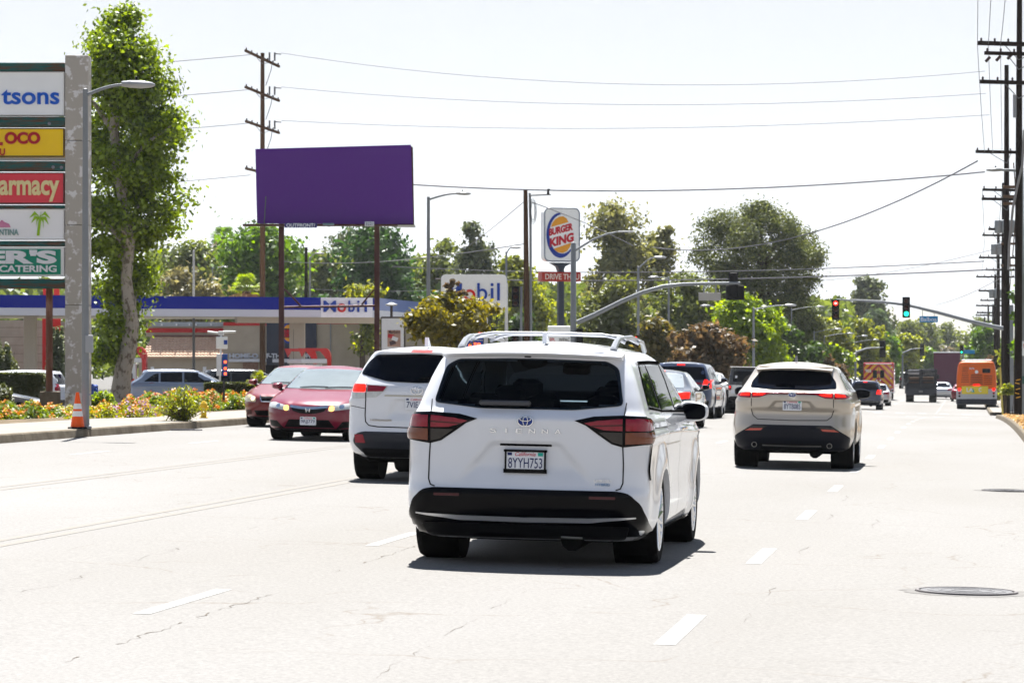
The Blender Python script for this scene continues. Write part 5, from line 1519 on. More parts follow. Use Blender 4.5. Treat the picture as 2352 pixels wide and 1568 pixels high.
# --- parked and turning cars on the left lot
c = generic('suv', 'blue-grey estate-like suv with silver trim parked behind the sycamore, seen from the side', 'suv', 'suv', P_CX, 1.73, .95, 5.05, 'vehicles in the filling station lot', dark_glass=mat('dark_lot_glass', (.004, .005, .008), .05, spec=.12), up=.50)
for sd in ('right',):
    c.strip('window_trim', [(.42, 1.19), (L_ := 3.5, 1.14)], .02, sd, M_CHROME, off=.012)
    c.strip('roof_trim', [(.95, 1.56), (2.2, 1.60), (3.0, 1.56), (3.6, 1.18)], .02, sd, M_CHROME, off=.012)
def side_on(c, px_tail, D, toward_right=True, rz=0.0):
    p = P(px_tail, D)
    a = (-math.pi / 2 + TH if toward_right else math.pi / 2 + TH) + rz
    c.place(p.x, p.y, a)
side_on(c, 290, 119, True, 0.10)
c = generic('suv', 'white suv seen from the side behind the hedge, left of the tall sign', 'suv', 'suv', P_WHITE, 1.66, .93, 4.8, 'vehicles in the filling station lot')
side_on(c, 152, 112, False, -.10)
c = generic('sedan', 'dark grey saloon with only its nose showing at the left edge', 'car', 'sedan', mat('dark_grey_paint', (.05, .055, .065), .25, coat=1), 1.43, .89, 4.6, 'vehicles in the filling station lot')
side_on(c, -260, 88, True, 0.15)
c = generic('suv', 'black suv parked beyond the blue-grey one, half hidden by the hedge', 'suv', 'suv', P_BLACK, 1.80, .95, 4.9, 'vehicles in the filling station lot', dark_glass=MATS['dark_lot_glass'])
side_on(c, 456, 134, True, 0.25)
# ---------------------------------------------------------------- left: tall shop sign
def W(px, D): 
    p = P(px, D); return p.x, p.y
def zat(py, D): return EYE + (HY - py) / F * D
def px2m(D): return D / F
GREENW = two_tone('peeling_green_wood', (.02, .10, .095), (.10, .055, .035), 2.2, .45, .58, .8, stretch=(.6, 1, 5), bump=.4)
STUCCO = two_tone('flaking_stucco', (.42, .39, .35), (.66, .65, .65), 3.2, .55, .58, .9, bump=.15)
D = 80.0; k = px2m(D)
X0, Y0 = W(176, D)
root = empty('shop_sign', (X0, Y0, G(X0, Y0)), TH, 'tall roadside sign with stucco pillar and stacked shop panels at the left edge', 'sign')
g0 = G(X0, Y0)
def lx(px): return (px - 176) * k                    # local x in the plane facing the camera
def lz(py): return zat(py, D) - g0
q = MB()
for (a, b) in ((127, 322), (323.5, 516), (517, 700), (701, 905), (907, 975)):
    q.bbox((0, 0.3, (lz(a) + lz(b)) / 2), (53 * k, .62, lz(a) - lz(b)), .012)
q.build('pillar', STUCCO, root)
q = MB()
q.bbox((lx(171), -.02, (lz(905) + lz(975)) / 2), (42 * k, .05, lz(905) - lz(980)), .01)
q.build('pillar_base_patch', two_tone('peeling_whitewash', (.66, .64, .60), (.30, .25, .19), 4, .52, .60, .9), root)
panels = [(165, 265, 'blue_white_panel', (.88, .90, .91)), (294, 360, 'yellow_panel', (.95, .60, .012)), (396, 468, 'red_panel', (.74, .06, .085)), (480, 550, 'white_panel', (.88, .88, .90)), (567, 634, 'white_panel', (.88, .88, .90))]
PX1 = 147; PX0 = -330
for (a, b, nm, cl) in panels:
    q = MB(); q.bbox((lx((PX0 + PX1) / 2), .22, (lz(a) + lz(b)) / 2), ((PX1 - PX0) * k, .34, lz(a) - lz(b)), .02)
    pn = q.build('sign_panel', mat(nm, cl, .5, var=.10, scale=.8), root)
    q = MB()
    for zz in (a + 1.2, b - 1.2): q.box((lx((PX0 + PX1) / 2), .045, lz(zz)), ((PX1 - PX0) * k, .03, 2.2 * k))
    q.box((lx(PX1 - 1), .045, (lz(a) + lz(b)) / 2), (2.2 * k, .03, lz(a) - lz(b) - 5 * k))
    q.build('panel_frame', mat('frame_white', (.70, .70, .70), .5) if a in (165, 480, 567) else mat('frame_dark', (.05, .035, .03), .6), pn)
for (a, b) in ((144, 163), (268, 290), (370, 392), (471, 478), (553, 565), (640, 662)):
    q = MB(); q.bbox((lx((PX0 + 149) / 2), .25, (lz(a) + lz(b)) / 2), ((149 - PX0) * k, .5, lz(a) - lz(b)), .02)
    q.build('wooden_beam', GREENW, root)
q = MB(); q.box((lx((PX0 + 148) / 2), .30, lz(364)), ((148 - PX0) * k, .2, 6 * k)); q.build('white_batten', MATS['frame_white'], root)
for (x, y) in ((113, 284), (122, 384), (141, 385)):
    q = MB(); q.lathe([(0, -.03), (3.5 * k, -.02), (4 * k, .02)], (lx(x), 0, lz(y)), 'Y', 12); q.build('lamp_bracket', mat('bracket_grey', (.2, .2, .24), .4, metal=.5), root)
def sgn_text(body, x0, x1, y0, y1, m, bold=.02, shear=0, parent=root, dz=-.03, DD=None):
    cx, cy = (x0 + x1) / 2, (y0 + y1) / 2
    return text_mesh('sign_lettering', body, m, 1, facing((lx(cx), dz + .07, lz(cy))), .02, bold, parent, fit=((x1 - x0) * k, (y1 - y0) * k), shear=shear)
BL = mat('sign_blue', (.005, .10, .55), .4); RD = mat('sign_red', (.42, .006, .02), .4); CREAM = mat('sign_cream', (.78, .66, .34), .5)
# only the right ends of the words reach into the picture
sgn_text('tsons', 3, 136, 206, 240, BL, .02)
sgn_text('Alber', -128, 0, 200, 240, BL, .02)
sgn_text('OCO', 10, 92, 303, 331, RD, .05)
sgn_text('L', -12, 6, 303, 334, RD, .05)
sgn_text('U', -1, 11, 341, 357, RD, .03)
sgn_text('armacy', -2, 136, 414, 463, CREAM, .03)
sgn_text('CANTINA', -22, 42, 526, 540, mat('faded_teal', (.18, .33, .32), .5), .015)
q = MB(); q.prism([(lx(a), lz(b)) for a, b in ((-10, 522), (24, 522), (20, 514), (10, 510), (4, 505), (-4, 512))], .03, .045); q.build('sign_pink_mark', mat('faded_pink', (.62, .22, .38), .5), root)
# little palm tree mark
PG = mat('lime_green', (.28, .50, .02), .5)
q = MB()
q.prism([(lx(a), lz(b)) for a, b in ((84, 541), (90, 541), (93, 515), (95, 500), (89, 500), (87, 515))], .03, .048)
for (dx, dy, dx2, dy2) in ((-24, 0, -12, -10), (-20, 12, -12, 0), (-8, 20, -8, 6), (24, 2, 12, -10), (20, 16, 14, 2), (8, 24, 9, 8), (2, -14, 3, -7)):
    q.prism([(lx(91), lz(498)), (lx(91 + dx2), lz(500 + dy2 - 5)), (lx(91 + dx), lz(500 + dy)), (lx(91 + dx2 * .8), lz(500 + dy2 + 3))], .03, .050 + random.random() * .003)
q.build('sign_palm_mark', PG, root)
GS = mat('sign_green', (.005, .24, .15), .5)
q = MB(); q.box((lx((PX0 + 139) / 2), .035, (lz(572) + lz(630)) / 2), ((139 - PX0) * k, .03, (lz(572) - lz(630)))); q.build('sign_green_field', GS, root)
sgn_text("ER'S", -34, 130, 574, 606, M_PLATE, .05, dz=-.055)
sgn_text('CATERING', -2, 130, 609, 625, M_PLATE, .03, dz=-.055)
q = MB(); q.tube([(lx(108), .4, -.0), (lx(108), .4, lz(655))], .09, 10, mi=0)
q.build('brown_post', two_tone('rusted_brown', (.16, .07, .045), (.28, .15, .11), 1.2, .45, .6, .8), root)
q = MB(); q.bbox((lx(110), .4, .20), (42 * k, .5, .75), .02); q.build('post_footing', M_KERB, root)

# ---------------------------------------------------------------- traffic cone beside the lamp post
x, y = W(178, 57.6)
cone = empty('traffic_cone', (x, y, G(KL, y) + .15), .3, 'orange traffic cone with two white bands at the foot of the lamp post', 'cone')
OR = mat('cone_orange', (.85, .10, .01), .45)
q = MB(); q.bbox((0, 0, .018), (.36, .36, .035), .012); q.build('base', M_BLACK, cone)
def cr(z): return .135 - (.135 - .03) * z / .68
zs = [.035, .23, .33, .37, .47, .68]
for i, (a, b) in enumerate(zip(zs[:-1], zs[1:])):
    q = MB(); e = .002 if i in (1, 3) else 0
    pr = [(cr(a) + e, a), (cr(b) + e, b)] + ([(0, b)] if i == 4 else [])
    q.lathe(pr, n=28); q.build('white_band' if i in (1, 3) else 'cone_body', mat('band_white', (.75, .75, .75), .3) if i in (1, 3) else OR, cone, True)

# ---------------------------------------------------------------- poles and lamps
def street_lamp(px, D, top, arm_px, arm_py, r=.085, label='', base=None, bracket=None, head=1.0, plate=None, name='street_lamp', g=None, boxes=()):
    x, y = W(px, D); z0 = G(x, y) + (.15 if KL - 3 < x < KL + .2 or x > KR else 0)
    root = empty(name, (x, y, z0), TH, label, 'street lamp', g)
    ht = zat(top, D) - z0; s = px2m(D)
    q = MB(); q.lathe([(r * 1.9, 0), (r * 1.9, .04), (r * 1.25, .06), (r * 1.15, .3), (r * .75, ht), (0, ht + .02)], n=14); q.build('pole', M_GALV, root, True)
    if abs(arm_px) > 0:
        dx, dz = arm_px * s, -arm_py * s
        pts = []
        for t in np.linspace(0, 1, 9):
            pts.append((dx * t, 0, ht - .12 + (dz + .0) * math.sin(t * math.pi / 2)))
        q = MB(); q.tube(pts, [r * .55 - .0015 * i for i in range(9)], 8); arm = q.build('arm', M_GALV, root, True)
        hx, hz_ = pts[-1][0], pts[-1][2]
        sg = 1 if dx > 0 else -1
        q = MB()
        N = 12; L = .62 * head; vs = []
        for (u, w_, hh) in ((0, .05, .05), (.25, .11, .07), (.6, .14, .075), (.9, .10, .05), (1, .02, .02)):
            for i in range(N):
                t = 2 * math.pi * i / N
                vs.append((hx + sg * (u * L - .05), math.cos(t) * w_ * head, hz_ + math.sin(t) * hh * head + .015 - .02 * u))
        q.add(vs, [(r_ * N + i, r_ * N + (i + 1) % N, (r_ + 1) * N + (i + 1) % N, (r_ + 1) * N + i) for r_ in range(4) for i in range(N)] + [tuple(range(N)), tuple(4 * N + i for i in range(N))])
        hd = q.build('lamp_head', mat('lamp_grey', (.30, .31, .32), .35, metal=.2), root, True)
        q = MB(); q.lathe([(.02, 0), (.03, .02), (.02, .07), (0, .08)], (hx + sg * L * .35, 0, hz_ + .08 * head), n=8); q.build('photocell', M_BLACK, hd)
    return root, ht, s
L1, h1, s1 = street_lamp(196, 57.9, 205, 90, -25, .064, 'grey street lamp standing at the left kerb in front of the tall sign')
q = MB(); q.bbox((.08, -.05, (zat(790, 57.9) - G(KL, 57) - .15)), (.14, .12, .33), .01); q.build('control_box', mat('box_grey', (.30, .31, .33), .5, metal=.3), L1)
L2, h2, s2 = street_lamp(984, 128, 452, 66, -14, .085, 'grey street lamp right of the purple billboard with a blank sign plate on its pole')
q = MB(); q.bbox((0, .14, zat(736, 128) - L2.location.z), (47 * s2, .02, 50 * s2), .005); q.build('blank_sign_back', mat('plate_back', (.36, .35, .33), .5, metal=.2), L2)
# slim poles rising behind the station and trees
for (px, D_, top, ax_, ay, lab) in ((445, 165, 575, 0, 0, 'slim grey pole rising behind the blue canopy, left of the fan palm'),
                                  (488, 240, 612, 22, -2, 'small street lamp behind the canopy beside the slim grey pole'),
                                  (712, 210, 590, 14, -12, 'grey lamp pole beside the short dark pole, between the billboard posts'),
                                  (1163, 190, 578, 12, -14, 'grey street lamp standing right of the oil company price sign'),
                                  (1466, 165, 612, 40, -26, 'grey street lamp crossing behind the curved signal arm'),
                                  (1536, 185, 636, -26, -4, 'second grey street lamp pole behind the curved signal arm'),
                                  (1652, 200, 708, -24, -10, 'grey street lamp in front of the bright green tree'),
                                  (1731, 172, 706, 75, -10, 'grey double-arm street lamp right of the bright green tree')):
    street_lamp(px, D_, top, ax_, ay, .075, lab, g='slim poles in the middle distance')
GF = 'row of far street lamps'
for i, (px, top, D_, ax_) in enumerate(((1818, 708, 215, 60), (1870, 760, 235, 50), (1893, 770, 255, 55), (1936, 776, 275, 45), (1958, 785, 300, 50), (1975, 780, 325, 40), (2000, 800, 350, 38), (2030, 797, 385, 36), (2058, 800, 430, 32), (2100, 812, 480, 28))):
    street_lamp(px, D_, top, ax_, -8, .05, 'far street lamp, number %d counting away from the bright green tree' % (i + 1) if False else ['nearest lamp of the far row, just right of the bright lime tree', 'second lamp of the far row from the left', 'third lamp of the far row from the left', 'fourth lamp of the far row, below the red arrow signal', 'fifth lamp of the far row, right of the red arrow signal', 'sixth lamp of the far row, at the foot of the tall hazy conifer', 'seventh lamp of the far row, above the ambulance', 'eighth lamp of the far row, right above the ambulance roof', 'ninth lamp of the far row, above the stake truck', 'smallest and last lamp of the far row, near the maroon truck'][i], g=GF, head=.85)

# utility poles
def insul(mb, p, r=.045, h=.12): mb.lathe([(.015, 0), (r, .02), (r * .7, .05), (r, .07), (r * .5, h), (0, h)], p, n=8)
def utility_pole(px, D, top, label, arms=(), r=.17, m=M_DARKPOLE, yaw=0.0, name='utility_pole', g=None, leanpx=0, bottom_px=None, arm_m=None):
    x, y = W(px, D); z0 = G(x, y) + (.12 if x > KR else 0)
    root = empty(name, (x, y, z0), TH, label, 'utility pole', g)
    ht = zat(top, D) - z0; s = px2m(D)
    q = MB(); q.tube([(0, 0, -.2), (leanpx * s * .5, 0, ht * .5), (leanpx * s, 0, ht)], [r, r * .85, r * .62], 12); q.build('pole', m, root, True)
    arm_m = arm_m or m
    for (py, x0, x1, yy, th, ins) in arms:
        q = MB()
        a = Vector(((x0 - px) * s, -yy, zat(py, D) - z0)); b = Vector(((x1 - px) * s, yy, zat(py, D) - z0))
        tilt = ins if isinstance(ins, float) else 0.0
        a.z += tilt; b.z -= tilt
        off = Vector((0, -(r + th * .5), 0))
        d = (b - a)
        q.box((a + b) / 2 + off, (d.length, th, th * 1.15), rz=math.atan2(d.y, d.x), ry=-math.atan2(d.z, math.hypot(d.x, d.y)))
        c_ = q.build('crossarm', arm_m, root)
        qi = MB()
        n = max(3, int(d.length / .55))
        for i in range(n + 1):
            t = i / n
            if abs(t - .5) < .08: continue
            insul(qi, a.lerp(b, .03 + t * .94) + off + Vector((0, 0, th * .55)))
            if D < 160: qi.build('insulator', mat('insulator_brown', (.03, .015, .015), .25), c_); qi = MB()
        if qi.v: qi.build('insulators', mat('insulator_brown', (.05, .03, .03), .25), c_)
        qb = MB()
        for t in (.25, .75):
            qb.tube([a.lerp(b, t) + off, Vector((0, -r, a.z - .55))], .018, 5)
        qb.build('arm_brace', M_WIRE, c_)
    return root, z0, s, ht
B1, zb, sb, hb = utility_pole(603, 170, 122, 'brown wooden utility pole with three short crossarms behind the purple billboard',
    arms=((136, 570, 637, 1.6, .11, .28), (217, 570, 637, 1.6, .11, .24), (293, 571, 637, 1.6, .11, .20), (397, 571, 637, 1.6, .11, .12)), r=.17, m=M_WOODPOLE)
q = MB()
for (zz) in (127, 205, 283):
    zt = zat(zz, 170) - zb
    for dx in (17, 29):
        q.tube([(dx * sb, -.3, zt - .35), (dx * sb, -.3, zt + .12)], .045, 6)
        for j in range(4): q.lathe([(.0, -.02), (.085, 0), (.0, .02)], (dx * sb, -.3, zt - .25 + j * .11), n=10)
    q.tube([(30 * sb, -.3, zt + .05), (44 * sb, -.3, zt + .02)], .03, 5)
    q.tube([(24 * sb, -.3, zt - .35), (20 * sb, -.3, zt - .9), (8 * sb, -.2, zt - 1.7)], .02, 5)
q.build('line_fittings', M_WIRE, B1)
B2, zb2, sb2, hb2 = utility_pole(1212, 124, 437, 'leaning brown wooden pole with a steel riser pipe, left of the burger sign', arms=(), r=.135, m=M_WOODPOLE, leanpx=-5)
q = MB(); q.tube([(8 * sb2, -.05, .2), (6.5 * sb2, -.05, zat(520, 124) - zb2), (5 * sb2, -.05, zat(444, 124) - zb2)], .05, 8); q.build('riser_pipe', M_GALV, B2, True)
q = MB(); q.tube([(3 * sb2, -.1, zat(449, 124) - zb2), (53 * sb2, -.1, zat(447, 124) - zb2)], .035, 8); arm_ = q.build('bracket_arm', M_GALV, B2, True)
q = MB(); q.tube([(47 * sb2, -.1, zat(447, 124) - zb2), (47 * sb2, -.1, zat(434, 124) - zb2)], [.06, .03], 8); q.bbox((48 * sb2, -.1, zat(436, 124) - zb2), (.12, .1, .06), .01); q.build('camera_unit', M_BLACK, arm_)
q = MB()
for j in range(3):
    pts = [(12 * sb2 + .18 * math.cos(t) * (.4 + .2 * j), -.12, zat(486, 124) - zb2 + .36 * math.sin(t) * (1 + .2 * j)) for t in np.linspace(0, 2 * math.pi, 14)]
    q.tube(pts, .012, 4, cap=False)
q.build('wire_coil', M_WIRE, B2)
utility_pole(703, 215, 568, 'short dark wooden pole between the billboard posts', r=.16, g=None)
# the row on the right pavement
GR = 'utility poles along the right kerb'
R1 = utility_pole(2338, 112, -60, 'nearest dark utility pole at the right edge with yellow reflector strips', arms=((104, 2240, 2480, .5, .13, 0), (126, 2256, 2460, .4, .11, 0), (192, 2244, 2470, .5, .12, 0)), r=.15, leanpx=4, g=GR)
q = MB()
for i, (py, dx) in enumerate(((872, -2), (880, -6), (893, -3), (903, -7), (912, -2))):
    q.box((dx * R1[2] * .5, -.165, zat(py, 112) - R1[1]), (.16, .012, .03), ry=.25 * (1 if i % 2 else -1))
q.build('reflector_strips', mat('strip_yellow', (.75, .38, .03), .5), R1[0])
q = MB(); q.bbox((-10 * R1[2], -.25, zat(245, 112) - R1[1]), (.12, .12, .85), .02); q.build('arrester_box', mat('box_grey', (.3, .3, .3)), R1[0])
q = MB()
for dx, py in ((-72, 138), (-48, 136), (-22, 132)): q.tube([(dx * R1[2] - .08, -.3, zat(py + 6, 112) - R1[1]), (dx * R1[2] + .08, -.3, zat(py - 5, 112) - R1[1])], .055, 8)
q.build('fuse_holders', mat('insulator_brown', (.05, .03, .03), .25), R1[0])
q = MB(); pts = [(12, 300), (8, 380), (-4, 430), (-14, 480), (-22, 560), (-24, 620)]
q.tube([(a * R1[2], -.22, zat(b, 112) - R1[1]) for a, b in pts], .045, 6); q.build('cable_loop', mat('cable_grey', (.25, .24, .24), .6), R1[0])
spec = [(2312, 151, 150, ((350, 2238, 2350, .3, .13, 0), (437, 2254, 2345, .3, .11, 0), (458, 2252, 2345, .3, .12, 0)), .17, 'second dark utility pole from the right edge with tall top and several crossarms'),
        (2305, 196, 420, ((527, 2268, 2345, .3, .13, 0), (541, 2254, 2350, .3, .11, 0), (592, 2246, 2350, .3, .11, 0)), .17, 'third utility pole of the right row, between the second pole and the bus'),
        (2293, 240, 520, ((620, 2262, 2330, .3, .13, 0), (636, 2240, 2330, .3, .11, 0)), .17, 'fourth utility pole of the right row, carrying grey transformers'),
        (2286, 285, 630, ((668, 2246, 2316, .3, .14, 0), (690, 2250, 2312, .3, .12, 0)), .17, 'fifth utility pole of the right row, just right of the green signal'),
        (2281, 335, 700, ((702, 2240, 2308, .3, .15, 0), (718, 2242, 2306, .3, .15, 0)), .17, 'sixth utility pole of the right row, above the bus roof'),
        (2270, 395, 700, ((724, 2240, 2300, .3, .16, 0),), .18, 'seventh utility pole of the right row, thin and hazy'),
        (2262, 470, 728, ((740, 2240, 2288, .3, .18, 0),), .19, 'eighth utility pole of the right row, last thin one')]
for i, (px, D_, top, arms, r, lab) in enumerate(spec):
    rt = utility_pole(px, D_, top, lab, arms, r, g=GR)
    if i in (1, 2, 3):
        for dx in (-.42, .42, 0.0):
            zc = rt[3] - (3.2 if i == 1 else 2.2)
            q = MB(); q.lathe([(0, 0), (.20, .0), (.22, .05), (.22, .75), (.20, .80), (.10, .86), (.0, .86)], (dx, -.42, zc), n=14)
            insul(q, (dx, -.42, zc + .84)); q.build('transformer', mat('transformer_grey', (.26, .28, .29), .5, metal=.3), rt[0], True)
    if i in (0, 1):
        q = MB()
        for (a, b) in ((12, .9), (6, 1.9)):
            q.tube([(.3, -.25, rt[3] * .72), (.45, -.25, rt[3] * .6), (.25, -.25, rt[3] * .45)], .03, 5)
        for py in ((430, 452, 468) if i == 0 else (560, 610)): q.bbox((.25, -.2, zat(py, D_) - rt[1]), (.9, .14, .15), .02)
        q.build('cable_clamps', mat('rusty_clamp', (.10, .055, .03), .7), rt[0])
# grey steel lamp post at the right edge with signs
RL, hr, sr = street_lamp(2346, 116, 385, -46, -2, .11, 'grey steel post at the right edge carrying small signs, behind the nearest utility pole')
RLz = RL.location.z
q = MB(); q.bbox((10 * sr, -.15, zat(800, 116) - RLz), (.42, .02, .55), .005); sgnp = q.build('parking_sign', M_PLATE, RL)
text_mesh('sign_lettering', 'NO', mat('sign_red2', (.5, .01, .02), .4), 1, facing((10 * sr, -.165, zat(794, 116) - RLz)), .003, .02, sgnp, fit=(.22, .16))
q = MB(); q.bbox((7 * sr, -.16, zat(872, 116) - RLz), (.24, .18, .3), .02); q.build('push_button_box', mat('button_green', (.05, .11, .09), .5), RL)

# ---------------------------------------------------------------- traffic signals
SIG = mat('signal_black', (.003, .003, .004), .5, spec=.12); 
def lens_mats():
    return {'red': mat('signal_red_on', (1, .02, .01), .3, emit=1.2), 'green': mat('signal_green_on', (.01, 1, .50), .3, emit=1.2), 'off': mat('signal_off', (.05, .015, .01), .3, var=.3, scale=30)}
LM = lens_mats()
def signal_head(name, parent, c, s=1.0, on='red', front=True, arrow=False, sections=3):
    """one signal: backplate, housing, three lenses with visors"""
    q = MB(); hgt = .36 * s * sections
    q.bbox(c, (.40 * s, .05, hgt + .02), .02)
    q.bbox(Vector(c) + Vector((0, .10 if front else -.10, 0)), (.32 * s, .2, hgt - .04), .03)
    o = q.build(name, SIG, parent)
    if front:
        names = ['red', 'amber', 'green'][:sections]
        for i, nm in enumerate(names):
            z = c[2] + (.5 * sections - .5 - i) * .34 * s
            st = on if (on == nm) else 'off'
            q = MB(); q.lathe([(0, -.05), (.07 * s, -.045), (.115 * s, -.025), (.12 * s, 0)], (c[0], c[1] - .03, z), 'Y', 20)
            q.build('lens', LM[st], o, True)
            q = MB(); vs = []
            for yy in (-.03, -.22):
                for k_ in range(13):
                    t = math.radians(-30 + 240 * k_ / 12)
                    vs.append((c[0] + math.cos(t) * .14 * s, c[1] + yy, z + math.sin(t) * .14 * s))
            q.add(vs, [(i_, i_ + 1, i_ + 14, i_ + 13) for i_ in range(12)])
            q.build('visor', SIG, o, fix=False)
            if arrow and st == 'red':
                q = MB(); M = facing((c[0], c[1] - .085, z))
                q.prism([(.07, -.018), (.07, .018), (-.01, .018), (-.01, .055), (-.075, 0), (-.01, -.055), (-.01, -.018)], 0, .004, 'Z', M=M)
                q.build('arrow', mat('arrow_white', (1, .7, .6), .4, emit=1.5), o)
    return o
# right-hand mast arm across our lanes
D_ = 172; x, y = W(2322, D_); z0 = G(x, y)
T1 = empty('traffic_signal', (x, y, z0), TH, 'mast arm signal with green light, red arrow and blue street name sign', 'traffic signal')
s = px2m(D_); zz = lambda py: zat(py, D_) - z0
q = MB(); q.lathe([(.26, 0), (.26, .05), (.17, .07), (.14, zz(700)), (0, zz(698))], n=14); q.build('pole', M_GALV, T1, True)
q = MB(); pts = [(0, -.1, zz(757)), (-40 * s, -.1, zz(750)), (-100 * s, -.1, zz(736)), (-170 * s, -.1, zz(717)), (-240 * s, -.1, zz(700)), (-300 * s, -.1, zz(693)), (-350 * s, -.1, zz(690)), (-402 * s, -.1, zz(688))]
q.tube(pts, [.13, .12, .11, .10, .085, .075, .06, .05], 10); q.build('mast_arm', M_GALV, T1, True)
signal_head('signal_head', T1, (-404 * s, -.28, zz(711)), 1.02, 'red', arrow=True)
signal_head('signal_head', T1, (-242 * s, -.28, zz(706)), 1.05, 'green')
q = MB(); q.bbox((-190 * s, -.2, zz(733)), (42 * s, .04, 14 * s), .01); ss = q.build('street_name_sign', mat('street_sign_blue', (.01, .19, .42), .4), T1)
text_mesh('sign_lettering', 'Balboa', M_PLATE, 1, facing((-190 * s, -.226, zz(733))), .004, .0, ss, fit=(36 * s, 9 * s))
q = MB(); q.tube([(-204 * s, -.15, zz(712)), (-204 * s, -.15, zz(727))], .02, 5); q.tube([(-177 * s, -.15, zz(719)), (-177 * s, -.15, zz(727))], .02, 5); q.build('sign_hangers', M_GALV, ss)
# left-hand mast arm, seen from behind
D_ = 131; x, y = W(1317, D_); z0 = G(x, y) + .15
T2 = empty('traffic_signal', (x, y, z0), TH, 'curved mast arm signal seen from behind, its black signal near the big pine', 'traffic signal')
s = px2m(D_); zz = lambda py: zat(py, D_) - z0
q = MB(); q.lathe([(.26, 0), (.26, .05), (.14, .07), (.11, zz(560)), (.05, zz(556)), (0, zz(555))], n=14); q.build('pole', M_GALV, T2, True)
q = MB(); pts = [(8 * s, 0, zz(741)), (50 * s, 0, zz(722)), (110 * s, 0, zz(692)), (160 * s, 0, zz(671)), (205 * s, 0, zz(658)), (250 * s, 0, zz(653)), (310 * s, 0, zz(651)), (383 * s, 0, zz(650))]
q.tube(pts, [.11, .10, .095, .09, .085, .075, .065, .06], 10); q.build('mast_arm', M_GALV, T2, True)
q = MB(); pts = [(4 * s, 0, zz(575)), (45 * s, 0, zz(550)), (75 * s, 0, zz(538)), (100 * s, 0, zz(533))]
q.tube(pts, [.05, .045, .04, .035], 8); q.build('lamp_arm', M_GALV, T2, True)
q = MB(); q.bbox((120 * s, 0, zz(532)), (38 * s, .22, .07), .03); q.build('lamp_head', MATS['lamp_grey'], T2)
signal_head('signal_head', T2, (368 * s, .20, zz(654)), 1.0, front=False)
q = MB(); q.bbox((372 * s, .1, zz(672)), (42 * s, .14, 34 * s), .02); q.build('signal_backplate', SIG, T2)
q = MB(); q.bbox((313 * s, .0, zz(681)), (51 * s, .03, 18 * s), .005); q.build('hanging_sign_back', MATS['plate_back'], T2)
q = MB(); [q.tube([((313 + dx) * s, 0, zz(653)), ((313 + dx) * s, 0, zz(672))], .03, 6) for dx in (-13, 14)]; q.build('sign_hangers', M_GALV, T2)
q = MB(); q.bbox((14 * s, -.05, zz(775)), (.28, .25, .75), .02); q.build('side_signal_housing', SIG, T2)
# signals on the far left corner post
def small_signal(px, D_, ytop, ybot, label, on=None, arrow=False, front=False, sec=3, pole=True):
    x, y = W(px, D_); z0 = G(x, y)
    t = empty('traffic_signal', (x, y, z0), TH, label, 'traffic signal')
    hh = zat(ytop, D_) - zat(ybot, D_); sc = hh / (.36 * sec)
    if pole:
        q = MB(); q.tube([(.3 * sc, .1, 0), (.3 * sc, .1, zat(ytop, D_) - z0)], .06, 8); q.build('pole', M_GALV, t, True)
    signal_head('signal_head', t, (0, -.1, (zat(ytop, D_) + zat(ybot, D_)) / 2 - z0), sc, on or 'off', front=True, arrow=arrow, sections=sec)
    return t
small_signal(1184, 150, 658, 705, 'unlit black traffic signal high beside the leaning wooden pole')
small_signal(1183, 140, 755, 800, 'lower black traffic signal at the foot of the leaning wooden pole')
small_signal(1460, 150, 770, 802, 'black signal showing a red left arrow above the white minivan roof', on='red', arrow=True, sec=2)
small_signal(2208, 262, 793, 812, 'small green signal just left of the orange bus', on='green')
far = 'tiny far green signals'
for i, (px, D_, yt) in enumerate(((2075, 420, 831), (2128, 470, 832), (1976, 380, 839))):
    small_signal(px, D_, yt, yt + 9, ['tiny far green signal above the gap right of the ambulance', 'tiny far green signal beside the maroon truck roof', 'tiny far green signal left of the ambulance roof'][i], on='green')
q = None
def far_mast(px0, px1, y0, y1, D_, label):
    x, y = W(px0, D_); z0 = G(x, y)
    t = empty('traffic_signal', (x, y, z0), TH, label, 'traffic signal', 'far mast arms seen from behind')
    s = px2m(D_)
    q = MB(); q.tube([(0, 0, 0), (0, 0, zat(y0 + 3, D_) - z0)], .09, 8); q.build('pole', M_GALV, t, True)
    q = MB(); q.tube([(0, 0, zat(y0, D_) - z0), ((px1 - px0) * .4 * s, 0, zat((y0 + y1) / 2 - 3, D_) - z0), ((px1 - px0) * s, 0, zat(y1, D_) - z0)], [.08, .06, .045], 8); q.build('mast_arm', M_GALV, t, True)
    signal_head('signal_head', t, ((px1 - px0 - 2) * s, .2, zat(y1 + 4, D_) - z0), 1.2, front=False)
far_mast(1965, 2030, 809, 797, 240, 'pale mast arm with a dark signal, right of the small reddish tree')
far_mast(2073, 2120, 811, 799, 330, 'smaller pale mast arm in the distance above the stake truck')
x, y = W(2226, 262)
q = MB(); q.bbox((0, 0, 0), (.95, .04, .32), .01); bs = q.build('street_name_sign', MATS['street_sign_blue']); bs.location = (x, y, zat(808, 262)); tag(bs, 'small blue street name sign hanging above the bus', 'sign')
# cable-guard and yellow guy on the right pavement
x, y = W(2303, 150)
q = MB(); q.tube([(0, 0, 0), (-.12, 0, zat(848, 150) - G(x, y))], .045, 8); gw = q.build('guy_wire_guard', mat('guard_yellow', (.62, .48, .10), .5)); gw.location = (x, y, G(x, y) + .1); tag(gw, 'yellow plastic guard on a slanting guy wire right of the bus', 'wire guard')

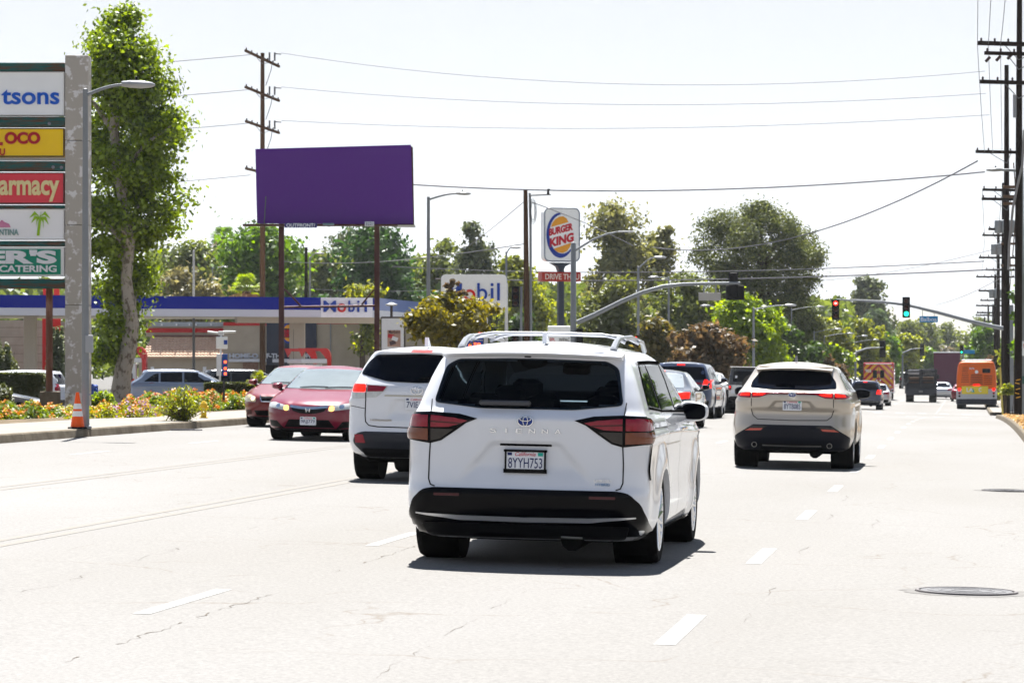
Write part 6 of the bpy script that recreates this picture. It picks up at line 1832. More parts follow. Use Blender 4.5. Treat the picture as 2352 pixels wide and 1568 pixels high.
# ---------------------------------------------------------------- billboard
D_ = 145; x, y = W(765, D_); z0 = G(x, y); s = px2m(D_)
BB = empty('billboard', (x, y, z0), TH, 'large plain purple billboard on two dark red steel posts', 'billboard')
zz = lambda py: zat(py, D_) - z0
BX = lambda px: (px - 765) * s
RUST = two_tone('dark_red_steel', (.055, .014, .012), (.11, .045, .03), 3, .5, .7, .55, stretch=(1, 1, .3), bump=.1, metal=.2)
q = MB(); q.add([(BX(586), .10, zz(342)), (BX(944), -.10, zz(333)), (BX(949), -.10, zz(515)), (BX(590), .10, zz(513)),
                 (BX(586), .22, zz(342)), (BX(944), .02, zz(333)), (BX(949), .02, zz(515)), (BX(590), .22, zz(513))], [(0, 1, 2, 3), (7, 6, 5, 4), (0, 4, 5, 1), (1, 5, 6, 2), (2, 6, 7, 3), (3, 7, 4, 0)])
q.build('panel', mat('purple_panel', (.098, .018, .230), .85, var=.0, spec=.1), BB)
q = MB(); q.add([(BX(944), .03, zz(336)), (BX(948), .03, zz(338)), (BX(951), .03, zz(514)), (BX(947), .03, zz(514)), (BX(944), .35, zz(336)), (BX(948), .35, zz(338)), (BX(951), .35, zz(514)), (BX(947), .35, zz(514))], [(0, 1, 2, 3), (4, 5, 6, 7), (0, 1, 5, 4), (1, 2, 6, 5), (2, 3, 7, 6), (3, 0, 4, 7)])
q.build('side_frame', RUST, BB)
for px in (645, 865):
    q = MB(); q.box((BX(px), .42, (zz(340) + 0) / 2), (13 * s * .92, .28, zz(340))); q.build('post', RUST, BB)
q = MB(); q.box((BX(756), -.32, zz(518)), (392 * s, .55, 4.5 * s)); q.box((BX(756), .15, zz(516.5)), (388 * s, .1, 5 * s)); q.build('catwalk', RUST, BB)
q = MB(); q.box((BX(935), -.55, zz(521)), (40 * s, .4, 5 * s)); q.build('catwalk_end', mat('pale_tin', (.5, .48, .42), .5), BB)
q = MB(); q.tube([(BX(652), .30, zz(705)), (BX(859), .30, zz(702))], .055, 8); q.tube([(BX(652), .30, zz(663)), (BX(690), .30, zz(702))], .045, 8); q.tube([(BX(859), .30, zz(664)), (BX(830), .30, zz(699))], .04, 8); q.build('brace', RUST, BB)
q = MB(); q.bbox((BX(693), -.62, zz(519)), (74 * s, .03, 11 * s), .01); o_ = q.build('owner_plate', mat('plate_purple', (.03, .02, .16), .4), BB)
text_mesh('sign_lettering', 'OUTFRONT/', M_PLATE, 1, facing((BX(693), -.65, zz(519))), .01, .02, o_, fit=(66 * s, 8.5 * s))
q = MB(); q.bbox((BX(850), -.62, zz(515.5)), (21 * s, .03, 10 * s), .01); o_ = q.build('number_plate', M_PLATE, BB)
text_mesh('sign_lettering', '3221', M_PTEXT, 1, facing((BX(850), -.65, zz(515.5))), .005, .01, o_, fit=(17 * s, 7 * s))
q = MB(); q.bbox((BX(757), -.9, zz(517)), (26 * s, .25, 4.5 * s), .03); q.tube([(BX(757), -.9, zz(522)), (BX(757), -.2, zz(522))], .02, 5); q.build('flood_lamp', mat('lamp_teal', (.12, .20, .22), .4), BB)
q = MB(); q.tube([(BX(612), -.35, zz(452)), (BX(608), -.35, zz(520))], .025, 6); q.build('antenna_rod', M_WIRE, BB)

# ---------------------------------------------------------------- burger restaurant sign
D_ = 150; x, y = W(1292, D_); z0 = 0.0 + G(x, y); s = px2m(D_)
BK = empty('pole_sign', (x, y, z0), TH + .30, 'white rounded burger restaurant sign above a red strip sign on a black pole', 'sign')
zz = lambda py: zat(py, D_) - z0
SX = lambda px: (px - 1292) * s
WH = mat('sign_white_acrylic', (.88, .89, .88), .3, coat=.3)
poly = rnd([(SX(1249), zz(600)), (SX(1333), zz(600)), (SX(1333), zz(478)), (SX(1249), zz(478))], 14 * s, 5)
q = MB(); q.prism(poly, .0, .62); q.build('sign_box', WH, BK)
fr = MB(); pts = [(u, -.0, v) for u, v in poly] + [(poly[0][0], 0, poly[0][1])]
fr.tube(pts, .035, 6, cap=False); fr.build('sign_frame', mat('frame_blue_grey', (.22, .25, .30), .4), BK)
def ell(cx, cy, rx, ry, t0, t1, n=24, rot=0): 
    o = []
    for t in np.linspace(math.radians(t0), math.radians(t1), n):
        a, b = rx * math.cos(t), ry * math.sin(t)
        o.append((cx + a * math.cos(rot) - b * math.sin(rot), cy + a * math.sin(rot) + b * math.cos(rot)))
    return o
CX, CY = SX(1288), zz(539); BLU = mat('crescent_blue', (.01, .04, .30), .4); BUN = mat('bun_orange', (.80, .34, .02), .4); BKR = mat('burger_red', (.52, .01, .03), .4)
outer = ell(CX - .02, CY - .03, 34 * s, 52 * s, 95, 330); inner = ell(CX + 3 * s, CY + 1.5 * s, 31 * s, 45 * s, 330, 95)
q = MB(); q.prism(outer + inner, -.02, -.004); q.build('blue_crescent', BLU, BK)
tilt = .26
def bun(top):
    e = ell(CX + 2 * s, CY + (13 if top else -13) * s, 26 * s, 29 * s, 20 if top else 200, 160 if top else 340, 20)
    return [(u, v + (u - CX) * tilt) if False else (u, v) for u, v in e]
q = MB(); q.prism([(CX - 24 * s, CY + 17 * s), (CX + 18 * s, CY + 29 * s), (CX + 14 * s, CY + 37 * s), (CX + 6 * s, CY + 42 * s), (CX - 4 * s, CY + 41 * s), (CX - 14 * s, CY + 35 * s), (CX - 21 * s, CY + 26 * s)], -.02, -.004); q.build('bun_top', BUN, BK)
q = MB(); q.prism([(CX - 18 * s, CY - 33 * s), (CX + 25 * s, CY - 18 * s), (CX + 22 * s, CY - 28 * s), (CX + 14 * s, CY - 38 * s), (CX + 4 * s, CY - 42 * s), (CX - 8 * s, CY - 40 * s)], -.02, -.004); q.build('bun_bottom', BUN, BK)
for body, cy, w_, h_, cx in (('BURGER', 12, 58, 22, 0), ('KING', -12, 58, 26, 2)):
    sh = Matrix(((1, 0, 0, 0), (tilt, 1, 0, 0), (0, 0, 1, 0), (0, 0, 0, 1)))
    text_mesh('sign_lettering', body, BKR, 1, facing((CX + cx * s, -.008, CY + cy * s)) @ sh, .012, .05, BK, fit=(w_ * s, (h_ - 5) * s))
q = MB(); q.prism([(SX(1266), zz(603)), (SX(1318), zz(603)), (SX(1300), zz(612)), (SX(1296), zz(622)), (SX(1286), zz(622)), (SX(1282), zz(612))], .1, .5); q.build('pole_head', mat('sign_post_dark', (.035, .045, .07), .4), BK)
q = MB(); q.bbox((0, .3, zz(615) / 2), (13.5 * s, .3, zz(615)), .03); q.build('pole', MATS['sign_post_dark'], BK)
q = MB(); q.prism(rnd([(SX(1242), zz(646)), (SX(1336), zz(646)), (SX(1336), zz(625)), (SX(1242), zz(625))], 2 * s), -.02, .60); q.build('strip_sign', mat('strip_red', (.40, .03, .02), .4), BK)
text_mesh('sign_lettering', 'DRIVE THRU', mat('letter_cream', (.72, .60, .52), .5), 1, facing((SX(1291), -.03, zz(635.5))), .008, .02, BK, fit=(82 * s, 13 * s))

# ---------------------------------------------------------------- price sign of the filling station
D_ = 138; x, y = W(1088, D_); z0 = G(x, y); s = px2m(D_)
MS = empty('price_sign', (x, y, z0), TH, 'big white rounded oil company sign with blue lettering, partly behind the gold-green tree', 'sign')
zz = lambda py: zat(py, D_) - z0; SX = lambda px: (px - 1088) * s
q = MB(); q.prism(rnd([(SX(1013), zz(712)), (SX(1164), zz(712)), (SX(1164), zz(630)), (SX(1013), zz(630))], 12 * s, 5), 0, .5); q.build('sign_box', WH, MS)
MBLUE = mat('oil_blue', (.01, .055, .36), .4); MREDO = mat('oil_red', (.62, .012, .012), .4)
def oil_word(parent, SXf, zzf, x0, x1, ytop, ybase, yy, th=.02):
    """M, red ring o, bil"""
    w_ = x1 - x0
    for body, a, b, top in (('M', 0, .27, 0), ('b', .54, .72, 0), ('i', .775, .83, 0), ('l', .89, .94, 0)):
        text_mesh('sign_lettering', body, MBLUE, 1, facing((SXf(x0 + w_ * (a + b) / 2), yy, (zzf(ytop) + zzf(ybase)) / 2)), th, .008, parent, fit=(SXf(x0 + w_ * b) - SXf(x0 + w_ * a), zzf(ytop) - zzf(ybase)))
    cx, r = SXf(x0 + w_ * .405), (SXf(x0 + w_ * .50) - SXf(x0 + w_ * .31)) / 2
    q = MB(); q.lathe([(r * 1.08, th), (r * 1.08, -th), (r * .60, -th), (r * .60, th)], (cx, yy, zzf(ybase) + r), 'Y', 28, close=True); q.build('red_ring', MREDO, parent)
oil_word(MS, SX, zz, 1026, 1156, 650, 690, -.02)
q = MB(); q.box((SX(1018), .25, zz(712) / 2), (8 * s, .2, zz(712))); q.build('post', M_GALV, MS)
q = MB(); q.tube([(SX(1163), .1, 0), (SX(1163), .1, zz(650))], .07, 10); q.build('post', mat('post_white', (.66, .66, .66), .4), MS, True)
q = MB(); q.prism([(SX(1062), zz(800)), (SX(1110), zz(800)), (SX(1110), zz(735)), (SX(1088), zz(742)), (SX(1068), zz(765))], .0, .3); pb = q.build('price_panel', MBLUE, MS)
q = MB(); q.box((SX(1116), .1, zz(770)), (9 * s, .4, 90 * s)); q.build('panel_edge', MATS['post_white'], pb)
LED = mat('led_orange', (1, .10, .03), .4, emit=1.0)
text_mesh('price_digits', '6.39', LED, 1, facing((SX(1090), -.012, zz(769))), .006, .03, pb, fit=(28 * s, 13 * s))
text_mesh('price_digits', '9', LED, 1, facing((SX(1106.5), -.012, zz(766))), .006, .02, pb, fit=(4 * s, 7 * s))
text_mesh('price_digits', '6.59', LED, 1, facing((SX(1090), -.012, zz(793))), .006, .03, pb, fit=(28 * s, 13 * s))
for py in (756, 781): 
    q = MB(); q.box((SX(1090), -.008, zz(py)), (38 * s, .012, 1.6 * s)); q.build('panel_rule', M_PLATE, pb)
# cigarette poster sign with lamp
D_ = 120; x, y = W(902, D_); z0 = G(x, y); s = px2m(D_)
CS = empty('poster_sign', (x, y, z0), TH, 'white framed poster sign with a price, right of the right billboard post', 'sign')
zz = lambda py: zat(py, D_) - z0; SX = lambda px: (px - 902) * s
q = MB(); q.prism(rnd([(SX(874), zz(860)), (SX(931), zz(860)), (SX(931), zz(727)), (SX(874), zz(727))], 4 * s), 0, .25); q.build('frame', mat('frame_dark', (.05, .05, .06)), CS)
q = MB(); q.box((SX(902), -.01, zz(795)), (51 * s, .03, 128 * s)); q.build('sign_face', M_PLATE, CS)
q = MB(); q.box((SX(905), -.03, zz(777)), (30 * s, .02, 38 * s)); q.build('poster_picture', mat('poster_tan', (.42, .27, .22), .6, var=.35, scale=2), CS)
for cx, cy, rz_, m_ in ((907, 778, .35, M_PLATE), (902, 787, -.3, mat('pack_dark', (.08, .05, .06), .5)), (898, 772, .2, mat('pack_red', (.45, .03, .04), .5))):
    q = MB(); q.box((SX(cx), -.045 - abs(rz_) * .01, zz(cy)), (14 * s, .01, 9 * s), ry=rz_); q.build('picture_pack', m_, CS)
text_mesh('sign_lettering', 'Marlboro', mat('ink_dark', (.05, .03, .03), .5), 1, facing((SX(906), -.045, zz(762))), .004, .01, CS, fit=(26 * s, 8 * s))
text_mesh('sign_lettering', '8.98', MATS['ink_dark'], 1, facing((SX(912), -.03, zz(806))), .004, .03, CS, fit=(22 * s, 11 * s))
q = MB(); q.tube([(SX(899), .1, zz(727)), (SX(899), .1, zz(702))], .05, 8); lp = q.build('lamp_stem', MATS['frame_dark'], CS)
q = MB(); q.lathe([(0, -.06), (.20, -.05), (.24, 0), (.10, .06), (0, .08)], (SX(899), .1, zz(699)), n=20); q.build('lamp_shade', MATS['lamp_grey'], lp, True)
# white box sign behind the nearest minivan's roof
D_ = 118; x, y = W(1290, D_); z0 = G(x, y); s = px2m(D_)
q = MB(); q.bbox((-.1, 0, zat(768, D_) - z0), (52 * s, .3, 40 * s), .03); q.box((-.1, .1, (zat(788, D_) - z0) / 2), (.1, .1, zat(788, D_) - z0))
bx = q.build('box_sign', WH); bx.location = (x, y, z0); bx.rotation_euler = (0, 0, TH); tag(bx, 'low white box sign with small red and black lettering under the burger sign', 'sign')
text_mesh('sign_lettering', 'SPL', MATS['burger_red'], 1, facing((-.35, -.16, zat(780, D_) - z0)), .004, .01, bx, fit=(.22, .13))
text_mesh('sign_lettering', 'WPAC', MATS['ink_dark'], 1, facing((.10, -.16, zat(780, D_) - z0)), .004, .01, bx, fit=(.42, .13))
# slim roadside notice by the hedge: white and blue panels
D_ = 108; x, y = W(506, D_); z0 = G(x, y); s = px2m(D_)
NT = empty('notice_post', (x, y, z0), TH, 'slim white and blue notice board with a two-armed lamp on top, between parked cars', 'sign')
zz = lambda py: zat(py, D_) - z0; SX = lambda px: (px - 506) * s
q = MB(); q.tube([(SX(503), 0, 0), (SX(508), 0, zz(770))], .035, 8); q.build('post', MATS['post_white'], NT)
q = MB(); q.bbox((SX(510), -.05, zz(787)), (26 * s, .15, 28 * s), .02); q.build('upper_box', WH, NT)
q = MB(); q.bbox((SX(519), -.14, zz(786)), (8 * s, .02, 10 * s), .004); q.build('blue_mark', MBLUE, NT)
q = MB(); q.bbox((SX(503), -.05, zz(838)), (11 * s, .04, 50 * s), .01); q.build('white_panel', M_PLATE, NT)
q = MB(); q.bbox((SX(516.5), -.04, zz(838)), (13 * s, .05, 50 * s), .01); q.build('blue_panel', mat('panel_royal', (.01, .07, .33), .4), NT)
q = MB(); [q.box((SX(518), -.07, zz(a)), (6 * s, .02, 6 * s)) for a in (831, 846, 858)]; q.build('red_digits', LED, NT)
q = MB(); q.tube([(SX(477), 0, zz(762)), (SX(500), 0, zz(765)), (SX(515), 0, zz(762)), (SX(541), 0, zz(762))], .04, 8); q.bbox((SX(508), 0, zz(765)), (.2, .1, .15), .02); q.build('double_lamp', MATS['post_white'], NT)
# thin dark post in the flower bed
x, y = W(514, 80); q = MB(); q.tube([(0, 0, 0), (0, 0, zat(878, 80) - G(x, y) + .02)], .03, 6); tp = q.build('sign_post', mat('dark_post', (.04, .04, .04), .6)); tp.location = (x, y, G(x, y)); tag(tp, 'thin bare dark post standing in the orange flowers', 'post')

# ---------------------------------------------------------------- filling station canopy
BLUEB = mat('canopy_blue', (.001, .012, .27), .45, spec=.08, var=.06, scale=.3); WB = mat('canopy_white', (.62, .63, .68), .45, var=.05, scale=.5)
BEIGE = two_tone('beige_render', (.40, .345, .27), (.33, .285, .225), .8, .4, .7, .9, bump=.05)
cx0, cy0 = W(430, 156)
CN = empty('canopy', (cx0, cy0, G(cx0, cy0)), 0, 'long filling station canopy with blue and white fascia on a beige column', 'canopy')
def loc(px, D_, py=None):
    p = P(px, D_, py) - CN.location
    return p
A = loc(-420, 150); B = loc(871, 160); Cc = loc(965, 170); Dd = loc(-420, 164)
def wall(name, a, b, z0, z1, th, m, parent, inward=True):
    d = Vector((b.x - a.x, b.y - a.y, 0)); L = d.length; n = Vector((-d.y, d.x, 0)).normalized()
    c = (Vector((a.x, a.y, 0)) + Vector((b.x, b.y, 0))) / 2 + n * th / 2
    q = MB(); q.box(c + Vector((0, 0, (z0 + z1) / 2)), (L, th, z1 - z0), math.atan2(d.y, d.x))
    return q.build(name, m, parent)
zt, zm, zb_ = zat(680, 156) - CN.location.z, zat(709, 156) - CN.location.z, zat(726, 156) - CN.location.z
ftop = zt
wall('blue_fascia', A, loc(737, 159), zm, ftop, .30, BLUEB, CN)
wall('white_fascia', A, loc(737, 159), zb_, zm - .002, .302, WB, CN)
wall('logo_panel', loc(737.2, 159), loc(856, 159.8), zb_, ftop, .31, mat('logo_white', (.90, .90, .92), .4), CN)
wall('blue_fascia', loc(856.4, 159.8), B, zm, ftop, .30, BLUEB, CN)
wall('white_fascia', loc(856.4, 159.8), B, zb_, zm - .002, .302, WB, CN)
wall('side_fascia', B, Cc, zm, ftop, .25, mat('canopy_blue_side', (.03, .09, .34), .4, coat=.3), CN)
wall('side_fascia_white', B, Cc, zb_, zm - .002, .252, WB, CN)
# underside and roof
q = MB(); i_ = .3
pl = [A + Vector((0, i_, 0)), B + Vector((-.1, i_, 0)), Cc + Vector((-.3, 0, 0)), Dd]
q.add([(p.x, p.y, zb_ + .05) for p in pl] + [(p.x, p.y, ftop - .1) for p in pl], [(0, 1, 2, 3), (7, 6, 5, 4), (0, 4, 5, 1), (1, 5, 6, 2), (2, 6, 7, 3), (3, 7, 4, 0)])
q.build('canopy_deck', mat('soffit_cream', (.60, .55, .46), .7), CN)
bm_a, bm_b = loc(545, 159), loc(868, 162)
wall('beam', bm_a, bm_b, zat(741, 159) - CN.location.z, zb_ + .05, .4, MATS['soffit_cream'], CN)
c1 = loc(683, 161.5)
q = MB(); q.bbox((c1.x, c1.y, zb_ / 2), (35 * px2m(160), .7, zb_), .02, TH); q.build('column', mat('column_cream', (.56, .50, .41), .7), CN)
q = MB(); cg = loc(674, 160.9); q.box((cg.x, cg.y, zb_ / 2 - .3), (.02, .02, zb_ - .6), TH); q.build('column_groove', M_KERB, CN)
c2 = loc(70, 158); q = MB(); q.bbox((c2.x, c2.y, zb_ / 2), (.6, .6, zb_), .02, TH); q.build('column', MATS['column_cream'], CN)
M_ = Matrix.Translation(loc(796, 159.4, 703.5) + Vector((0, -.05, 0)))
dirv = loc(856, 159.8) - loc(737.2, 159); rzc = math.atan2(dirv.y, dirv.x)
Lb = empty('tmp_holder', (0, 0, 0)); 
s = px2m(159.4)
for body, a, b in (('M', 744, 772), ('b', 801, 815), ('i', 821, 826), ('l', 838, 843)):
    pc = loc((a + b) / 2, 159 + .8 * ((a + b) / 2 - 737) / 119, 703.5)
    text_mesh('sign_lettering', body, MBLUE, 1, facing(pc + Vector((0, -.06, 0)), rzc), .04, .01, CN, fit=((b - a) * s * 1.05, 26 * s))
pc = loc(785.5, 159.35, 707); q = MB(); r = 10 * s
q.lathe([(r, .05), (r, -.05), (r * .55, -.05), (r * .55, .05)], (0, 0, 0), 'Y', 28, close=True)
o_ = q.build('red_ring', MREDO, CN); o_.location = pc + Vector((0, -.08, 0)); o_.rotation_euler = (0, 0, rzc)
bpy.data.objects.remove(Lb)

# pumps with red arched headers
def pump(px, D_, label, first=None):
    x, y = W(px, D_); z0 = G(x, y); s = px2m(155)
    r = empty('fuel_pump', (x, y, z0), TH, label, 'fuel pump', 'fuel pumps under the canopy')
    q = MB(); q.bbox((0, 0, 1.05), (.75, .5, 2.1), .04); q.build('cabinet', mat('pump_white', (.62, .62, .62), .4), r)
    q = MB(); q.bbox((0, -.26, .9), (.60, .02, .9), .02); q.build('lower_panel', MREDO, r)
    q = MB(); q.bbox((0, -.28, 1.45), (.42, .03, .34), .02); q.build('screen', M_GLOSSBLK, r)
    q = MB(); q.bbox((.0, -.27, 2.25), (1.3, .30, .22), .03); q.build('header_bar', MATS['pump_white'], r)
    q = MB()
    arc = [(.55 + .32 * math.cos(t), 2.35 + .55 * math.sin(t)) for t in np.linspace(0, math.pi / 2, 8)]
    q.prism([(.87, .3)] + [(.87, 2.35)] + arc[1:] + [(-.80, 2.90), (-.62, 2.45), (-.45, 2.75), (.30, 2.75), (.55, 2.45), (.67, 2.2), (.67, .3)], -.32, .32)
    q.build('red_arch', mat('arch_red', (.50, .012, .012), .3, coat=.6), r)
    q = MB(); q.bbox((.25, -.30, 1.0), (.05, .08, .5), .01); q.tube([(.40, -.3, .9), (.48, -.35, .4), (.42, -.3, 1.3)], .018, 5); q.build('nozzle', M_BLACK, r)
    q = MB(); q.bbox((.77, -.33, 1.2), (.18, .02, .5), .004); q.build('notice', M_PLATE, r)
    return r
pm1 = pump(722, 156, 'fuel pump with red arched header right of the canopy column')
for px, D_, lab in ((690, 158, 'fuel pump in front of the canopy column, left of the red arched one'), (296, 150, 'fuel pump glimpsed behind the sycamore trunk')):
    c = copy_tree(pm1); c['label'] = lab; x, y = W(px, D_); c.location = (x, y, G(x, y))

# ---------------------------------------------------------------- restaurant building beyond the canopy
REDB = mat('red_band', (.42, .012, .014), .45); GREYB = mat('grey_band', (.30, .34, .38), .5, metal=.2)
DKB = mat('dark_blue_wall', (.025, .032, .055), .6, var=.2); TILE = None
def tile_mat():
    m, t, b, N, L = nodes('clay_roof_tiles')
    tc = N('ShaderNodeTexCoord'); nz = N('ShaderNodeTexNoise'); nz.inputs['Scale'].default_value = 3
    L(tc.outputs['Object'], nz.inputs['Vector'])
    mx = N('ShaderNodeMix'); mx.data_type = 'RGBA'; mx.inputs['A'].default_value = (.50, .30, .20, 1); mx.inputs['B'].default_value = (.62, .46, .34, 1)
    L(nz.outputs['Fac'], mx.inputs['Factor']); L(mx.outputs['Result'], b.inputs['Base Color']); b.inputs['Roughness'].default_value = .85
    return m
TILE = tile_mat()
x, y = W(600, 192); RB = empty('restaurant', (x, y, G(x, y)), TH, 'low beige restaurant building with clay tile roof and red bands behind the canopy', 'building')
D_ = 192; s = px2m(D_); zz = lambda py: zat(py, D_) - RB.location.z; SX = lambda px: (px - 600) * s
def blk(name, x0, x1, y0, y1, yy, th, m, parent=RB):
    q = MB(); q.box((SX((x0 + x1) / 2), yy + th / 2, (zz(y0) + zz(y1)) / 2), ((x1 - x0) * s, th, zz(y0) - zz(y1))); return q.build(name, m, parent)
bot = 925
blk('wall', 318, 513.8, 822, bot, 0, 8, BEIGE)
blk('wall', 330, 513.8, 741, 772, 1.25, 7, BEIGE)
blk('red_fascia', 330, 513.6, 753, 763, 1.15, .098, REDB)
blk('grey_parapet', 345, 513.6, 739, 749, 1.05, .19, GREYB)
for px in (366, 400, 430, 445, 480): blk('parapet_lamp', px, px + 3, 743, 747, .85, .19, M_PLATE)
# tiled slope made of rows of round tiles
q = MB(); rows_ = 9; x0, x1 = SX(325), SX(513.5)
for r in range(rows_):
    t0, t1 = r / rows_, (r + 1) / rows_
    za, zb2_ = zz(821) + (zz(772) - zz(821)) * t0, zz(821) + (zz(772) - zz(821)) * t1
    ya, yb = -.35 + 1.6 * t0, -.35 + 1.6 * t1
    xs = np.arange(x0 + 20 * s * t0, x1, .055)
    vs = []
    for xx in xs:
        h = .045 * abs(math.sin(xx * math.pi / .22))
        vs += [(xx, ya - .02, za + h + .05), (xx, yb, zb2_ + h)]
    q.add(vs, [(2 * i, 2 * i + 1, 2 * i + 3, 2 * i + 2) for i in range(len(xs) - 1)])
    vs = [(xx, ya - .02, za + .045 * abs(math.sin(xx * math.pi / .22)) + .05) for xx in xs] + [(xx, ya - .0, za - .03) for xx in xs]; n = len(xs)
    q.add(vs, [(i, i + 1, n + i + 1, n + i) for i in range(n - 1)])
q.build('tiled_roof', TILE, RB, fix=False)
blk('ridge', 346, 513.6, 769, 772.5, 1.05, .19, mat('dark_ridge', (.12, .05, .045), .8))
blk('wall', 514, 613.5, 748, bot, -.3, 9, BEIGE)
blk('red_fascia', 513.9, 610, 740, 748, -.36, 9.1, REDB)
blk('wall_ledge', 528, 613, 824, 831, -.75, .44, mat('ledge_white', (.55, .57, .62), .5))
blk('brick_panel', 559, 594, 831.5, bot, -.40, .09, two_tone('brown_brick', (.16, .085, .06), (.24, .15, .11), 12, .4, .6, .9))
text_mesh('sign_lettering', 'HOME-O', mat('letter_grey', (.50, .53, .60), .5), 1, facing((SX(561), -.45, zz(817))), .05, .04, RB, fit=(66 * s, 11 * s))
text_mesh('sign_lettering', 'F-THE', MATS['letter_grey'], 1, facing((SX(634), -.72, zz(817))), .05, .04, RB, fit=(40 * s, 11 * s))
text_mesh('sign_lettering', 'WHOPPER', MATS['letter_grey'], 1, facing((SX(702), -.72, zz(817))), .05, .04, RB, fit=(60 * s, 11 * s))
blk('dark_wall', 613.8, 728, 734, bot, -.55, 9, DKB)
blk('wall_ledge', 628, 728, 824, 832, -.80, .24, MATS['ledge_white'])
q = MB(); q.lathe([(0, 0), (1, 0), (1, .04), (0, .04)], n=30)
cx_, cz_ = SX(664), zz(765)
e = MB(); e.prism(ell(cx_, cz_, 15 * s, 24 * s, 95, 330) + ell(cx_ + 1.5 * s, cz_ + .8 * s, 13.5 * s, 20 * s, 330, 95), -.62, -.58); e.build('blue_crescent', BLU, RB)
for sg in (1, -1):
    e = MB(); e.prism(ell(cx_ + s, cz_ + sg * 8 * s, 11 * s, 11 * s, 15 if sg > 0 else 195, 165 if sg > 0 else 345, 14), -.62, -.58); e.build('bun', BUN, RB)
text_mesh('sign_lettering', 'BURGER', BKR, 1, facing((cx_ + s, -.60, cz_ + 4 * s)), .03, .05, RB, fit=(25 * s, 8 * s))
text_mesh('sign_lettering', 'KING', BKR, 1, facing((cx_ + s, -.60, cz_ - 5 * s)), .03, .05, RB, fit=(25 * s, 9 * s))
blk('wall', 728.2, 1055, 744, bot, -.3, 9, BEIGE)
blk('red_fascia', 728.2, 900, 737, 744, -.38, 9.1, REDB)
blk('red_fascia', 1030, 1056, 762, 767, -.38, .07, REDB)
q = MB(); q.box((SX(760), -.36, zz(790)), (.07, .07, 6)); q.build('downpipe', M_GALV, RB)
blk('awning', 788, 880, 849, 855, -1.2, .88, MATS['ledge_white'])
blk('door', 612, 640, 838, bot, -.60, .04, M_GLASS)
for px in (350, 470): blk('small_sign', px - 4, px + 4, 842, 858, -.05, .04, M_PLATE)

# concrete block building at the far left
x, y = W(40, 172); LB = empty('block_building', (x, y, G(x, y)), TH, 'grey-beige concrete block building behind the canopy at the left edge', 'building')
D_ = 172; s = px2m(D_); zz = lambda py: zat(py, D_) - LB.location.z; SX = lambda px: (px - 40) * s
BLOCKM = two_tone('grey_block', (.33, .30, .255), (.26, .235, .20), 1.2, .4, .65, .9, bump=.1)
def blk2(name, x0, x1, y0, y1, yy, th, m): 
    q = MB(); q.box((SX((x0 + x1) / 2), yy + th / 2, (zz(y0) + zz(y1)) / 2), ((x1 - x0) * s, th, zz(y0) - zz(y1))); return q.build(name, m, LB)
ed = [735, 752, 774, 793, 812, 832, 925]
for a, b in zip(ed[:-1], ed[1:]): blk2('wall_course', -420, 101 if a < 774 else 98, a + .5, b - .5, 0, 6, BLOCKM)
blk2('wall_core', -420, 97, 736, 925, .05, 5, mat('joint_dark', (.12, .10, .085), .9))
blk2('side_wall', 99, 150, 738, 925, 1.6, 5, BLOCKM)
blk2('doorway', 98, 104, 780, 860, 1.5, .09, M_BLACK)
# flagstone: red marks above the canopy roof
x, y = W(118, 168); q = MB(); z_ = zat(678, 168) - G(x, y)
q.prism([(-.35, z_ - .6), (-.15, z_ - .6), (-.32, z_ + .35), (-.48, z_ + .35)], 0, .1); q.prism([(.15, z_ - .6), (.50, z_ - .6), (.42, z_ + .35), (.12, z_ + .35)], 0, .1)
q.prism([(-.5, 0), (.5, 0), (.5, z_ - .6), (-.5, z_ - .6)], 0.02, .12)
o_ = q.build('roof_sign', REDB); o_.location = (x, y, G(x, y)); o_.rotation_euler = (0, 0, TH); tag(o_, 'small red sign frame poking above the canopy beside the brown post', 'sign')

# yellow hydrant, litter
x, y = W(468, 69.5)
HY_ = empty('fire_hydrant', (x, y, G(KL, y) + .15), 0, 'yellow fire hydrant half hidden by the bush on the left pavement', 'hydrant')
q = MB(); q.lathe([(.16, 0), (.16, .05), (.105, .07), (.10, .45), (.13, .47), (.13, .52), (.10, .56), (.05, .64), (0, .65)], n=16); q.build('body', mat('hydrant_yellow', (.70, .45, .03), .5), HY_, True)
HY_.scale = (.62, .62, .62)
q = MB(); q.lathe([(0, -.18), (.06, -.18), (.06, .18), (0, .18)], (0, 0, .40), 'X', 12); q.build('outlet', MATS['hydrant_yellow'], HY_, True)
x, y = KL + .22, 62.0
q = MB(); q.box((0, 0, .02), (.5, .12, .03), .3); q.box((.3, .05, .015), (.2, .1, .02), -.4); o_ = q.build('litter', mat('litter_grey', (.12, .12, .14), .6, var=.5)); o_.location = (x, y, G(x, y)); tag(o_, 'dark scrap of litter lying in the gutter of the left kerb', 'litter')

# low blue-jacketed figure by the pumps is mostly hidden: blue block and tube instead
x, y = W(213, 112)
q = MB(); q.bbox((0, 0, .55), (.35, .3, 1.1), .05); q.tube([(0, -.1, 1.1), (.18, -.15, .9), (.28, -.15, .35)], .05, 8); o_ = q.build('blue_figure_block', mat('jacket_blue', (.02, .06, .28), .4)); o_.location = (x, y, G(x, y)); tag(o_, 'blue block standing in for a jacketed figure between the tall sign and the sycamore', 'figure stand-in')

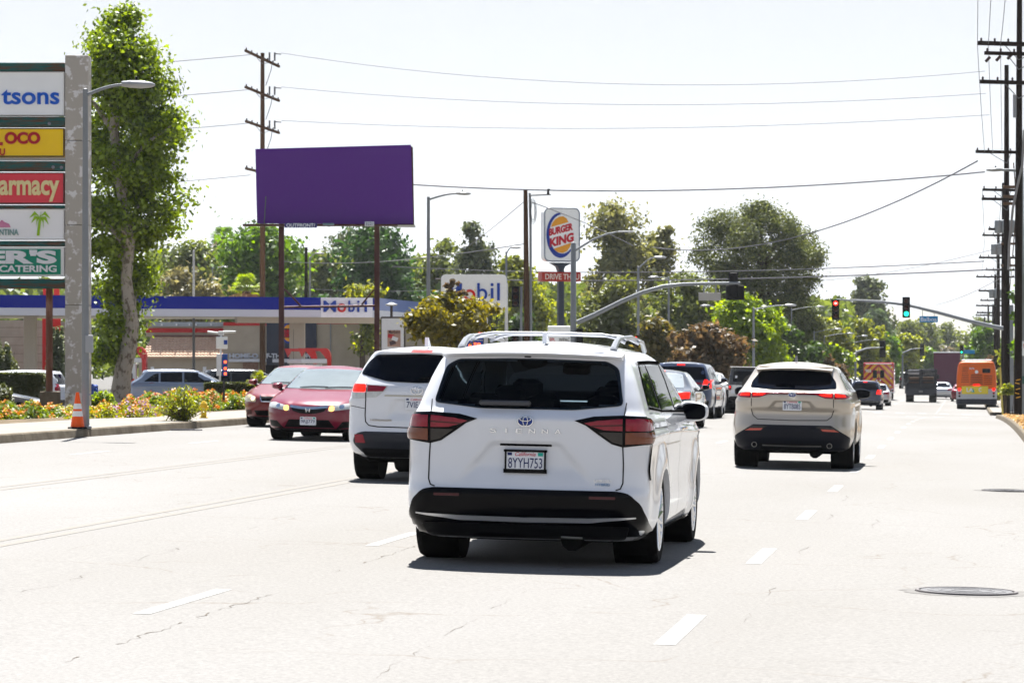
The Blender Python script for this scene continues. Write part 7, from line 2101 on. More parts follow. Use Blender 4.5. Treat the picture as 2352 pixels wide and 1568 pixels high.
# ---------------------------------------------------------------- overhead wires
def wire(a, b, sag, r, label, n=40, g='overhead wires'):
    q = MB(); pts = []
    for i in range(n + 1):
        t = i / n
        p = Vector(a).lerp(Vector(b), t); p.z -= sag * 4 * t * (1 - t)
        pts.append(p)
    q.tube(pts, r, 5, cap=False)
    return tag(q.build('wire', M_WIRE, smooth_=True), label, 'wire', g)
def PP(px, D, py): return P(px, D, py)
wire(PP(646, 170, 122), PP(2262, 151, 164), 1.15, .011, 'topmost wire from the wooden pole across the sky')
wire(PP(646, 170, 200), PP(2264, 151, 215), .75, .011, 'second wire from the wooden pole across the sky')
wire(PP(646, 170, 277), PP(2272, 151, 264), .55, .011, 'third wire from the wooden pole across the sky')
wire(PP(640, 170, 398), PP(2262, 151, 395), .95, .035, 'thick twisted cable passing behind the purple billboard')
wire(PP(2245, 150, 370), PP(1500, 210, 568), 1.6, .035, 'sagging cable rising steeply to the right poles')
for py0, py1, lab in ((136, 123, 'topmost wire left of the wooden pole'), (212, 203, 'second wire left of the wooden pole'), (288, 280, 'third wire left of the wooden pole'), (415, 399, 'lowest wire left of the wooden pole')):
    wire(PP(-200, 190, py0 + 30), PP(575, 170, py1 + 3), .25, .017, lab)
wire(PP(900, 230, 612), PP(2260, 160, 600), .5, .028, 'upper thin wire crossing the big pine')
wire(PP(1000, 200, 640), PP(2300, 150, 618), .3, .035, 'lower thick wire crossing the big pine')
wire(PP(650, 220, 600), PP(1205, 124, 560), .4, .02, 'faint wire between the dark pole and the leaning pole')
wire(PP(1060, 230, 575), PP(1205, 124, 462), .1, .016, 'steep wire rising to the leaning wooden pole')
wire(PP(1214, 124, 462), PP(1455, 150, 565), -.1, .02, 'wire falling across the burger sign to the right')
wire(PP(2150, 260, 700), PP(2295, 196, 640), .2, .02, 'short wire rising to the third right pole')
wire(PP(1880, 240, 645), PP(2300, 196, 568), .3, .018, 'thin wire above the red arrow signal')
wire(PP(700, 230, 662), PP(1160, 190, 655), .3, .018, 'faint wire in front of the dark trees behind the billboard')
for (dx, py, lab) in ((2245, 104, 'wire running along the street at the outermost arm end'), (2270, 104, 'wire running along the street, second from the arm end'), (2298, 104, 'wire running along the street, nearest the pole')):
    a = PP(dx, 112, py); b = PP(dx + (2312 - dx) * .25, 151, 350 if dx < 2260 else 352)
    wire(a, b, .3, .012, lab, 16)
    back = Vector((a.x - .15, a.y - 60, a.z + 1.5)); wire(a, back, 1.0, .012, lab + ', towards the camera', 16)
for (x0_, x1_) in ((2256, 2262), (2300, 2292)):
    wire(PP(x0_, 151, 437), PP(x1_, 196, 541), .3, .014, 'wire along the street between the second and third right poles, %s side' % ('road' if x0_ < 2280 else 'pavement'), 12)
    wire(PP(x1_, 196, 541), PP(x1_ - 8, 240, 636), .3, .014, 'wire along the street between the third and fourth right poles, %s side' % ('road' if x0_ < 2280 else 'pavement'), 12)
# ---------------------------------------------------------------- trees and plants
RNG = np.random.default_rng(7)
def leaf_mesh(name, centers, sizes, nrm, mat_, parent=None, aspect=0.62, mats=None, mi=None):
    """many small four-cornered leaves, each at its centre with its own tilt"""
    n = len(centers)
    nrm = nrm / (np.linalg.norm(nrm, axis=1, keepdims=True) + 1e-9)
    t = RNG.normal(size=(n, 3)); t -= (t * nrm).sum(1, keepdims=True) * nrm
    t /= np.linalg.norm(t, axis=1, keepdims=True) + 1e-9
    b = np.cross(nrm, t)
    s = sizes[:, None]
    fold = nrm * s * 0.16
    v = np.stack([centers - t * s, centers + b * s * aspect + fold, centers + t * s, centers - b * s * aspect + fold], 1).reshape(-1, 3)
    me = bpy.data.meshes.new(name)
    me.vertices.add(4 * n); me.vertices.foreach_set('co', v.astype(np.float32).ravel())
    me.loops.add(4 * n); me.loops.foreach_set('vertex_index', np.arange(4 * n, dtype=np.int32))
    me.polygons.add(n); me.polygons.foreach_set('loop_start', np.arange(0, 4 * n, 4, dtype=np.int32))
    me.polygons.foreach_set('loop_total', np.full(n, 4, dtype=np.int32))
    if mi is not None: me.polygons.foreach_set('material_index', mi.astype(np.int32))
    me.update(calc_edges=True)
    return link(name, me, mats or mat_, parent)

def tree(name, label, D, outline, lm, nclump=120, per=45, leaf=.20, trunk_px=None, trunk_r=.22, depth=.8, bark=None, group=None, clump=.12, gap=.0, up=.35, cat='tree', limbs=9, aspect=.62, droop=0, trunk_pts=None, showtrunk=0, ragged=.05, boughs=8, seed=None, base_z=None):
    """outline: rows (py, left px, right px) from the top down; the crown is that wide and about as deep"""
    global RNG
    if seed is not None: RNG = np.random.default_rng(seed)
    s = px2m(D)
    midx = trunk_px if trunk_px is not None else sum((l + r) / 2 for _, l, r in outline) / len(outline)
    x, y = W(midx, D); z0 = base_z if base_z is not None else G(x, y)
    root = empty(name, (x, y, z0), TH, label, cat, group)
    oy = np.array([o[0] for o in outline], float); ol = np.array([o[1] for o in outline], float); orr = np.array([o[2] for o in outline], float)
    H = (oy[-1] - oy[0]) * s
    grid = np.linspace(oy[0], oy[-1], 200)
    wdt = np.interp(grid, oy, orr) - np.interp(grid, oy, ol)
    cdf = np.cumsum(wdt + 2); cdf /= cdf[-1]
    # big boughs first, then the clumps that make them up
    nb = max(8, int(nclump / boughs))
    bpy_ = np.interp((np.arange(nb) + RNG.random(nb)) / nb, cdf, grid)
    bang = RNG.random(nb) * 2 * np.pi; brad = np.sqrt(.25 + .75 * RNG.random(nb))
    bw = (np.interp(bpy_, oy, orr) - np.interp(bpy_, oy, ol)) / 2 * s
    BR = np.minimum(clump * H * 1.7, bw * .62 + .1) * (.75 + .5 * RNG.random(nb))
    bi = np.where(RNG.random(nclump) < .90, RNG.integers(0, nb, nclump), -1)
    py = np.interp(RNG.random(nclump), cdf, grid)
    ang = RNG.random(nclump) * 2 * np.pi
    rad = np.sqrt(.10 + .80 * RNG.random(nclump))
    off = RNG.normal(size=(nclump, 3)); off /= np.linalg.norm(off, axis=1, keepdims=True); off *= (RNG.random(nclump) ** .4)[:, None]
    k_ = bi >= 0
    py[k_] = np.clip(bpy_[bi[k_]] - off[k_, 2] * BR[bi[k_]] * .8 / s, oy[0], oy[-1])
    L, R = np.interp(py, oy, ol), np.interp(py, oy, orr)
    half = (R - L) / 2 * s * 1.07; cx = ((L + R) / 2 - midx) * s
    cr = clump * H * (.6 + .8 * RNG.random(nclump))
    cr = np.minimum(cr, half * .75 + .05)
    C = np.stack([cx + np.cos(ang) * rad * np.maximum(half - cr * .6, .02), np.sin(ang) * rad * np.maximum(half * depth - cr * .6, .02), EYE + (HY - py) / F * D - z0], 1)
    cb = np.stack([cx + np.cos(bang[bi]) * brad[bi] * np.maximum(half - BR[bi] * .75, .02), np.sin(bang[bi]) * brad[bi] * np.maximum(half * depth - BR[bi] * .75, .02)], 1)
    C[k_, 0] = (cb[:, 0] + off[:, 0] * BR[bi])[k_]; C[k_, 1] = (cb[:, 1] + off[:, 1] * BR[bi])[k_]
    if showtrunk:
        tx = np.interp(py, [b for a, b, w_ in trunk_pts[::-1]], [a for a, b, w_ in trunk_pts[::-1]])
        near = np.abs(C[:, 0] - (tx - midx) * s) < .50
        bad = near & (C[:, 1] < .5) & (RNG.random(nclump) < np.where(py > 560, 1.0, showtrunk)) & (py > 230)
        C[bad, 1] = np.abs(C[bad, 1]) + .75
    if droop: C[:, 2] -= (rad ** 2) * droop
    n = nclump * per
    idx = np.repeat(np.arange(nclump), per)
    d = RNG.normal(size=(n, 3)); d /= np.linalg.norm(d, axis=1, keepdims=True)
    rr = RNG.random(n) ** .42
    P_ = C[idx] + d * (rr * cr[idx])[:, None] * np.array([1.15, 1.15, .80])
    stray = RNG.random(n) < ragged
    P_[stray] += d[stray] * (cr[idx][stray] * (.3 + .7 * RNG.random(stray.sum())))[:, None]
    nm = d * .8 + RNG.normal(size=(n, 3)) * .6 + np.array([0, 0, up])
    sz = leaf * (.45 + .75 * RNG.random(n))
    leaf_mesh('crown', P_, sz, nm, lm, root, aspect)
    zb = EYE + (HY - oy[-1]) / F * D - z0
    ztop = EYE + (HY - oy[0]) / F * D - z0
    q = MB()
    if trunk_pts:
        pts = [((a - midx) * s, 0, EYE + (HY - b) / F * D - z0) for a, b, w_ in trunk_pts]
        pts[0] = (pts[0][0], 0, -.2)
        q.tube(pts, [w_ * s / 2 for a, b, w_ in trunk_pts], 12)
    else:
        n_ = 6; pts = []
        for i in range(n_):
            t = i / (n_ - 1)
            pts.append((RNG.normal() * .12 * t, RNG.normal() * .1 * t, -.2 + (ztop * .86 + .2) * t))
        q.tube(pts, [trunk_r * (1.25 - 1.05 * i / (n_ - 1)) for i in range(n_)], 9)
    order = np.argsort(-cr)[:limbs * 3]
    for k in RNG.permutation(order)[:limbs]:
        c = Vector(C[k]); zt_ = max(zb * .75, c.z - (c.xy.length) * .9)
        base = min(pts, key=lambda p_: abs(p_[2] - zt_))
        b0 = Vector((base[0], 0 if trunk_pts else base[1], zt_))
        m = b0.lerp(c, .5) + Vector((0, 0, .12 * (c - b0).length))
        r0 = trunk_r * (.42 if not trunk_pts else .45)
        q.tube([b0, m, c], [r0, r0 * .6, r0 * .2], 6)
    q.build('trunk', bark or BARK, root, True)
    return root
BARK = two_tone('grey_brown_bark', (.12, .085, .06), (.06, .042, .03), 5, .4, .6, .95, stretch=(3, 3, .6), bump=.6)
SYC = two_tone('mottled_sycamore_bark', (.34, .31, .265), (.14, .115, .09), 5, .50, .60, .9, stretch=(1.6, 1.6, .9), bump=.5)
L_SYC = leafmat('sycamore_leaves', (.006, .020, .003), (.170, .255, .010), .36)
L_FIC = leafmat('ficus_leaves', (.014, .046, .006), (.095, .190, .012), .38)
L_DK = leafmat('dark_green_leaves', (.010, .026, .008), (.045, .085, .014), .30)
L_OLV = leafmat('olive_leaves', (.022, .040, .010), (.125, .155, .032), .35)
L_PINE = leafmat('pine_needles', (.009, .020, .008), (.115, .140, .034), .25)
L_CON = leafmat('grey_green_needles', (.020, .034, .016), (.110, .135, .050), .25)
L_BRT = leafmat('bright_lime_leaves', (.030, .070, .004), (.170, .250, .008), .50)
L_MYR = leafmat('gold_green_leaves', (.028, .032, .005), (.165, .150, .016), .40)
L_RUS = leafmat('russet_leaves', (.026, .026, .008), (.135, .092, .040), .40)
L_YG = leafmat('yellow_green_leaves', (.032, .052, .010), (.200, .230, .020), .45)
L_EUC = leafmat('eucalyptus_leaves', (.032, .042, .016), (.190, .195, .060), .35)

# the tall sycamore beside the sign
tree('sycamore_tree', 'tall leafy sycamore with mottled pale trunk standing beside the tall sign', 95,
     [(34, 273, 310), (58, 220, 340), (95, 154, 386), (135, 141, 406), (175, 151, 426), (215, 164, 430), (245, 181, 422), (275, 168, 449), (320, 174, 454), (350, 186, 412), (385, 191, 422), (420, 186, 459), (480, 182, 462), (530, 182, 454), (560, 195, 400), (620, 195, 350), (690, 197, 345), (740, 197, 310), (800, 198, 290), (850, 213, 281), (872, 231, 263)],
     L_SYC, nclump=350, per=135, leaf=.090, boughs=10, showtrunk=.8, ragged=.25, trunk_px=275, depth=.75, bark=SYC, clump=.040, gap=.1, up=.2, limbs=16, trunk_r=.24, seed=3,
     trunk_pts=[(272, 940, 56), (277, 900, 46), (283, 850, 40), (297, 790, 38), (303, 740, 34), (296, 700, 30), (290, 640, 26), (298, 560, 24), (285, 480, 22), (268, 380, 22), (262, 290, 22), (270, 200, 14), (280, 120, 7)])
# stub of a sawn limb
# rows behind the station
tree('olive_tree', 'muted olive green tree behind the canopy, right of the sycamore', 255, [(572, 395, 470), (600, 370, 500), (640, 362, 510), (690, 360, 520), (760, 365, 520), (850, 380, 510)], L_OLV, 150, 55, .26, group='trees behind the station', seed=11, clump=.13)
tree('olive_tree', 'low yellowish tree behind the canopy left of the fan palm', 215, [(628, 410, 460), (650, 385, 500), (690, 375, 520), (750, 375, 520), (850, 380, 500)], leafmat('dry_olive_leaves', (.085, .085, .030), (.16, .15, .06), .4), 90, 50, .22, group='trees behind the station', seed=12, clump=.13, limbs=14)
tree('ficus_tree', 'dense bright green tree behind the left billboard post', 225, [(530, 556, 640), (560, 520, 690), (590, 505, 704), (640, 500, 708), (700, 500, 710), (800, 510, 700), (850, 520, 690)], L_FIC, 260, 70, .24, group='trees behind the station', seed=13, clump=.10)
tree('ficus_tree', 'dense dark green tree behind the right billboard post', 238, [(532, 800, 920), (560, 765, 955), (600, 745, 972), (650, 738, 980), (710, 735, 985), (850, 745, 975)], leafmat('deep_ficus_leaves', (.016, .045, .012), (.036, .088, .018), .3), 280, 70, .25, group='trees behind the station', seed=14, clump=.10)
tree('cedar_tree', 'pale grey-green tree peeking over between the billboard posts', 330, [(526, 790, 806), (545, 768, 830), (575, 735, 860), (610, 715, 870), (700, 705, 880), (850, 700, 880)], L_CON, 150, 55, .32, group='trees behind the station', seed=15)
tree('shade_tree', 'soft grey-green tree between the dark short pole and the dark green tree', 262, [(590, 720, 770), (620, 700, 790), (680, 690, 800), (760, 690, 800), (850, 700, 800)], L_OLV, 110, 50, .26, group='trees behind the station', seed=16)
tree('shrubby_tree', 'small yellow-green tree top above the word on the canopy', 190, [(652, 820, 850), (668, 800, 870), (700, 795, 875), (800, 800, 870)], L_YG, 50, 45, .2, group='trees behind the station', seed=17)
tree('eucalyptus_tree', 'thin feathery tree left of the spiky conifer', 262, [(550, 1010, 1040), (575, 985, 1062), (620, 955, 1075), (680, 935, 1080), (760, 935, 1080), (850, 950, 1070)], L_OLV, 130, 46, .27, group='trees behind the station', seed=18, clump=.10)
tree('conifer_tree', 'spiky conifer rising above the oil company sign', 255, [(500, 1090, 1096), (530, 1072, 1114), (560, 1078, 1128), (590, 1062, 1140), (630, 1050, 1160), (690, 1040, 1175), (850, 1050, 1170)], L_CON, 190, 44, .25, group='trees behind the station', seed=19, clump=.085, trunk_px=1092)
tree('shade_tree', 'light green tree between the price sign and the leaning wooden pole', 228, [(590, 1172, 1190), (615, 1160, 1215), (640, 1150, 1255), (690, 1148, 1262), (760, 1150, 1265), (850, 1160, 1260)], L_YG, 160, 50, .22, group='trees behind the station', seed=20)
tree('shade_tree', 'dark small tree low between price sign and burger sign pole', 180, [(722, 1165, 1200), (745, 1150, 1225), (780, 1145, 1240), (850, 1150, 1235)], L_DK, 70, 48, .2, group='trees behind the station', seed=21)
tree('crape_myrtle', 'gold-green tree with a russet tip in front of the oil company sign', 108, [(684, 1000, 1070), (698, 965, 1125), (718, 930, 1155), (742, 922, 1150), (758, 925, 1115), (775, 935, 1075), (790, 1010, 1065)], L_MYR, 150, 50, .11, trunk_px=1055, trunk_r=.07, group='crape myrtles', seed=22, clump=.16, ragged=.14)
tree('crape_myrtle_tip', 'x', 108.5, [(645, 1034, 1062), (656, 1020, 1076), (672, 1016, 1080), (690, 1018, 1078)], L_RUS, 26, 26, .085, trunk_px=1045, trunk_r=.02, limbs=4, seed=23)
# middle: eucalyptus, pine and companions
tree('eucalyptus_tree', 'tall airy eucalyptus right of the burger sign', 262, [(474, 1400, 1412), (486, 1358, 1480), (510, 1350, 1486), (540, 1345, 1490), (580, 1342, 1500), (640, 1340, 1480), (700, 1345, 1470), (850, 1360, 1460)], L_EUC, 240, 48, .25, trunk_px=1440, group='trees along the left of the street', seed=24, clump=.085, limbs=16)
tree('eucalyptus_tree', 'sparser right half of the airy eucalyptus group', 266, [(522, 1520, 1530), (540, 1495, 1542), (570, 1480, 1550), (610, 1480, 1550), (650, 1490, 1530), (700, 1470, 1530)], L_EUC, 90, 40, .25, trunk_px=1475, group='trees along the left of the street', seed=25, clump=.12, limbs=12)
tree('shade_tree', 'olive green bushy tree below the tall eucalyptus', 205, [(638, 1420, 1450), (665, 1370, 1475), (700, 1335, 1490), (750, 1325, 1495), (850, 1330, 1490)], leafmat('warm_olive_leaves', (.048, .062, .014), (.10, .12, .024), .4), 200, 52, .2, group='trees along the left of the street', seed=26, clump=.11)
tree('olive_tree', 'grey-green olive tree behind the curved signal arm', 212, [(632, 1555, 1590), (655, 1515, 1620), (700, 1480, 1655), (750, 1475, 1665), (850, 1480, 1660)], L_OLV, 220, 52, .2, group='trees along the left of the street', seed=27, clump=.11)
pine_out = [(470, 1735, 1765), (485, 1700, 1790), (500, 1622, 1825), (525, 1600, 1862), (560, 1588, 1880), (590, 1578, 1897), (620, 1590, 1895), (660, 1600, 1885), (700, 1610, 1895), (740, 1625, 1900), (790, 1650, 1880), (840, 1700, 1850)]
tree('pine_tree', 'huge dark green pine right of the curved signal arm', 238, pine_out, L_PINE, 850, 75, .18, trunk_px=1750, trunk_r=.55, group=None, seed=28, clump=.062, aspect=.35, limbs=20, up=.5, depth=.7)
tree('shade_tree', 'bright lime green tree in front of the huge pine', 178, [(690, 1680, 1745), (705, 1648, 1790), (740, 1632, 1808), (780, 1630, 1815), (815, 1640, 1812), (850, 1660, 1800)], L_BRT, 220, 60, .17, group='trees along the left of the street', seed=29, clump=.13)
tree('shade_tree', 'dark undergrowth tree below the huge pine', 200, [(735, 1700, 1800), (770, 1650, 1860), (820, 1600, 1890), (870, 1600, 1890)], L_DK, 200, 55, .2, group='trees along the left of the street', seed=30)
tree('crape_myrtle', 'russet and green crape myrtle left of the wide russet one', 150, [(738, 1490, 1520), (755, 1470, 1545), (785, 1462, 1562), (820, 1468, 1560), (838, 1480, 1550)], leafmat('russet_green_leaves', (.022, .034, .006), (.13, .11, .026), .4), 110, 48, .15, trunk_r=.08, group='crape myrtles', seed=31, clump=.2)
tree('crape_myrtle', 'wide russet crape myrtle behind the dark minivan', 145, [(752, 1590, 1640), (768, 1560, 1680), (795, 1545, 1708), (825, 1540, 1712), (855, 1560, 1690), (880, 1580, 1670)], L_RUS, 170, 50, .15, trunk_r=.09, group='crape myrtles', seed=32, clump=.16)
tree('crape_myrtle', 'small russet tree above the champagne crossover roof', 215, [(815, 1870, 1910), (830, 1850, 1935), (850, 1845, 1945), (870, 1850, 1940)], L_RUS, 70, 45, .18, trunk_r=.1, group='crape myrtles', seed=33, clump=.2)
tree('shade_tree', 'small glowing yellow-green tree right of the small russet one', 235, [(802, 1915, 1935), (812, 1905, 1948), (835, 1900, 1955), (865, 1905, 1950)], L_BRT, 60, 46, .2, group='trees along the left of the street', seed=34, clump=.2)
tree('shade_tree', 'green tree right of the huge pine, behind the far street lamps', 262, [(738, 1870, 1905), (755, 1845, 1945), (800, 1835, 1965), (870, 1840, 1960)], L_YG, 170, 48, .24, group='trees along the left of the street', seed=35)
tree('shade_tree', 'green tree just left of the tall hazy conifer', 320, [(742, 1955, 2000), (765, 1930, 2030), (810, 1925, 2040), (870, 1930, 2040)], L_YG, 170, 48, .28, group='trees along the left of the street', seed=36)
tree('conifer_tree', 'tall hazy conifer standing under the right signal arm', 430, [(628, 1992, 1996), (645, 1978, 2012), (670, 1966, 2028), (700, 1958, 2036), (730, 1952, 2048), (760, 1968, 2055), (800, 1975, 2060), (870, 1980, 2050)], L_CON, 260, 48, .36, trunk_px=1994, trunk_r=.4, seed=37, clump=.075)
tree('conifer_tree', 'lighter round conifer in front of the tall hazy one', 400, [(712, 2005, 2020), (735, 1995, 2040), (770, 1985, 2058), (820, 1985, 2060), (870, 1990, 2060)], leafmat('blue_green_leaves', (.045, .075, .035), (.09, .13, .055), .3), 160, 46, .34, seed=38, clump=.11)
for i, (D_, out, lm, lab) in enumerate((
    (380, [(770, 2060, 2085), (785, 2045, 2110), (830, 2040, 2120), (872, 2045, 2115)], L_YG, 'green tree above the ambulance, right of the hazy conifers'),
    (470, [(745, 2062, 2100), (762, 2052, 2118), (800, 2045, 2125), (872, 2050, 2120)], L_OLV, 'pale tree behind the ambulance, below the street name sign'),
    (540, [(735, 2112, 2140), (750, 2100, 2152), (790, 2095, 2165), (872, 2100, 2160)], L_OLV, 'hazy tree left of the far end of the street'),
    (640, [(748, 2160, 2185), (758, 2140, 2200), (790, 2130, 2212), (868, 2140, 2205)], L_OLV, 'palest hazy tree at the far end of the street'),
    (430, [(805, 2120, 2140), (815, 2105, 2150), (840, 2100, 2158), (872, 2105, 2155)], L_FIC, 'dark green tree low above the stake truck'),
    (560, [(798, 2160, 2175), (808, 2148, 2186), (840, 2142, 2192), (870, 2145, 2190)], leafmat('far_tan_leaves', (.10, .09, .05), (.16, .14, .08), .4), 'tan hazy tree just left of the maroon truck'),
    (350, [(775, 2022, 2045), (790, 2010, 2065), (830, 2005, 2075), (872, 2010, 2070)], L_FIC, 'dark green tree right behind the ambulance'))):
    tree('shade_tree', lab, D_, out, lm, 120, 42, .36 if D_ > 400 else .3, group='trees at the far end of the street', seed=50 + i, clump=.13)
for px in (2088, 2099):
    tree('cypress_tree', 'thin dark cypress, %s of a pair in the far distance' % ('left one' if px < 2090 else 'right one'), 520, [(735 if px < 2090 else 742, px - 1, px + 1), (760, px - 4, px + 4), (800, px - 5, px + 5), (860, px - 5, px + 5)], L_DK, 50, 36, .34, seed=60 + px, clump=.08)
tree('shade_tree', 'green tree behind the orange bus on the right side of the street', 330, [(752, 2250, 2278), (768, 2232, 2295), (800, 2222, 2305), (840, 2228, 2305), (878, 2235, 2300)], L_FIC, 160, 50, .27, group='trees right of the street', seed=70, clump=.12)
tree('shade_tree', 'hazy blue-green tree left of the one behind the bus', 560, [(735, 2240, 2262), (752, 2222, 2280), (800, 2205, 2290), (870, 2215, 2290)], L_OLV, 110, 42, .36, group='trees right of the street', seed=71)
tree('crape_myrtle', 'small russet tree between bus and utility poles', 290, [(818, 2268, 2290), (828, 2258, 2300), (850, 2255, 2305), (875, 2260, 2300)], L_RUS, 50, 40, .22, trunk_r=.1, group='trees right of the street', seed=72)
tree('shade_tree', 'leafy tree at the right edge behind the steel post', 150, [(638, 2345, 2420), (660, 2335, 2470), (740, 2328, 2500), (830, 2335, 2500)], L_FIC, 220, 60, .16, group='trees right of the street', seed=73, clump=.1)
tree('shade_tree', 'yellow-green tree between the utility poles and the bus', 215, [(800, 2298, 2325), (825, 2290, 2340), (870, 2285, 2345), (905, 2288, 2345)], L_YG, 90, 46, .18, group='trees right of the street', seed=74)

# tips belong to the crape myrtle: hand the russet crown over to it
for o in list(bpy.data.objects):
    if o.name == 'crape_myrtle_tip':
        host = bpy.data.objects['crape_myrtle']
        for ch in list(CHILD.get(o.name, [])):
            M = Matrix.Translation(host.location).inverted()
            rel = (Matrix.Translation(host.location) @ Matrix.Rotation(TH, 4, 'Z')).inverted() @ (Matrix.Translation(o.location) @ Matrix.Rotation(TH, 4, 'Z'))
            ch.data.transform(rel)
            ch.parent = host
            ch.name = 'russet_tip' if ch.name.startswith('crown') else 'branch'
            if ch.name.startswith('russet'): ch['label'] = 'russet seed heads at the top left of the crown'
        bpy.data.objects.remove(o)

# the far wood that closes the view behind everything
def wood(name, rows_, lm, leaf=.5, n=9000, seed=5):
    rng = np.random.default_rng(seed)
    C = []; 
    for (px0, px1, D_, top0, top1, cnt) in rows_:
        px = px0 + (px1 - px0) * rng.random(cnt)
        tp = np.interp(px, [px0, px1], [top0, top1]) + 7 * np.sin(px * .11) + 5 * np.sin(px * .037 + D_)
        py = tp + (862 - tp) * rng.random(cnt) ** .8
        DD = D_ + 14 * rng.normal(size=cnt)
        xr = (px - 1176) / F * DD
        C.append(np.stack([xr * CT - DD * ST, xr * ST + DD * CT, EYE + (HY - py) / F * DD], 1))
    C = np.concatenate(C)
    nm = rng.normal(size=C.shape) + np.array([0, -.3, .5])
    o = leaf_mesh(name, C, leaf * (.5 + rng.random(len(C))), nm, lm)
    tag(o, 'far-off belt of hazy trees closing the view behind the street', 'trees', kind='stuff')
wood('far_wood', [(-500, 340, 290, 655, 640, 9000), (340, 1000, 300, 575, 590, 30000), (1000, 1350, 300, 625, 650, 14000), (1330, 1960, 330, 672, 690, 26000), (1900, 2120, 600, 770, 785, 7000), (2100, 2212, 900, 800, 835, 5000), (2225, 2420, 620, 790, 770, 8000)], leafmat('wood_leaves', (.016, .034, .008), (.10, .135, .028), .35), .42)

# fan palms
def fan_palm(name, label, D, px, ytop, ycrown, rpx, lm, trunk_r=.22, dead=True, n=38, seed=1, group='fan palms behind the canopy'):
    rng = random.Random(seed)
    s = px2m(D); x, y = W(px, D); z0 = G(x, y)
    root = empty(name, (x, y, z0), TH, label, 'palm tree', group)
    zc = EYE + (HY - ycrown) / F * D - z0; R = rpx * s
    q = MB(); q.tube([(0, 0, -.2), (0.05, 0, zc * .5), (0, 0, zc)], [trunk_r * 1.2, trunk_r, trunk_r * .9], 10); q.build('trunk', BARK, root, True)
    q = MB(); qd = MB()
    for i in range(n):
        az = rng.random() * 2 * math.pi; el = rng.uniform(-.7, 1.35)
        isd = dead and el < -.25
        d = Vector((math.cos(az) * math.cos(el), math.sin(az) * math.cos(el), math.sin(el)))
        Lp = R * rng.uniform(.45, .62)
        c = Vector((0, 0, zc)); tip = c + d * Lp
        side = d.cross(Vector((0, 0, 1))).normalized(); upv = side.cross(d).normalized()
        t_ = qd if isd else q
        t_.tube([c, tip], [.03, .02], 4)
        Lb = R * rng.uniform(.40, .52)
        for k in range(15):
            a = math.radians(-100 + 200 * k / 14)
            dir_ = (d * math.cos(a) + side * math.sin(a)).normalized()
            e1 = tip + dir_ * Lb * .6 + upv * .02; e2 = tip + dir_ * Lb - Vector((0, 0, Lb * .22))
            w_ = dir_.cross(upv).normalized() * Lb * .055
            t_.add([tip, e1 + w_, e2, e1 - w_], [(0, 1, 2, 3)])
    q.build('fronds', lm, root, fix=False)
    if dead and qd.v: qd.build('dead_fronds', leafmat('dead_frond', (.20, .13, .06), (.30, .21, .11), .3), root, fix=False)
fan_palm('fan_palm', 'tall fan palm with round head rising behind the olive tree', 335, 513, 515, 547, 36, L_FIC, .25, True, 46, 2)
fan_palm('fan_palm', 'low fan palm with brown skirt just above the blue canopy', 196, 566, 630, 668, 46, L_BRT, .3, True, 44, 3)
fan_palm('fan_palm', 'small bright palm peeping over the red cars beside the hedge', 92, 592, 850, 876, 30, L_YG, .06, False, 22, 4)

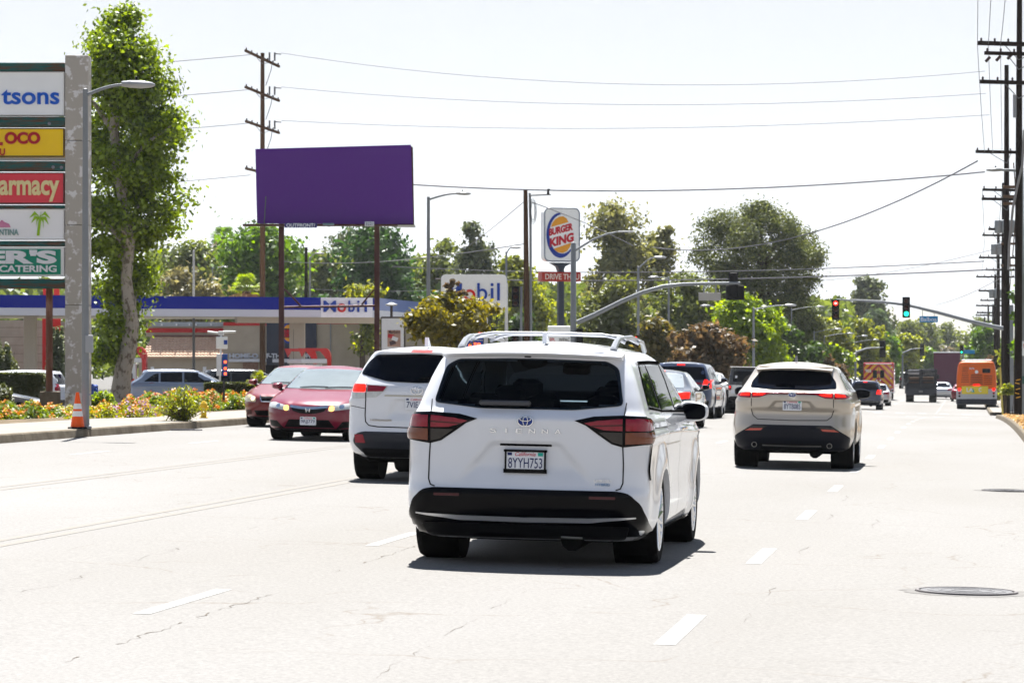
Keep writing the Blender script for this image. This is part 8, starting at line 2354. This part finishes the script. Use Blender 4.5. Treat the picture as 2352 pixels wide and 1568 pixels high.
# hedges and beds
def hedge(name, label, px0, px1, D, ytop, ybot, depth_m, lm, n, leaf=.07, flowers=None, mound=False, seed=1, cat='hedge', group=None, kind=None, fl_frac=.25, base=None, Dend=None):
    rng = np.random.default_rng(seed)
    s = px2m(D); mx = (px0 + px1) / 2
    x, y = W(mx, D); z0 = G(x, y)
    root = empty(name, (x, y, z0), TH, label, cat, group)
    if kind: root['kind'] = kind
    hw = (px1 - px0) / 2 * s
    zt = EYE + (HY - ytop) / F * D - z0; zb = EYE + (HY - ybot) / F * D - z0
    u = rng.random(n) * 2 - 1; v = rng.random(n) * 2 - 1
    if mound:
        prof_ = np.sqrt(np.clip(1 - np.abs(u) ** 4, 0, 1)) * (0.66 + .34 * np.sin(u * 11 + seed) * np.cos(v * 4 + seed + u * 3)) 
        prof_ *= np.sqrt(np.clip(1 - np.abs(v) ** 4, 0.02, 1))
    else:
        prof_ = 0.93 + .07 * np.sin(u * 17 + seed) * np.cos(v * 7)
    h = zb + (zt - zb) * prof_ * np.where(rng.random(n) < .65, 1 - .12 * rng.random(n), rng.random(n))
    yy = v * depth_m / 2
    side = rng.random(n) < (.0 if mound else .45)
    yy = np.where(side, -depth_m / 2 * (1 - .1 * rng.random(n)), yy)
    h = np.where(side, zb + (zt - zb) * rng.random(n), h)
    C = np.stack([u * hw, yy + (0 if Dend is None else (u * (Dend - D))), h], 1)
    nm = rng.normal(size=C.shape) * .7 + np.array([0, -.4, .8])
    leaf_mesh('foliage', C, leaf * (.5 + rng.random(n)), nm, lm, root)
    if flowers:
        for (fm, frac, sz) in flowers:
            k = (rng.random(n) < frac * 2.2) & (np.sin(u * 15 + seed * 2 + fm.name.__len__()) * np.cos(v * 5 + u * 8 + fm.name.__len__()) > .05)
            Cf = C[k] + np.array([0, -.02, .05]) * (1 + rng.random((k.sum(), 1)))
            if 'pink' in fm.name: Cf = Cf[Cf[:, 0] > -hw * .1]
            nf = rng.normal(size=Cf.shape) * .5 + np.array([0, -.6, .7])
            leaf_mesh('flowers', Cf, sz * (.6 + .6 * rng.random(len(Cf))), nf, fm, root, aspect=.9)
    # woody core so that the plant is not hollow
    q = MB()
    for i in range(max(6, int(hw * 4))):
        xx = rng.uniform(-hw * .9, hw * .9); yv = rng.uniform(-depth_m * .35, depth_m * .35)
        q.tube([(xx, yv + (0 if Dend is None else xx / hw * (Dend - D)), -.05), (xx + rng.uniform(-.15, .15), yv + (0 if Dend is None else xx / hw * (Dend - D)), zb + (zt - zb) * .7)], [.02, .008], 4)
    q.build('stems', BARK, root)
    return root
F_OR = leafmat('orange_petals', (.48, .12, .003), (.56, .22, .004), .2); F_YE = leafmat('yellow_petals', (.40, .28, .003), (.46, .34, .005), .2); F_PK = leafmat('pink_petals', (.24, .10, .24), (.34, .20, .36), .25); F_RO = leafmat('rust_petals', (.28, .04, .005), (.38, .09, .005), .25)
L_BED = leafmat('bed_leaves', (.030, .070, .008), (.15, .21, .016), .35); L_HED = leafmat('hedge_leaves', (.030, .050, .012), (.085, .095, .030), .3)
GB = 'flower beds along the left pavement'
L_BED2 = leafmat('yellow_green_bed_leaves', (.075, .105, .006), (.27, .29, .010), .35)
def bed(label, px0, px1, D, ytop, ybot, n, fl, seed, depth_m=3.2, Dend=None, lm=None): 
    hedge('flower_bed', label, px0, px1, D, ytop, ybot, depth_m, lm or L_BED, n, .055, fl, True, seed, 'flower bed', GB, kind='stuff', Dend=Dend)
bed('orange lantana bed at the left edge in front of the tall sign', -60, 100, 65, 922, 972, 9000, ((F_OR, .15, .030), (F_YE, .06, .03)), 1, Dend=68)
bed('shaded yellow and violet bed around the foot of the stucco pillar', 90, 200, 70, 932, 966, 6000, ((F_YE, .08, .03), (F_PK, .04, .03)), 2, lm=L_BED2)
bed('yellow bed with pink blossoms at its right, between the lamp post and the bush', 196, 352, 69, 924, 968, 13000, ((F_YE, .10, .028), (F_PK, .06, .03), (F_OR, .03, .03)), 3, Dend=71, lm=L_BED2)
bed('orange and rust bed behind the bush, below the blue-grey car', 300, 500, 78, 898, 945, 11000, ((F_OR, .15, .032), (F_RO, .06, .03), (F_YE, .05, .03)), 4, Dend=80)
bed('orange bed running to the left red car', 430, 566, 80, 896, 940, 9000, ((F_OR, .16, .032), (F_YE, .07, .035)), 5, Dend=84)
hedge('hedge', 'clipped hedge in front of the white suv at the left edge', -60, 104, 92, 858, 918, 1.0, L_HED, 9000, .075, None, False, 6, 'hedge', 'hedges of the lot')
hedge('hedge', 'low clipped hedge below the parked black suv', 474, 600, 96, 880, 910, .9, L_HED, 6000, .07, None, False, 7, 'hedge', 'hedges of the lot')
hedge('bush', 'round dark bush at the left edge in front of the grey car', -30, 28, 72, 880, 945, 1.0, L_HED, 4500, .07, None, True, 8, 'bush')
hedge('bush', 'leafy bush behind the hedge at the left edge', -60, 36, 120, 780, 870, 2, L_HED, 5000, .10, None, True, 9, 'bush')
hedge('bush', 'grey-green upright bush between the block building and the pillar', 112, 152, 150, 745, 880, 2, L_CON, 4000, .12, None, True, 10, 'bush')
hedge('bush', 'small yellow-green shrub at the sycamore foot', 208, 262, 84, 898, 932, .8, L_BRT, 2500, .06, None, True, 11, 'bush')
# spiky bush beside the hydrant
def spray_bush(name, label, px, D, ybase, h, spread, n, lm, seed):
    rng = random.Random(seed); x, y = W(px, D); root = empty(name, (x, y, G(KL, y) + .14), TH, label, 'bush')
    q = MB(); C = []; N_ = []
    for i in range(n):
        az = rng.random() * 2 * math.pi; el = rng.uniform(.35, 1.45); L = h * rng.uniform(.6, 1.15)
        d = Vector((math.cos(az) * math.cos(el) * spread, math.sin(az) * math.cos(el), math.sin(el)))
        p1 = d * L
        q.tube([(0, 0, 0), p1 * .5, p1], [.010, .007, .003], 4)
        for k in range(34):
            t = rng.uniform(.2, 1.02); c = p1 * t
            C.append((c.x + rng.gauss(0, .045), c.y + rng.gauss(0, .045), max(.02, c.z + rng.gauss(0, .045)))); N_.append((rng.gauss(0, 1), rng.gauss(0, 1), rng.gauss(.4, 1)))
    q.build('stems', BARK, root)
    leaf_mesh('foliage', np.array(C), np.array([rng.uniform(.02, .05) for _ in C]), np.array(N_), lm, root, aspect=.4)
spray_bush('bush', 'spreading spiky yellow-green bush on the pavement left of the hydrant', 420, 66, 965, .72, 1.05, 95, L_YG, 3)
# dry leaves and weeds on the right pavement
rng = np.random.default_rng(3); n = 1500
Y_ = 62 + 55 * rng.random(n); X_ = KR + .15 + 3.0 * rng.random(n) ** 2
C = np.stack([X_, Y_, np.array([G(KR, yy) for yy in Y_]) + .17 + .03 * rng.random(n)], 1)
tag(leaf_mesh('dry_leaves', C, .05 + .05 * rng.random(n), rng.normal(size=C.shape) + np.array([0, 0, 1.5]), leafmat('dry_leaf', (.22, .13, .05), (.40, .28, .12), .3)), 'dry fallen leaves scattered along the right pavement', 'leaf litter', kind='stuff')
hedge('bush', 'tuft of dry yellow weeds at the foot of the utility poles', 2300, 2330, 140, 880, 905, .8, L_YG, 1500, .08, None, True, 21, 'bush')

# trees along the right side of the street, beyond the picture's edge (the side windows mirror them)
src = [o for o in bpy.data.objects if o.get('label') == 'leafy tree at the right edge behind the steel post'][0]
for i, yv in enumerate((34, 47, 62, 78, 95, 112, 128)):
    c = copy_tree(src); c['label'] = 'leafy roadside tree beyond the right edge of the picture'; c['group'] = 'roadside trees beyond the right edge'
    c.location = (7.6 + (i % 3) * .9, yv, G(9, yv)); c.rotation_euler = (0, 0, i * 1.3)
    k_ = 1.5 + .25 * (i % 2); c.scale = (k_, k_, k_)
# ---------------------------------------------------------------- the air
mb = MB(); mb.box((0, 3900, 150), (9000, 8400, 420))
hz = mb.build('haze', MATS['chrome'])
hm = bpy.data.materials.new('haze_air'); hm.use_nodes = True
hn = hm.node_tree; hn.nodes.clear()
ho = hn.nodes.new('ShaderNodeOutputMaterial'); hv = hn.nodes.new('ShaderNodeVolumePrincipled')
hv.inputs['Color'].default_value = (0.90, 0.95, 1.0, 1)
hv.inputs['Density'].default_value = 0.00008
hv.inputs['Anisotropy'].default_value = 0.3
hn.links.new(hv.outputs[0], ho.inputs['Volume'])
hz.data.materials.clear(); hz.data.materials.append(hm)
tag(hz, kind='stuff')
